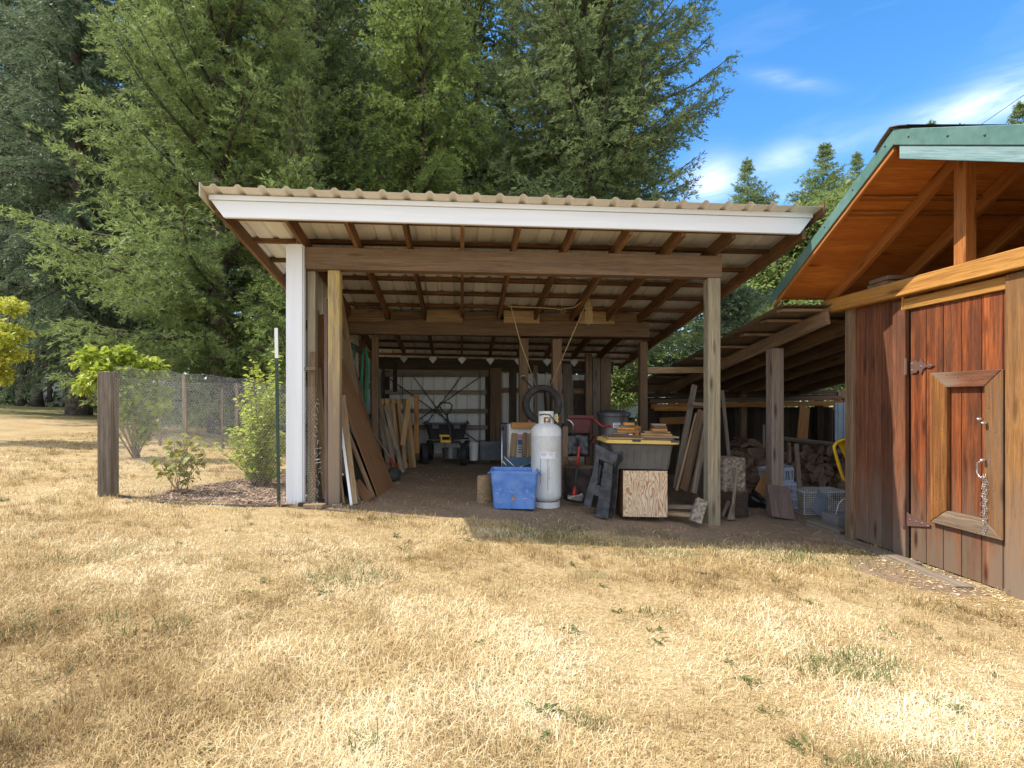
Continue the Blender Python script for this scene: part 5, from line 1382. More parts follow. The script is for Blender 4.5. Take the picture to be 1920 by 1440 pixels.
board('plank', 'grey plank leaning steeply in the dark corner', (600, 938), 5.95, (594, 700), 6.1, 0.07, 0.03, 'grey', 'plank')
board('plank', 'long pale plank leaning against the left wall above the hoses', (690, 905), 7.9, (634, 560), 7.0, 0.14, 0.03, 'tan', 'plank')
def quad(name, label, pts, th, mat, cat='panel'):
    c = [Vector(p) for p in pts]; n = (c[1] - c[0]).cross(c[3] - c[0]).normalized() * th
    b = MB(); b.hexa([c[0], c[1], c[1] + n, c[0] + n, c[3], c[2], c[2] + n, c[3] + n]); return tag(b.build(name, M[mat], loc=c[0], bev=0.002), label, cat)
gzf = lambda x, y: float(gz(x, y))
quad('plywood_sheet', 'large brown plywood sheet leaning against the left wall', [(-1.02, 6.30, gzf(-1, 6.3)), (-0.95, 7.22, gzf(-.95, 7.2)), (-1.68, 7.22, 1.87), (-1.72, 6.30, 1.93)], -0.012, 'plybrown', 'plywood')
quad('plywood_sheet', 'narrow dark panel half hidden behind the large plywood sheet', [(-1.16, 6.22, gzf(-1.1, 6.2)), (-1.1, 6.75, gzf(-1.1, 6.7)), (-1.72, 6.75, 1.45), (-1.72, 6.22, 1.2)], -0.012, 'dark', 'panel')
quad('plywood_sheet', 'grey edged board leaning low below the large plywood sheet', [(-1.2, 6.05, gzf(-1.1, 6.0)), (-1.15, 6.2, gzf(-1.1, 6.2)), (-1.70, 6.25, 1.0), (-1.72, 6.1, 0.98)], -0.02, 'grey', 'panel')
board('plank', 'light brown plank leaning just right of the yellowish post', (664, 946), 5.8, (641, 742), 6.2, 0.085, 0.035, 'tan', 'plank')
board('white_strip', 'thin white painted strip leaning right of the yellowish post', (659, 948), 5.72, (636, 775), 6.0, 0.03, 0.012, 'whitewood', 'strip')
board('stick', 'thin brown stick beside the foot of the yellowish post', (645, 944), 5.74, (637, 880), 5.85, 0.025, 0.02, 'brown', 'stick')
board('plank', 'brown plank edge leaning below the big plywood', (700, 932), 6.12, (648, 800), 6.3, 0.05, 0.03, 'brown', 'plank')
board('offcut', 'triangular brown board end on the floor under the plywood', (692, 938), 6.0, (668, 905), 6.2, 0.12, 0.02, 'plybrown', 'board')
board('plank', 'brown plank leaning behind the big plywood sheet below the hoses', (712, 880), 8.1, (658, 680), 7.6, 0.10, 0.03, 'brown', 'plank')
# hoses
def hank(name, label, px0, px1, py0, py1, y, n, mat, rad=0.011):
    r = random.Random(len(label)); b = None
    xc = (px0 + px1) / 2; root = None
    pts = []
    for k in range(n):
        hw = (px1 - px0) / 2 * r.uniform(0.35, 1.0); bot = py1 - r.uniform(0, 0.28) * (py1 - py0)
        dy = r.uniform(-0.05, 0.05)
        for t in range(16):
            a = 2 * math.pi * t / 16
            px = xc + hw * math.sin(a) * (0.9 + 0.2 * math.sin(a * 2)) + r.uniform(-.4, .4)
            py = (py0 + bot) / 2 - (bot - py0) / 2 * math.cos(a)
            pts.append(P(px, py, y + dy + 0.02 * k / n))
    b = MB(); b.tube(pts, rad, 6); return tag(b.build(name, M[mat], loc=P(xc, py0, y), smooth=True), label, 'hose')
hank('garden_hose', 'big hank of green garden hose hanging left of the stud', 673, 693, 652, 786, 8.0, 9, 'hose', 0.0085)
hank('garden_hose', 'small hank of green hose hanging beside the yellowish post', 645, 654, 640, 678, 7.4, 4, 'hose')
hank('garden_hose', 'dark green hose coil hanging between the two green hanks', 656, 666, 648, 690, 7.9, 4, 'hosedark')
# tools and thin boards before the pallet
b = MB(); p, q_ = P(742, 874, 7.6), P(700, 812, 8.0); d = (p - q_)
b.tube([q_, q_ + d * 0.75], 0.014, 7); tl = thing('long_tool', 'long grey handled tool with a red end leaning by the pallet', 'tool', G(742, 7.6)); b.build('handle', M['grey'], tl)
b = MB(); b.tube([q_ + d * 0.75, q_ + d], 0.017, 7); b.build('red_grip', M['red'], tl)
board('lath', 'thin grey board leaning on the pallet, left one', (728, 868), 8.3, (706, 752), 8.75, 0.07, 0.02, 'grey')
board('lath', 'thin grey board leaning on the pallet, middle one', (738, 870), 8.25, (711, 750), 8.7, 0.06, 0.02, 'grey')
board('lath', 'thin grey board leaning on the pallet, right one', (757, 886), 8.1, (722, 760), 8.65, 0.06, 0.02, 'grey')
b = MB(); c = G(738, 7.55, 0.09); b.lathe([(0.0, -0.05), (0.07, -0.05), (0.105, -0.03), (0.105, 0.03), (0.07, 0.05), (0, 0.05)], (0, 0, 0), 20)
Mx = Matrix.Translation(c + Vector((0, 0, 0.02))) @ Matrix.Rotation(R(35), 4, 'Z') @ Matrix.Rotation(R(75), 4, 'X'); b.v = [Mx @ v for v in b.v]
tag(b.build('spare_tire', M['cartrubber'], loc=c, smooth=True), 'small black cart tyre lying on the floor by the plywood', 'tyre')
# pallet
pal = thing('pallet', 'wooden pallet standing on edge against the left wall', 'pallet', (-1.1, 8.9, 0.05))
A, B_ = Vector((-1.36, 8.55, 0)), Vector((-0.83, 9.12, 0))
ux = (B_ - A).normalized(); un = Vector((ux.y, -ux.x, 0)); Wp = (B_ - A).length; Hp = 1.22
def pp_(u, v, n): 
    q0 = A + ux * u + un * (n - 0.16 * v); return Vector((q0.x, q0.y, 0.07 + v))
for u in (0.02, 0.15, 0.28, 0.41, 0.54, 0.67, 0.77):
    b = MB(); b.beam(pp_(min(u, Wp - 0.03), 0.0, 0.02), pp_(min(u, Wp - .03), Hp, 0.02), 0.075, 0.02, up=un); b.build('slat', M['pallet'], pal, bev=0.002)
for v in (0.04, Hp / 2 - 0.1, Hp - 0.04):
    b = MB(); b.beam(pp_(0, v, -0.04), pp_(Wp, v, -0.04), 0.09, 0.04, up=un); b.build('stringer', M['pallet'], pal, bev=0.002)
for u in (0.1, 0.34, 0.6):
    b = MB(); b.beam(pp_(u, 0.0, -0.10), pp_(u, Hp, -0.10), 0.09, 0.02, up=un); b.build('slat', M['pallet'], pal, bev=0.002)
board('pallet_board', 'slanting pallet board leaning on the face of the pallet', (755, 835), 8.62, (768, 746), 8.80, 0.085, 0.02, 'pallet')
board('pallet_board', 'upright orange board behind the right edge of the pallet', (781, 850), 9.5, (781, 742), 9.6, 0.09, 0.02, 'orange')

# ------------------------------------------------------------------ dump cart
cart = thing('dump_cart', 'black dump cart with a loop handle and yellow plate before the back door', 'cart', G(835, 9.7))
yc = 9.75; xc = X_(837, yc); zg = gzf(xc, yc); S_ = yc / F
b = MB()
def ringrect(w, d, z, yo=0.0, r=0.08):
    pts = []
    for cx, cy, a0 in ((w / 2 - r, d / 2 - r, 0), (-w / 2 + r, d / 2 - r, 90), (-w / 2 + r, -d / 2 + r, 180), (w / 2 - r, -d / 2 + r, 270)):
        for k in range(5):
            a = R(a0 + 90 * k / 4); pts.append((cx + r * math.cos(a), cy + r * math.sin(a) + yo, z))
    return pts
def shell(b, rings, closed_bottom=True, r=None):
    n = len(rings[0]); vs = [v for rg in rings for v in rg]
    fs = [[i * n + k, i * n + (k + 1) % n, (i + 1) * n + (k + 1) % n, (i + 1) * n + k] for i in range(len(rings) - 1) for k in range(n)]
    if closed_bottom: fs.append(list(range(n))[::-1])
    return b.add(vs, fs, None, r)
off = Vector((xc, yc + 0.35, zg))
def rr(w, d, z, r=0.08): return [tuple(Vector(p) + off) for p in ringrect(w, d, z, 0, r)]
shell(b, [rr(0.66, 0.85, 0.50), rr(0.76, 1.0, 0.74), rr(0.80, 1.05, 0.78), rr(0.86, 1.1, 0.785), rr(0.87, 1.1, 0.80), rr(0.86, 1.1, 0.82), rr(0.78, 1.02, 0.815), rr(0.74, 0.98, 0.74), rr(0.64, 0.82, 0.53)])
b.build('tub', M['blackplastic'], cart, auto=40)
b = MB()
for k in (-0.2, 0.2): b.box((xc + k, yc - 0.21, zg + 0.74), (0.14, 0.03, 0.09))
b.build('latch', M['blackplastic'], cart, bev=0.01)
for (px, dy, s) in ((795, 0.0, 1), (870, 0.0, 1), (800, 0.8, 0.9), (878, 0.8, 0.9)):
    b = MB(); r0 = 0.21
    prof = [(0.11, -0.045), (0.17, -0.065), (0.205, -0.055), (0.213, -0.03), (0.213, 0.03), (0.205, 0.055), (0.17, 0.065), (0.11, 0.045)]
    b.lathe(prof, (0, 0, 0), 28)
    Mx = Matrix.Translation((X_(px, yc), yc + dy, zg + 0.205)) @ Matrix.Rotation(R(12 if px < 830 else -8), 4, 'Z') @ Matrix.Rotation(R(90), 4, 'Y'); b.v = [Mx @ v for v in b.v]
    w_ = b.build('wheel', M['cartrubber'], cart, smooth=True)
    b = MB(); b.lathe([(0, -0.03), (0.11, -0.035), (0.112, 0.035), (0, 0.03)], (0, 0, 0), 20); b.v = [Mx @ v for v in b.v]; b.build('rim', M['blackplastic'], w_)
b = MB(); b.tube([P(800, 838, yc), P(808, 829, yc), P(835, 827, yc), P(862, 829, yc), P(866, 838, yc)], 0.022, 8); b.tube([P(803, 822, yc + 0.1), P(880, 822, yc + 0.1)], 0.018, 8); b.build('axle_frame', M['wiredark'], cart, smooth=True)
yh = yc - 0.35
b = MB(); b.tube([P(849, 832, yh), P(845, 815, yh), P(838, 778, yh + 0.02)], 0.018, 8); b.build('handle_shaft', M['blackplastic'], cart, smooth=True)
b = MB(); b.tube([P(838, 778, yh), P(829, 770, yh), P(823, 759, yh), P(826, 755, yh), P(843, 755.5, yh), P(848, 760, yh), P(845, 769, yh), P(838, 778, yh)], 0.015, 8); b.build('handle_grip', M['blackplastic'], cart, smooth=True)
b = MB(); a = P(825, 830, yc - 0.28)
for (x0, y0, x1, y1) in ((824, 815, 846, 819), (826, 825, 846, 830), (826, 819, 829, 825), (843, 819, 846, 825)):
    c1, c2 = P(x0, y1, yc - 0.28), P(x1, y0, yc - 0.28); b.box((c1 + c2) / 2, (c2.x - c1.x, 0.03, c2.z - c1.z))
b.build('release_plate', M['yellow'], cart, bev=0.004)
# things at the back wall
def bucket(name, label, px0, px1, py0, py1, y, mat, cat, rim=1.05, handle=False, taper=0.88, lid=False):
    c = P((px0 + px1) / 2, py1, y); s = y / F; rad = (px1 - px0) / 2 * s; h = (py1 - py0) * s
    t = thing(name, label, cat, c)
    b = MB(); b.lathe([(0.001, 0.0), (rad * taper, 0.0), (rad * 0.99, h * 0.95), (rad * rim, h * 0.955), (rad * rim, h), (rad * 0.97, h), (rad * 0.95, h * 0.96), (rad * taper * 0.95, 0.02), (0.001, 0.015)], c, 32)
    for k in (0.8, 0.87): b.lathe([(rad * (taper + (1 - taper) * k), h * k - 0.006), (rad * (taper + (1 - taper) * k) + 0.008, h * k), (rad * (taper + (1 - taper) * k), h * k + 0.006)], c, 32)
    b.build('body', M[mat], t, auto=40)
    return t, c, rad, h
t, c, rad, h = bucket('bucket', 'white plastic bucket by the back wall right of the dump cart', 879, 897, 829, 863, 10.1, 'white', 'bucket')
b = MB(); b.tube([c + Vector((rad * math.cos(a), -0.02 - rad * 0.6 * math.sin(a), h * 0.85 - 0.12 * math.sin(a))) for a in [math.pi * k / 10 for k in range(11)]], 0.004, 5); b.build('handle', M['wire'], t, smooth=True)
b = MB(); c = P(845, 858, 10.25); s = 10.25 / F; b.lathe([(0.001, 0), (15 * s, 0), (16 * s, 18 * s), (15 * s, 18 * s), (14 * s, 0.02), (0.001, 0.02)], c, 28)
tag(b.build('metal_tub', M['galv'], loc=c, auto=40), 'round galvanised tub on the floor under the dump cart', 'tub')
def tote(name, label, px0, px1, py0, py1, y, depth, mat, taper=0.9, yaw=0.0, cat='storage tote', rimh=0.03, lidm=None):
    s = y / F; w = (px1 - px0) * s; h = (py1 - py0) * s; c = P((px0 + px1) / 2, py1, y) + Vector((0, depth / 2, 0))
    t = thing(name, label, cat, c); Mz = Matrix.Translation(c) @ Matrix.Rotation(yaw, 4, 'Z')
    def rg(k, z, r): return [Mz @ Vector(p) for p in ringrect(w * k, depth * k, z, 0, r)]
    b = MB(); tp = taper
    shell(b, [rg(tp, 0, 0.04), rg(tp + (0.97 - tp) * 0.62, h * 0.62, 0.04), rg(tp + (0.97 - tp) * 0.64 + 0.015, h * 0.65, 0.04), rg(0.965, h - rimh, 0.04), rg(1.0, h - rimh, 0.045), rg(1.0, h, 0.045), rg(0.95, h, 0.04), rg(0.93, h - rimh * 1.5, 0.04), rg(tp * 0.96, 0.01, 0.03)])
    fl = rg(tp * 0.95, 0.012, 0.03); b.add(fl, [list(range(len(fl)))])
    b.build('body', M[mat], t, auto=35)
    return t, c, w, h, Mz
tote('storage_tote', 'slate grey plastic tote at the back wall beside the white bucket', 898, 944, 828, 863, 10.05, 0.4, 'slatetote', 0.92)
b = MB(); c = P(946, 862, 10.0); b.box(c + Vector((0, 0, 0.35)), (0.16, 0.12, 0.70)); 
pn = thing('metal_cabinet', 'tall narrow slate grey metal box standing behind the folding chair', 'box', c); b.build('body', M['bluegrey'], pn, bev=0.006)
b = MB(); b.box(P(943, 803, 9.93), (0.05, 0.012, 0.07)); b.build('latch', M['blackplastic'], pn)
# ------------------------------------------------------------------ firewood box, folding chair
yb = 7.2
bx = thing('firewood_box', 'white cardboard box printed blue and red behind the propane tank', 'box', G(976, yb))
b = MB(); c0, c1 = P(954, 872, yb), P(1000, 796, yb); b.box(((c0 + c1) / 2) + Vector((0, 0.15, 0)), (c1.x - c0.x, 0.30, c1.z - c0.z)); b.build('body', M['paper'], bx, bev=0.004)
for (x0, y0, x1, y1, m_) in ((971, 814, 980, 822, 'inkred'), (971, 824, 979, 834, 'inkblue'), (972, 837, 978, 839, 'ink'), (972, 842, 978, 844, 'ink'), (972, 847, 978, 849, 'ink')):
    b = MB(); c0, c1 = P(x0, y1, yb - 0.003), P(x1, y0, yb - 0.003); b.box((c0 + c1) / 2, (c1.x - c0.x, 0.003, c1.z - c0.z)); b.build('print', M[m_], bx)
board('split_log', 'split log standing on end, left one before the white box', (961, 858), 7.02, (965, 812), 7.08, 0.085, 0.06, 'tan', 'firewood', bev=0.012)
board('split_log', 'split log standing on end, middle one before the white box', (983, 858), 7.02, (985, 811), 7.08, 0.065, 0.06, 'brown', 'firewood', bev=0.012)
board('split_log', 'split log standing on end, right one beside the tank', (994, 858), 7.0, (995, 812), 7.06, 0.06, 0.06, 'tan', 'firewood', bev=0.012)
board('board_stack', 'orange board lying across the top of the white box', (958, 797), 7.2, (1004, 797), 7.2, 0.2, 0.075, 'orange', 'board', (0, 0, 1))
ch = thing('folding_chair', 'blue cloth folding chair with crossed steel legs behind the blue tote', 'chair', G(965, 6.7))
b = MB(); yf = 6.75
b.hexa([P(938, 912, yf), P(1000, 912, yf), P(1000, 912, yf + 0.05), P(938, 912, yf + 0.05), P(942, 858, yf), P(998, 857, yf), P(998, 857, yf + 0.05), P(942, 858, yf + 0.05)]); b.build('seat_cloth', M['blueCloth'], ch, bev=0.01)
for (p, q_) in (((941, 808), (941, 930)), ((945, 856), (985, 895)), ((998, 866), (955, 885)), ((955, 885), (950, 910)), ((942, 864), (955, 880))):
    b = MB(); b.tube([P(*p, yf - 0.04), P(*q_, yf - 0.04)], 0.008, 7); b.build('tube_leg', M['steel'], ch, smooth=True)
# ------------------------------------------------------------------ propane tank
yt = 6.3; c = G(1024, yt); xt = c.x; zt = c.z
pt = thing('propane_tank', 'tall white propane cylinder with a collar standing right of the blue tote', 'gas cylinder', c)
b = MB(); Rt = 0.185
prof = [(0.155, 0.0), (0.165, 0.0), (0.165, 0.06), (0.155, 0.07), (0.16, 0.085), (0.178, 0.11)]
b.lathe([(0.168, 0.0), (0.168, 0.07), (0.150, 0.07), (0.150, 0.0)], c, 40); b.build('foot_ring', M['tank'], pt, auto=40)
b = MB(); pr_ = []
for k in range(9): a = R(-90 + 90 * k / 8); pr_.append((max(0.001, Rt * math.cos(a)), 0.14 + 0.10 * math.sin(a)))
pr_ += [(Rt, 0.16), (Rt + 0.0015, 0.175), (Rt, 0.19), (Rt, 0.86), (Rt + 0.002, 0.865), (Rt + 0.002, 0.885), (Rt, 0.89)]
for k in range(1, 10): a = R(90 * k / 9); pr_.append((max(0.001, Rt * math.cos(a)), 0.92 + 0.115 * math.sin(a)))
b.lathe(pr_, c, 48); b.build('cylinder', M['tank'], pt, smooth=True)
b = MB(); rc = 0.094; n = 40; vs = []; 
for rad in (rc, rc - 0.005):
    for k in range(n + 1):
        a = R(-70) + R(320) * k / n + R(-90 + 90) - 0.0
        a = R(-90 + 28) + R(304) * k / n
        notch = 0.0
        vs += [(xt + rad * math.cos(a), yt + rad * math.sin(a), zt + 0.985), (xt + rad * math.cos(a), yt + rad * math.sin(a), zt + 1.165)]
m2 = 2 * (n + 1); fs = []
for k in range(n):
    fs += [[2 * k, 2 * k + 2, 2 * k + 3, 2 * k + 1], [m2 + 2 * k + 1, m2 + 2 * k + 3, m2 + 2 * k + 2, m2 + 2 * k], [2 * k + 1, 2 * k + 3, m2 + 2 * k + 3, m2 + 2 * k + 1]]
fs += [[0, 1, m2 + 1, m2], [2 * n + 1, 2 * n, m2 + 2 * n, m2 + 2 * n + 1]]
b.add(vs, fs)
# top bridge of the collar over the opening
for k in range(8):
    a0 = R(-90 - 28) + R(56) * k / 8; a1 = R(-90 - 28) + R(56) * (k + 1) / 8
    b.add([(xt + rc * math.cos(a), yt + rc * math.sin(a), zt + z) for a, z in ((a0, 1.095), (a1, 1.095), (a1, 1.165), (a0, 1.165))], [[0, 1, 2, 3]])
b.build('collar', M['tank'], pt)
b = MB(); b.lathe([(0.001, 1.03), (0.02, 1.03), (0.02, 1.09), (0.014, 1.10), (0.014, 1.125), (0.001, 1.125)], c, 14); b.tube([Vector((xt, yt, zt + 1.065)), Vector((xt, yt - 0.055, zt + 1.065))], [0.016, 0.018], 12); b.build('valve', M['brass'], pt, auto=40)
b = MB(); b.tube([Vector((xt - 0.09, yt - 0.05, zt + 1.12)), Vector((xt - 0.04, yt - 0.1, zt + 1.135)), Vector((xt + 0.03, yt - 0.1, zt + 1.125)), Vector((xt + 0.075, yt - 0.08, zt + 1.07)), Vector((xt + 0.11, yt - 0.11, zt + 1.03)), Vector((xt + 0.17, yt - 0.09, zt + 0.985))], 0.007, 6); b.build('strap', M['blackplastic'], pt, smooth=True)
b = MB()
for k in range(5): b.tube([Vector((xt + 0.085, yt - 0.07, zt + 1.06 + 0.012 * k)), Vector((xt + 0.115, yt - 0.1, zt + 1.055 + 0.02 * k)), Vector((xt + 0.125 + 0.01 * (k % 2), yt - 0.1, zt + 1.02 + 0.022 * k))], 0.006, 5)
b.build('cord_knot', M['cream'], pt, smooth=True)
def wrap(b, a0, a1, z0, z1, rad):
    n = 10; vs = []
    for k in range(n + 1):
        a = R(a0 + (a1 - a0) * k / n); vs += [(xt + rad * math.cos(a), yt + rad * math.sin(a), zt + z0), (xt + rad * math.cos(a), yt + rad * math.sin(a), zt + z1)]
    b.add(vs, [[2 * k, 2 * k + 2, 2 * k + 3, 2 * k + 1] for k in range(n)])
b = MB(); wrap(b, -120, -58, 0.60, 0.68, Rt + 0.003); b.build('label', M['labelw'], pt)
b = MB()
for z in (0.612, 0.625, 0.638, 0.651, 0.664): wrap(b, -63, -60, z, z + 0.007, Rt + 0.0045)
for (a0, a1, z) in ((-118, -95, 0.665), (-118, -98, 0.65), (-116, -100, 0.635), (-90, -72, 0.66), (-90, -75, 0.645)): wrap(b, a0, a1, z, z + 0.003, Rt + 0.0045)
b.build('label_print', M['ink'], pt)
b = MB(); wrap(b, -121, -119.5, 0.30, 0.60, Rt + 0.002); wrap(b, -94, -92.5, 0.22, 0.60, Rt + 0.002); wrap(b, -89, -88, 0.35, 0.5, Rt + 0.002); b.build('dirt_streak', M['grey'], pt)
# ------------------------------------------------------------------ blue tote
y0 = 5.90
t, c, w, h, Mz = tote('storage_tote', 'open bright blue plastic tote with a hole in its front', 922, 1013, 884, 955, y0, 0.40, 'bluetote', 0.86, R(-6))
b = MB()
pts = [Mz @ Vector((x, -0.40 * 0.5 * 0.895 - 0.004, z)) for x, z in ((-0.035, 0.115), (-0.02, 0.09), (0.005, 0.10), (0.012, 0.14), (-0.005, 0.175), (-0.018, 0.145))]
b.add(pts, [list(range(6))]); b.build('broken_hole', M['tan'], t)
rq = random.Random(6)
for k in range(9):       # pale scuffs on the front
    x0, z0 = rq.uniform(-0.22, 0.22), rq.uniform(0.02, 0.26); a = rq.uniform(-0.9, 0.9); L = rq.uniform(0.02, 0.06)
    yy_ = lambda z: -0.2 * (0.86 + 0.11 * z / h) - 0.0015
    b = MB(); b.add([Mz @ Vector((x0 + dx, yy_(z0 + dz), z0 + dz)) for dx, dz in ((0, 0), (L * math.cos(a), L * math.sin(a)), (L * math.cos(a), L * math.sin(a) + 0.005), (0, 0.004))], [[0, 1, 2, 3]]); b.build('scuff', M['cratewhite'], t)
for s in (-1, 1):
    b = MB(); b.tube([Mz @ Vector((s * w * 0.5, -0.08, h - 0.03)), Mz @ Vector((s * (w * 0.5 + 0.03), -0.07, h - 0.05)), Mz @ Vector((s * (w * 0.5 + 0.03), 0.07, h - 0.05)), Mz @ Vector((s * w * 0.5, 0.08, h - 0.03))], 0.008, 6); b.build('handle', M['bluetote'], t, smooth=True)
b = MB(); b.lathe([(0.001, 0), (0.11, 0), (0.115, 0.02), (0.11, 0.31), (0.10, 0.33), (0.001, 0.33)], (0, 0, 0), 18, sx=1.0, sy=0.55)
Mx = Matrix.Translation(G(910, 6.35)) @ Matrix.Rotation(R(25), 4, 'Z'); b.v = [Mx @ v for v in b.v]
tag(b.build('split_log', M['tan'], loc=G(910, 6.35), auto=40), 'short split log standing left of the blue tote', 'log')
# ------------------------------------------------------------------ chopping stump, axe
def stump(name, label, px, y, w, h, mat, topm='endgrain', seed=1, squash=1.0, cat='stump'):
    c = G(px, y, -0.01); t = thing(name, label, cat, c); r = random.Random(seed); n = 26
    ph = [r.uniform(0, 6) for _ in range(4)]
    def rad(a, z): return w / 2 * (1 + 0.05 * math.sin(2 * a + ph[0]) + 0.03 * math.sin(5 * a + ph[1]) + 0.025 * math.sin(9 * a + ph[2] + z) + 0.03 * r.uniform(-1, 1))
    rings = [[(c.x + rad(2 * math.pi * k / n, i) * math.cos(2 * math.pi * k / n), c.y + squash * rad(2 * math.pi * k / n, i) * math.sin(2 * math.pi * k / n), c.z + h * z) for k in range(n)] for i, z in enumerate((0, 0.15, 0.4, 0.65, 0.9, 1.0))]
    b = MB(); shell(b, rings, True); b.build('bark', M[mat], t, auto=60)
    b = MB(); b.add([(x, y_, z + 0.001) for x, y_, z in rings[-1]], [list(range(n))]); b.build('cut_top', M[topm], t)
    return t
stump('stump', 'chopping stump behind the red handled axe', 1086, 6.75, 0.40, 0.46, 'darkbark', seed=2)
board('plank_offcut', 'pale board lying on the chopping stump', (1062, 860), 6.72, (1090, 858), 6.75, 0.16, 0.03, 'tan', 'board', (0, 0, 1))
ax = thing('axe', 'splitting axe with a red and black handle leaning on the stump', 'axe', G(1079, 6.35))
b = MB(); p0, p1 = P(1076, 931, 6.35), P(1086, 838, 6.55); 
b.tube([p0.lerp(p1, t) for t in (0.08, 0.4, 0.62)], [0.017, 0.014, 0.015], 8); b.build('handle_shaft', M['blackplastic'], ax, smooth=True)
b = MB(); b.tube([p0.lerp(p1, t) for t in (0.62, 0.8, 0.93, 0.98)] + [p1 + Vector((0.015, 0, 0.01))], [0.017, 0.018, 0.018, 0.022, 0.018], 8); b.tube([p0.lerp(p1, t) for t in (0.0, 0.1, 0.2)], [0.03, 0.024, 0.017], 8); b.build('handle_grip', M['red'], ax, smooth=True)
b = MB(); e = [P(*q_, 6.32) for q_ in ((1065, 928), (1072, 930), (1086, 928), (1092, 925), (1094, 932), (1091, 940), (1083, 939), (1072, 937), (1064, 936))]; b.prism(e, (0, 0.03, 0)); b.build('axe_head', M['steel'], ax, bev=0.006)
# ------------------------------------------------------------------ folded sawhorses
for i, (dx, dy, lab) in enumerate(((0, 0, 'folded black plastic sawhorse, front one of the pair by the plywood box'), (0.07, 0.12, 'folded black plastic sawhorse, rear one of the pair by the plywood box'))):
    sh_ = thing('sawhorse', lab, 'sawhorse', G(1127, 5.7 + dy), 'folded sawhorses')
    Y0 = 5.62 + dy
    def sp(px, py, d=0.0): 
        v = P(px, py, Y0 + d); v.x += dx; return v
    # outline in its own slanted plane; left end is further away
    def slab(pts, d0, th, nm, bev=0.006):
        b = MB(); b.prism([sp(px, py, d0 + (1150 - px) / 1000 * 5.0) for px, py in pts], (0.012, th, 0)); return b.build(nm, M['sawhorse'], sh_, bev=bev)
    for d0 in (0.0, 0.06):
        slab([(1116, 833), (1128, 838), (1152, 851), (1157, 845), (1157, 862), (1148, 872), (1116, 858)], d0, 0.035, 'top_rail')
        slab([(1116, 856), (1123, 858), (1120, 905), (1113, 930), (1107, 954), (1094, 948), (1101, 918), (1110, 890)], d0, 0.035, 'leg')
        slab([(1133, 866), (1149, 872), (1146, 918), (1142, 958), (1140, 973), (1116, 971), (1121, 940), (1127, 905)], d0, 0.035, 'leg')
        slab([(1107, 905), (1127, 912), (1124, 932), (1102, 924)], d0 + 0.004, 0.03, 'cross_panel')
        for k in range(5):
            v_ = 880 + 17 * k; slab([(1129 - k * 2.2, v_), (1146 - k * 1.2, v_ + 5), (1146 - k * 1.2, v_ + 9), (1129 - k * 2.2, v_ + 4)], d0 - 0.008, 0.012, 'grip_rib', 0.001)
        slab([(1118, 843), (1152, 859), (1152, 862), (1118, 846)], d0 - 0.006, 0.01, 'grip_rib', 0.001)
        slab([(1114, 866), (1127, 872), (1122, 908), (1109, 904)], d0 + 0.03, 0.012, 'web', 0.002)
# ------------------------------------------------------------------ plywood box and black tote with a yellow lid
pb = thing('plywood_box', 'plywood box with bold grain on its front under the black tote', 'box', G(1207, 5.7))
yf = 5.70; c0, c1 = P(1169, 969, yf), P(1250, 883, yf); wb, hb, db = c1.x - c0.x, c1.z - c0.z, 0.50
Mz = Matrix.Translation(((c0 + c1) / 2)) @ Matrix.Rotation(R(-4), 4, 'Z')
b = MB(Mz); b.beam((0, 0, -hb / 2), (0, 0, hb / 2), wb, 0.018, up=(0, 1, 0)); b.build('front_panel', M['ply'], pb, bev=0.002)
b = MB(Mz)
for s in (-1, 1): b.beam((s * (wb / 2 - 0.01), 0.012 + db / 2, -hb / 2), (s * (wb / 2 - 0.01), 0.012 + db / 2, hb / 2), 0.018, db, up=(0, 1, 0))
b.beam((-wb / 2 + 0.02, db / 2, hb / 2 - 0.012), (wb / 2 - 0.02, db / 2, hb / 2 - 0.012), db - 0.02, 0.018); b.build('side_panel', M['plybrown'], pb, bev=0.002)
c = (c0 + c1) / 2
ztop = c1.z + 0.012
tt_ = thing('lidded_tote', 'charcoal storage tote with a bright yellow lid on the plywood box', 'storage tote', (X_(1203, 5.68), 5.9, ztop))
xc_, yc_ = X_(1205, 5.75), 5.98
Mz = Matrix.Translation((xc_, yc_, ztop)) @ Matrix.Rotation(R(-3.5), 4, 'Z') @ Matrix.Rotation(R(0.9), 4, 'Y')
def rg2(w, d, z, r): return [Mz @ Vector(p) for p in ringrect(w, d, z, 0, r)]
b = MB(); shell(b, [rg2(0.62, 0.44, 0, 0.04), rg2(0.69, 0.50, 0.275, 0.04), rg2(0.72, 0.52, 0.28, 0.04), rg2(0.72, 0.52, 0.30, 0.04)]); b.build('body', M['greytote'], tt_, auto=35)
b = MB()
for i in range(4):      # pressed U ribs on the front
    x0 = -0.24 + 0.155 * i; up_ = i % 2
    for (xa, za, xb_, zb2) in ((x0, 0.05, x0, 0.23), (x0 + 0.075, 0.05, x0 + 0.075, 0.23), (x0, 0.05 if up_ else 0.23, x0 + 0.075, 0.05 if up_ else 0.23)):
        ya = -(0.44 + 0.06 * za / 0.275) / 2 - 0.001; yb2 = -(0.44 + 0.06 * zb2 / 0.275) / 2 - 0.001
        b.tube([Mz @ Vector((xa, ya, za)), Mz @ Vector((xb_, yb2, zb2))], 0.004, 5)
b.build('pressed_rib', M['greytote'], tt_)
b = MB(); shell(b, [rg2(0.80, 0.56, 0.288, 0.06), rg2(0.815, 0.575, 0.292, 0.06), rg2(0.815, 0.575, 0.318, 0.06), rg2(0.79, 0.55, 0.33, 0.06), rg2(0.74, 0.50, 0.33, 0.05), rg2(0.73, 0.49, 0.322, 0.05)])
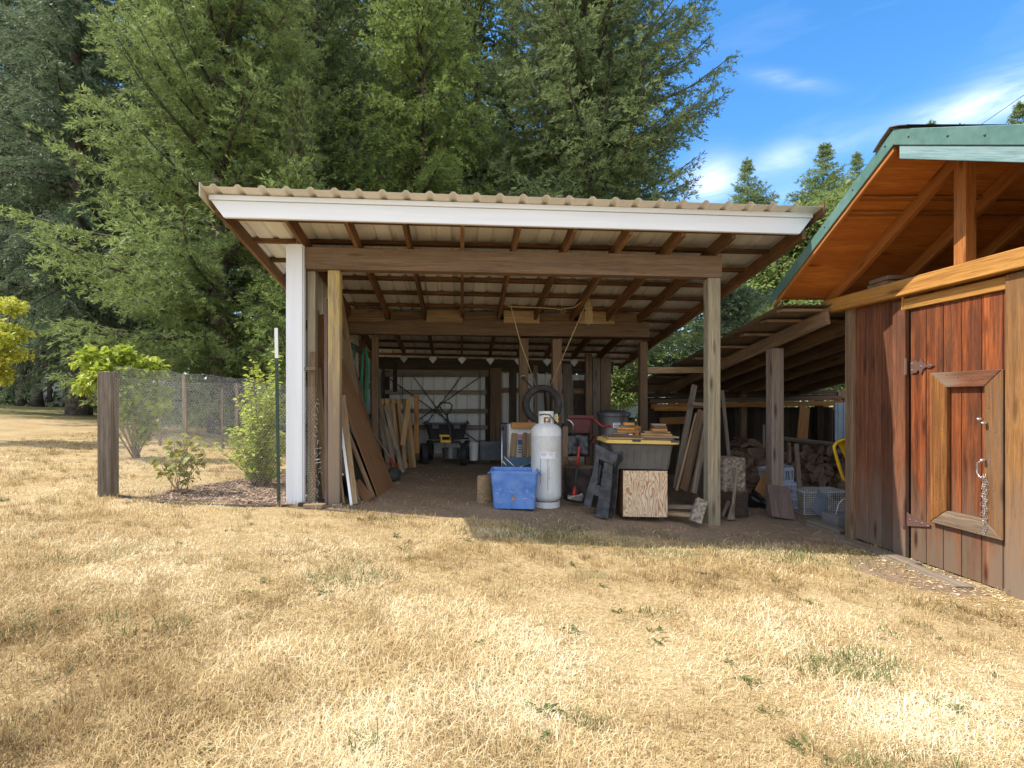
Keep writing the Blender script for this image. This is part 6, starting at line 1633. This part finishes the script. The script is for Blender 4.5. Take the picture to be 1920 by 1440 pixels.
tl_ = rg2(0.73, 0.49, 0.322, 0.05); b.add(tl_, [list(range(len(tl_)))]); b.build('lid', M['yellowlid'], tt_, auto=35)
for xx_ in (-0.12, 0.30):
    b = MB(); b.hexa([Mz @ Vector(p) for p in ((xx_, -0.292, 0.312), (xx_ + 0.09, -0.292, 0.312), (xx_ + 0.09, -0.26, 0.312), (xx_, -0.26, 0.312), (xx_, -0.292, 0.335), (xx_ + 0.09, -0.292, 0.335), (xx_ + 0.09, -0.26, 0.335), (xx_, -0.26, 0.335))]); b.build('lid_latch', M['blackplastic'], tt_)
# timber offcuts on the lid: x, y, z in the tote's own frame, length, width, thickness, yaw
offc = [(-0.19, -0.20, 0.345, 0.40, 0.13, 0.018, 2, 'tan', 'long thin tan board at the front left of the lid, bottom of its stack'),
        (-0.16, -0.12, 0.366, 0.36, 0.13, 0.018, -3, 'brown', 'thin brown board at the front left of the lid, second from below'),
        (-0.16, 0.05, 0.345, 0.42, 0.16, 0.02, 5, 'brown', 'brown board lying flat at the back left of the lid'),
        (0.17, -0.21, 0.343, 0.34, 0.10, 0.018, -6, 'mauve', 'mauve grey board at the front middle of the lid'),
        (0.22, -0.10, 0.362, 0.42, 0.15, 0.018, -4, 'tan', 'wide tan board under the right hand stack on the lid'),
        (0.24, 0.06, 0.362, 0.38, 0.16, 0.02, 3, 'brown', 'brown board at the back right of the lid'),
        (0.20, -0.06, 0.385, 0.34, 0.13, 0.024, -5, 'pallet', 'pale orange board in the right hand stack on the lid'),
        (0.22, 0.0, 0.409, 0.30, 0.13, 0.02, 4, 'pallet', 'pale board below the top blocks of the right hand stack'),
        (0.24, -0.05, 0.435, 0.17, 0.11, 0.03, -3, 'orange', 'orange block near the top of the right hand stack'),
        (0.25, -0.03, 0.468, 0.15, 0.10, 0.035, 4, 'brown', 'brown block below the topmost of the right hand stack'),
        (0.24, -0.03, 0.497, 0.15, 0.10, 0.022, -4, 'grey', 'topmost grey brown block of the right hand stack'),
        (-0.20, -0.04, 0.386, 0.19, 0.08, 0.018, 12, 'grey', 'pale grey piece lying left on the lid below the blocks'),
        (-0.13, -0.03, 0.413, 0.20, 0.09, 0.034, -8, 'orange', 'dark ended orange block at the left pile on the lid'),
        (-0.13, -0.035, 0.445, 0.19, 0.07, 0.022, -10, 'honey', 'bright yellowish strip on the left pile of the lid'),
        (-0.10, 0.04, 0.468, 0.16, 0.08, 0.022, 8, 'grey', 'grey block second from the top of the left pile'),
        (-0.085, 0.02, 0.497, 0.12, 0.07, 0.034, 3, 'orange', 'topmost bright orange block of the left pile'),
        (-0.02, -0.06, 0.425, 0.045, 0.08, 0.11, 6, 'orange', 'upright orange block leaning at the right of the left pile'),
        (0.02, 0.05, 0.418, 0.09, 0.08, 0.10, -12, 'brown', 'upright brown block between the two piles on the lid')]
for (x, y, z, l_, w_, h_, yaw, m_, lab) in offc:
    b = MB(Mz @ Matrix.Translation((x, y, z)) @ Matrix.Rotation(R(yaw), 4, 'Z')); b.box((0, 0, 0), (l_, w_, h_), axis=0)
    tag(b.build('wood_offcut', M[m_], loc=Mz @ Vector((x, y, z)), bev=0.002), lab, 'wood offcut', 'wood offcuts on the yellow lid')
# ------------------------------------------------------------------ trash can, wheelbarrow, tyre
yk = 7.3; c = G(1150, yk)
tc_ = thing('trash_can', 'big galvanised trash can with a dark lid behind the yellow lidded tote', 'trash can', c)
b = MB(); b.lathe([(0.001, 0), (0.19, 0), (0.195, 0.03), (0.19, 0.04), (0.205, 0.4), (0.212, 0.41), (0.212, 0.43), (0.206, 0.44), (0.215, 0.93), (0.22, 0.95), (0.215, 0.96)], c + Vector((0, 0, 0.2)), 40)
b.build('body', M['galvdark'], tc_, auto=40)
b = MB(); b.lathe([(0.221, 1.145), (0.236, 1.148), (0.238, 1.185), (0.225, 1.20), (0.15, 1.225), (0.001, 1.235)], c, 40); b.build('lid', plain('dark_galvanised', (0.10, 0.105, 0.115), 0.4, 0.6), tc_, auto=40)
b = MB(); b.lathe([(0.001, 0.0), (0.22, 0.0), (0.22, 0.2), (0.001, 0.2)], c, 20); tag(b.build('log_round', M['darkbark'], loc=c, auto=40), 'dark log round under the galvanised trash can', 'log')
b = MB(); pz = c + Vector((0, -0.212, 0)); b.box(c + Vector((-0.02, -0.216, 1.02)), (0.10, 0.006, 0.07)); b.build('label', M['labelw'], tc_)
b = MB()
for z in (1.04, 1.02, 1.0): b.box(c + Vector((-0.02, -0.2205, z)), (0.08, 0.002, 0.008))
b.build('label_print', M['ink'], tc_)
wbw = thing('wheelbarrow', 'red wheelbarrow parked upright behind the axe', 'wheelbarrow', G(1094, 7.2))
yw_ = 7.25
b = MB(); e = [P(*p, yw_) for p in ((1063, 781), (1078, 780), (1113, 781), (1107, 800), (1104, 815), (1076, 815), (1072, 800))]; i_ = [p + Vector((0, 0.35, 0.0)) for p in e]
b.prism(e, (0, 0.02, 0)); b.build('tray', M['redtray'], wbw, bev=0.004)
b = MB(); b.beam(P(1064, 781, yw_ - 0.02), P(1113, 782, yw_ - 0.02), 0.03, 0.05); b.beam(P(1077, 806, yw_ - 0.015), P(1103, 806, yw_ - 0.015), 0.02, 0.12); b.build('tray_rim', M['redtray'], wbw, bev=0.004)
b = MB(); b.tube([P(1112, 786, yw_ - 0.06), P(1118, 789, yw_ - 0.1), P(1128, 799, yw_ - 0.12), P(1143, 799, yw_ - 0.14)], 0.013, 8); b.tube([P(1143, 799, yw_ - 0.14), P(1152, 799, yw_ - 0.15)], 0.02, 8); b.build('handle', M['red'], wbw, smooth=True)
b = MB(); b.tube([P(1062, 786, yw_ - 0.08), P(1069, 789, yw_ - 0.1), P(1075, 796, yw_ - 0.1), P(1075, 818, yw_ - 0.1)], 0.012, 8); b.build('stand_tube', M['steel'], wbw, smooth=True)
b = MB(); b.beam(P(1106, 833, yw_ - 0.05), P(1116, 818, yw_ - 0.05), 0.02, 0.09, up=(0, 1, 0)); b.build('brace', M['redtray'], wbw)
b = MB(); r_ = random.Random(8)
vs = []; n, m = 9, 7
for j in range(m):
    for i in range(n):
        p = P(1060 + 46 * i / (n - 1), 812 + 44 * j / (m - 1), yw_ - 0.1 - 0.10 * j / (m - 1) + r_.uniform(-.03, .03)); vs.append(p)
b.add(vs, [[j * n + i, j * n + i + 1, (j + 1) * n + i + 1, (j + 1) * n + i] for j in range(m - 1) for i in range(n - 1)])
o = b.build('plastic_sheet', M['blacksheet'], loc=G(1083, yw_), smooth=True); o.modifiers.new('s', 'SOLIDIFY').thickness = 0.004
tag(o, 'crumpled black plastic sheet hanging below the red wheelbarrow tray', 'plastic sheet')
board('plank', 'short brown board standing between the tank and the black sheet', (1058, 900), 6.9, (1060, 800), 7.0, 0.07, 0.03, 'brown', 'board')
# tyre swing
ytr = 7.86; ct = P(1016.5, 758.5, ytr); s = ytr / F; ro = 37 * s
ty = thing('tire', 'worn car tyre hung on two ropes behind the propane tank', 'tyre', ct)
b = MB(); b.lathe([(ro * 0.66, -0.06), (ro * 0.74, -0.095), (ro * 0.92, -0.09), (ro * 0.985, -0.065), (ro, -0.03), (ro, 0.03), (ro * 0.985, 0.065), (ro * 0.92, 0.09), (ro * 0.74, 0.095), (ro * 0.66, 0.06), (ro * 0.74, 0.05), (ro * 0.9, 0.05), (ro * 0.9, -0.05), (ro * 0.74, -0.05), (ro * 0.66, -0.06)], (0, 0, 0), 48)
Mx = Matrix.Translation(ct) @ Matrix.Rotation(R(90), 4, 'X'); b.v = [Mx @ v for v in b.v]; b.build('tread', M['rubber'], ty, auto=50)
yr = 7.75
rp = thing('rope', 'tan rope strung under the rafters and holding the tyre', 'rope', P(1020, 576, yr))
def rope(pts, rad, nm):
    b = MB(); b.tube(pts, rad, 6); return b.build(nm, M['rope'], rp, smooth=True)
rope([P(958, 574, 7.3), P(975, 640, 7.5), P(1010, 737, ytr)], 0.007, 'left_strand'); rope([P(1105, 555, 7.3), P(1068, 640, 7.5), P(1026, 737, ytr)], 0.007, 'right_strand')
rope([P(945, 571, 7.3), P(960, 575, 7.3), P(1015, 577, 7.3), P(1052, 580, 7.3), P(1078, 576, 7.3), P(1095, 562, 7.3), P(1103, 552, 7.3)], 0.006, 'cross_strand')
for k in range(5):
    x0 = 1098 + 2.6 * k; rope([P(1103, 553, 7.28), P(x0, 575, 7.27), P(x0 - 1 + k * 0.4, 604 + 3 * (k % 3), 7.27), P(x0 + 2.5, 606, 7.27), P(x0 + 1.5, 575, 7.27)], 0.005, 'hanging_loop')
rope([P(1056, 577, 7.29), P(1052, 584, 7.29), P(1056, 588, 7.29), P(1060, 583, 7.29), P(1056, 577, 7.29)], 0.005, 'knot')
b = MB(); hm = thing('pick_hammer', 'old hammer with a dark handle hung on the inner post left of the tyre', 'hammer', P(986, 715, 8.05)); b.tube([P(980, 707, 8.05), P(997, 726, 8.05)], [0.010, 0.013], 7); b.build('handle', M['dark'], hm)
b = MB(); b.tube([P(974, 709, 8.04), P(978, 705, 8.04), P(983, 704, 8.04), P(989, 706, 8.04)], [0.006, 0.012, 0.013, 0.006], 7); b.build('head', M['galv'], hm, smooth=True)
board('lath', 'pale narrow stick leaning on the back wall behind the tyre', (1004, 850), 10.2, (1004, 685), 10.35, 0.085, 0.03, 'grey')
board('slab_board', 'knotty weathered slab board leaning on the back wall right of the tyre', (1069, 850), 10.1, (1063, 682), 10.35, 0.19, 0.03, 'grey')
board('lath', 'dark narrow strip leaning on the back wall above the propane collar', (1027, 850), 10.2, (1023, 735), 10.35, 0.07, 0.03, 'dark')
board('lath', 'grey green strip leaning on the back wall, right of the dark one', (1036, 850), 10.15, (1024, 730), 10.35, 0.05, 0.03, 'grey')
board('black_panel', 'black panel standing at the back wall between the inner posts', (1040, 850), 10.3, (1042, 712), 10.38, 0.22, 0.02, 'dark')
# ------------------------------------------------------------------ boards leaning near the right post
board('plank', 'grey plank leaning highest left of the greenish post', (1266, 918), 6.5, (1302, 722), 7.2, 0.075, 0.03, 'grey', 'plank')
board('plank', 'wide brown grey plank leaning in the middle left of the greenish post', (1281, 920), 6.4, (1316, 770), 6.9, 0.11, 0.03, 'brown', 'plank')
board('plank', 'bluish grey board leaning close to the greenish post', (1300, 925), 6.3, (1326, 790), 6.7, 0.07, 0.03, 'grey', 'plank')
board('plank', 'thin tan batten leaning between the grey planks', (1268, 920), 6.42, (1306, 775), 6.9, 0.03, 0.02, 'tan', 'plank')
board('panel', 'dark panel leaning behind the greenish post', (1312, 925), 6.6, (1325, 800), 6.8, 0.16, 0.02, 'dark', 'panel')
board('short_board', 'short board lying level on top of the leaning planks', (1296, 757), 6.9, (1332, 760), 6.9, 0.08, 0.05, 'grey', 'board', (0, 0, 1))
board('paver', 'square tan block propped against the foot of the greenish post', (1303, 980), 5.55, (1316, 937), 5.62, 0.115, 0.08, 'litchen', 'block', (0.25, 1, 0), bev=0.006)
board('plank', 'pale board lying on the ground left of the greenish post, upper one', (1250, 950), 5.9, (1306, 951), 5.75, 0.09, 0.035, 'grey', 'plank', (0, 0, 1))
board('plank', 'pale board lying on the ground left of the greenish post, lower one', (1248, 962), 5.85, (1304, 966), 5.65, 0.09, 0.035, 'tan', 'plank', (0, 0, 1))
# ------------------------------------------------------------------ woodshed contents
board('level', 'old grey level leaning right of the greenish post', (1367, 862), 7.0, (1354, 732), 7.3, 0.045, 0.03, 'grey', 'tool')
stump('stump', 'lower dark round log carrying the speckled block right of the greenish post', 1370, 6.35, 0.36, 0.33, 'dark', 'endgrain', 5)
cb = P(1364, 921, 6.35); b = MB()
b.box(cb + Vector((0.02, 0.0, 0.215)), (0.30, 0.24, 0.42), rz=0.15)
tag(b.build('speckled_log', M['litchen'], loc=cb, bev=0.03, seg=2), 'lichen speckled log block on the dark log behind the post', 'log')
ml = thing('maul', 'old wooden handled maul leaning on the dark log', 'tool', G(1374, 6.0))
b = MB(); b.tube([P(1373, 962, 6.0), P(1377, 920, 6.05), P(1382, 878, 6.1)], [0.022, 0.018, 0.017], 8); b.build('handle', M['grey'], ml, smooth=True)
b = MB(); b.hexa([P(1363, 975, 5.96), P(1378, 975, 5.96), P(1378, 975, 6.03), P(1363, 975, 6.03), P(1371, 945, 5.99), P(1377, 945, 5.99), P(1377, 945, 6.02), P(1371, 945, 6.02)]); b.build('head', M['grey'], ml, bev=0.006)
board('stick', 'short grey stick leaning beside the old maul', (1354, 968), 5.98, (1366, 940), 6.1, 0.035, 0.03, 'grey', 'stick')
# black bag
b = MB(); r_ = np.random.RandomState(3); vs = []; n, m = 22, 12; cbg = G(1420, 7.0, 0.08)
for j in range(m + 1):
    ph = -math.pi / 2 + math.pi * j / m
    for i in range(n):
        a = 2 * math.pi * i / n; k = 1 + 0.16 * math.sin(3 * a + j) + 0.12 * r_.randn() * 0.5
        vs.append((cbg.x + 0.20 * k * math.cos(ph) * math.cos(a), cbg.y + 0.15 * k * math.cos(ph) * math.sin(a), cbg.z + 0.09 * math.sin(ph) * (1 + 0.2 * math.sin(2 * a)) - 0.01 - 0.08 * math.cos(a) * 0.5))
b.add(vs, [[j * n + i, j * n + (i + 1) % n, (j + 1) * n + (i + 1) % n, (j + 1) * n + i] for j in range(m) for i in range(n)])
tag(b.build('rubbish_bag', M['blacksheet'], loc=cbg, smooth=True), 'shiny black plastic bag on the woodshed floor left of the pinkish post', 'bag')
board('orange_sheet', 'orange brown panel leaning left behind the pinkish post', (1424, 926), 6.9, (1446, 880), 7.1, 0.16, 0.015, 'orange', 'panel')
board('square_board', 'square mauve brown board leaning at the foot of the pinkish post', (1469, 972), 6.22, (1459, 911), 6.42, 0.285, 0.02, 'mauve', 'board')
board('stake', 'grey stake standing just right of the white baskets', (1502, 952), 6.85, (1493, 832), 7.0, 0.05, 0.03, 'grey', 'stake')
# stacked laundry baskets
for i, (py0, py1, px, tilt, lab) in enumerate(((932, 955, 1481, 2, 'pale blue plastic basket, lowest of the stack behind the pinkish post'), (905, 931, 1479, -1, 'pale blue plastic basket, middle one of the stack behind the pinkish post'), (878, 906, 1472, -9, 'pale blue plastic basket, topmost of the stack behind the pinkish post'))):
    yb_ = 7.0; c = P(px, py1, yb_); s = yb_ / F; h = (py1 - py0) * s; w = 46 * s
    bk = thing('laundry_basket', lab, 'basket', c, 'stacked plastic baskets')
    Mz = Matrix.Translation(c + Vector((-0.02, 0.14, 0))) @ Matrix.Rotation(R(tilt), 4, 'Y') @ Matrix.Rotation(R(-8), 4, 'Z')
    b = MB(Mz); d = 0.28
    for (zz, k, hh) in ((0.015, 0.9, 0.03), (h - 0.02, 1.0, 0.045)):
        for s2 in (-1, 1):
            b.box((0, s2 * d / 2 * k, zz), (w * k, 0.012, hh), axis=0); b.box((s2 * w / 2 * k, 0, zz), (0.012, d * k, hh), axis=1)
    nb = 9
    for q_ in range(nb + 1):
        u = -0.5 + q_ / nb
        for s2 in (-1, 1): b.beam((u * w * 0.9, s2 * d / 2 * 0.9, 0.02), (u * w, s2 * d / 2, h - 0.03), 0.014, 0.008, up=(0, 1, 0))
    for q_ in range(6):
        u = -0.5 + q_ / 5
        for s2 in (-1, 1): b.beam((s2 * w / 2 * 0.9, u * d * 0.9, 0.02), (s2 * w / 2, u * d, h - 0.03), 0.014, 0.008, up=(1, 0, 0))
    b.box((0, 0, 0.006), (w * 0.9, d * 0.9, 0.008)); b.build('basket_body', M['cratewhite'], bk, bev=0.002)
board('orange_board', 'wide orange board standing up in the back of the woodshed', (1503, 830), 9.0, (1509, 762), 9.4, 0.20, 0.02, 'orange')
board('rail_board', 'long grey rail lying on the firewood right of the pinkish post', (1470, 822), 8.4, (1592, 836), 7.6, 0.05, 0.06, 'grey', 'board', (0, 0, 1))
board('stake', 'short upright stake in the firewood right of the pinkish post', (1480, 880), 7.6, (1479, 830), 7.9, 0.05, 0.03, 'brown', 'stake')
board('stake', 'thin pale stake left of the pinkish post in the firewood', (1433, 880), 8.0, (1432, 796), 8.0, 0.03, 0.02, 'grey', 'stake')
board('metal_strip', 'pale metal strip lying on top of the firewood at the right', (1528, 843), 8.0, (1590, 848), 7.8, 0.1, 0.04, 'bluegrey', 'strip', (0, 0, 1))
# wire cage
cg = thing('wire_cage', 'grey wire cage on the woodshed floor by the barn corner', 'cage', G(1545, 6.6))
x0, x1 = X_(1508, 6.6), X_(1600, 6.6); yy0, yy1 = 6.6, 7.0; z0 = gzf(4.5, 6.6) + 0.01; z1 = P(0, 923, 6.6).z
segs = []
for k in range(27):
    x = x0 + (x1 - x0) * k / 26; segs += [[(x, yy0, z0), (x, yy0, z1)], [(x, yy0, z1), (x, yy1, z1)], [(x, yy1, z0), (x, yy1, z1)]]
for k in range(13):
    z = z0 + (z1 - z0) * k / 12; segs += [[(x0, yy0, z), (x1, yy0, z)], [(x0, yy1, z), (x1, yy1, z)], [(x0, yy0, z), (x0, yy1, z)]]
b = MB(); b.wires(segs, 0.0016); b.build('wire_mesh', M['wire'], cg)
b = MB()
for (p, q_) in (((x0, yy0, z0), (x0, yy0, z1)), ((x0, yy0, z1), (x1, yy0, z1)), ((x0, yy0, z0), (x1, yy0, z0)), ((x0, yy1, z0), (x0, yy1, z1)), ((x0, yy0, z1), (x0, yy1, z1)), (((x0 + x1) / 2, yy0, z0), ((x0 + x1) / 2, yy0, z1))): b.tube([p, q_], 0.005, 5)
b.build('frame', M['wire'], cg)
board('sheet_offcut', 'blue grey sheet offcut leaning on the wire cage', (1530, 962), 6.45, (1544, 926), 6.55, 0.17, 0.008, 'bluegrey', 'sheet')
board('small_block', 'small pale block lying before the wire cage', (1545, 964), 6.3, (1553, 962), 6.3, 0.08, 0.06, 'bluegrey', 'block', (0, 0, 1))
for (px, py, w, h, d, lab) in ((1590, 978, 0.34, 0.16, 0.2, 'grey concrete block by the barn corner, upper one'), (1588, 997, 0.42, 0.15, 0.26, 'grey concrete block by the barn corner, lower one')):
    c = P(px, py, 6.0); c.z = max(c.z, gzf(c.x, 6.0) + h / 2); b = MB(); b.box(c, (w, d, h)); tag(b.build('concrete_block', M['concrete'], loc=c, bev=0.012, seg=2), lab, 'concrete block')
board('log_beam', 'weathered grey beam lying on the ground by the barn corner', (1516, 982), 5.95, (1580, 1003), 5.6, 0.14, 0.11, 'grey', 'beam', (0, 0, 1), bev=0.02)
b = MB(); b.tube([P(1567, 965, 5.9), P(1572, 945, 5.9), P(1580, 937, 5.9), P(1592, 930, 5.9)], 0.005, 5); tag(b.build('bent_wire', M['wire'], loc=P(1570, 965, 5.9), smooth=True), 'bent pale wire sticking up by the barn corner', 'wire')
# yellow hand truck
hw = thing('yellow_cart', 'yellow tubular hand cart peeking past the barn corner', 'hand cart', G(1590, 5.95))
b = MB(); yq = 5.9; b.tube([P(1600, 817, yq), P(1588, 822, yq), P(1570, 829, yq), P(1564, 836, yq), P(1565, 845, yq), P(1575, 880, yq), P(1581, 897, yq), P(1586, 902, yq), P(1596, 900, yq), P(1604, 890, yq)], 0.017, 10); b.build('tube_handle', M['yellow'], hw, smooth=True)
b = MB(); b.prism([P(*p, yq + 0.03) for p in ((1574, 832), (1592, 822), (1612, 822), (1612, 900), (1600, 880), (1588, 862))], (0, 0.03, 0)); b.build('tray_panel', M['yellow'], hw, bev=0.006)
# ------------------------------------------------------------------ firewood
r_ = np.random.RandomState(21)
protos = []
def woodlog(kind, L, s, seed):
    r = np.random.RandomState(seed); b = MB(); n = 9 if kind else 5
    def ring(z):
        pts = []
        for k in range(n):
            a = 2 * math.pi * k / n + (0.2 if kind else 0.5)
            rad = s * (0.8 + 0.4 * rnd[k]); pts.append((rad * math.cos(a), z, rad * math.sin(a) * (1 if kind else 0.75)))
        return pts
    rnd = r.rand(n); a = ring(-L / 2); c = ring(0); c = [(x + 0.01 * r.randn(), y, z + 0.01 * r.randn()) for x, y, z in c]; d = ring(L / 2)
    shell(b, [a, c, d]); b.add(d, [list(range(n))]); return b
WL = 'split firewood log in the pile at the back of the woodshed'
protos = [woodlog(i % 2, 0.42, 0.055 + 0.02 * (i % 3), 60 + i) for i in range(7)]
meshes = []
cnt = 0
yb0 = 7.75
def put(px, py, y, sc_=1.0):
    global cnt
    i = r_.randint(0, 7); c = P(px, py, y)
    if cnt < 7:
        o = protos[cnt].build('firewood_log', M['firewood'], loc=(0, 0, 0), bev=0.006); meshes.append(o); tag(o, WL, 'firewood', 'firewood in the woodshed')
    else:
        o = meshes[i].copy(); COL.objects.link(o)
    o.location = c; o.rotation_euler = (r_.randn() * 0.06, r_.rand() * 6.28, r_.randn() * 0.22); s = sc_ * (0.75 + 0.6 * r_.rand()); o.scale = (s * 1.45, 1, s * 0.8); cnt += 1
def top_at(px): return np.interp(px, [1372, 1390, 1420, 1450, 1480, 1520, 1560, 1600, 1640], [862, 850, 846, 862, 858, 846, 848, 858, 862])
py = 944.0
row = 0
while py > 846:
    px = 1366 + 6 * (row % 2)
    while px < 1640:
        if py > top_at(px) - 2 and not (px < 1392 and py > 900): put(px + r_.randn() * 1.5, py + r_.randn() * 1.2, yb0 + r_.rand() * 0.12 + (0.25 if py < 870 else 0))
        px += 11.5
    py -= 8.8; row += 1
for px in range(1380, 1640, 16): put(px, float(top_at(px)) - 3 + r_.randn() * 2, yb0 + 0.3)
for px in range(1385, 1470, 14): put(px, float(top_at(px)) - 16 + r_.randn() * 3, yb0 + 0.5)
# bark and dirt floor rubble of the woodshed
# ------------------------------------------------------------------ far things
def truck(px, y, yaw, lab):
    c = G(px, y); t = thing('pickup_truck', lab, 'truck', c); Mz = Matrix.Translation(c) @ Matrix.Rotation(yaw, 4, 'Z')
    b = MB(Mz); b.prism([(-2.5, -0.9, 0.45), (2.5, -0.9, 0.45), (2.55, -0.9, 1.0), (1.0, -0.9, 1.08), (0.5, -0.9, 1.75), (-0.7, -0.9, 1.78), (-0.95, -0.9, 1.1), (-2.55, -0.9, 1.08)], (0, 1.8, 0)); b.build('body', M['white'], t, bev=0.06, seg=2)
    b = MB(Mz); b.prism([(0.88, -0.915, 1.12), (0.45, -0.915, 1.66), (-0.6, -0.915, 1.68), (-0.8, -0.915, 1.14)], (0, 1.83, 0)); b.prism([(-0.99, -0.75, 1.15), (-0.99, 0.75, 1.15), (-0.80, 0.7, 1.68), (-0.80, -0.7, 1.68)], (0.05, 0, 0)); b.build('window', M['bluegrey'], t)
    for sx in (-1.6, 1.6):
        for sy in (-0.82, 0.82):
            b = MB(Mz @ Matrix.Translation((sx, sy, 0.37)) @ Matrix.Rotation(R(90), 4, 'X')); b.lathe([(0.001, -0.12), (0.36, -0.12), (0.38, 0), (0.36, 0.12), (0.001, 0.12)], (0, 0, 0), 20); b.build('wheel', M['cartrubber'], t)
    for sy in (-0.75, 0.75):
        b = MB(Mz); b.box((-2.56, sy, 0.9), (0.05, 0.2, 0.28)); b.build('taillight', M['red'], t)
    return t
truck(1206, 31, R(100), 'white pickup truck with red tail lights far off in the gap beside the shed')
tm = thing('orange_mower', 'small orange ride on mower parked right of the far white truck', 'mower', G(1229, 29)); c = G(1229, 29)
b = MB(); b.box(c + Vector((0, 0, 0.65)), (0.9, 1.4, 0.45)); b.box(c + Vector((0, 0.4, 1.0)), (0.5, 0.5, 0.35)); b.build('hood', M['orange'], tm, bev=0.08, seg=2)
for sx in (-0.45, 0.45):
    b = MB(Matrix.Translation(c + Vector((sx, -0.5, 0.32))) @ Matrix.Rotation(R(90), 4, 'Y')); b.lathe([(0.001, -0.1), (0.3, -0.1), (0.32, 0), (0.3, 0.1), (0.001, 0.1)], (0, 0, 0), 16); b.build('wheel', M['cartrubber'], tm)
# gravel drive beyond the gap
xs_ = np.array([6.0, 60.0]); v = []
for x in np.linspace(5, 60, 24):
    for y in (21.0, 25.5): v.append((x, y, float(gz(x, y)) + 0.02))
tag(npmesh('gravel_drive', v, [[2 * i, 2 * i + 2, 2 * i + 3, 2 * i + 1] for i in range(23)], plain('pale_gravel', (0.42, 0.40, 0.36), 0.95, 0, None, 0, 30)), 'pale gravel drive far beyond the sheds', 'drive', kind='structure')
# pale outbuilding at the forest edge
hx = X_(112, 24); hz_ = gzf(hx, 24); hb_ = thing('outbuilding', 'pale grey outbuilding half hidden behind the forest trunks at the left', 'building', (hx, 24.5, hz_))
b = MB()
for k in range(12): b.box((hx - 0.5 + 0.2 * k - 0.35, 24, hz_ + 0.95), (0.197, 0.05, 1.9))
b.build('wall', M['whitemetal'], hb_)
b = MB(); b.beam((hx - 1.1, 24.6, hz_ + 1.98), (hx + 2.1, 24.6, hz_ + 1.98), 1.8, 0.12); b.build('roof', M['greytote'], hb_)
b = MB(); b.box((hx + 0.25, 25.0, hz_ + 0.95), (2.5, 1.6, 1.88)); b.build('side_wall', M['whitemetal'], hb_)
# overhead wires
for i, (a, c) in enumerate((((1836, 236), (1990, 130)), ((1905, 226), (1990, 180)))):
    b = MB(); b.tube([P(a[0] - 30, a[1] + 22, 36), P(*a, 34), P(c[0], c[1], 26)], 0.018, 5); tag(b.build('power_line', M['wiredark'], loc=P(*a, 34)), ('upper' if i == 0 else 'lower') + ' overhead wire crossing the sky above the barn ridge', 'wire')
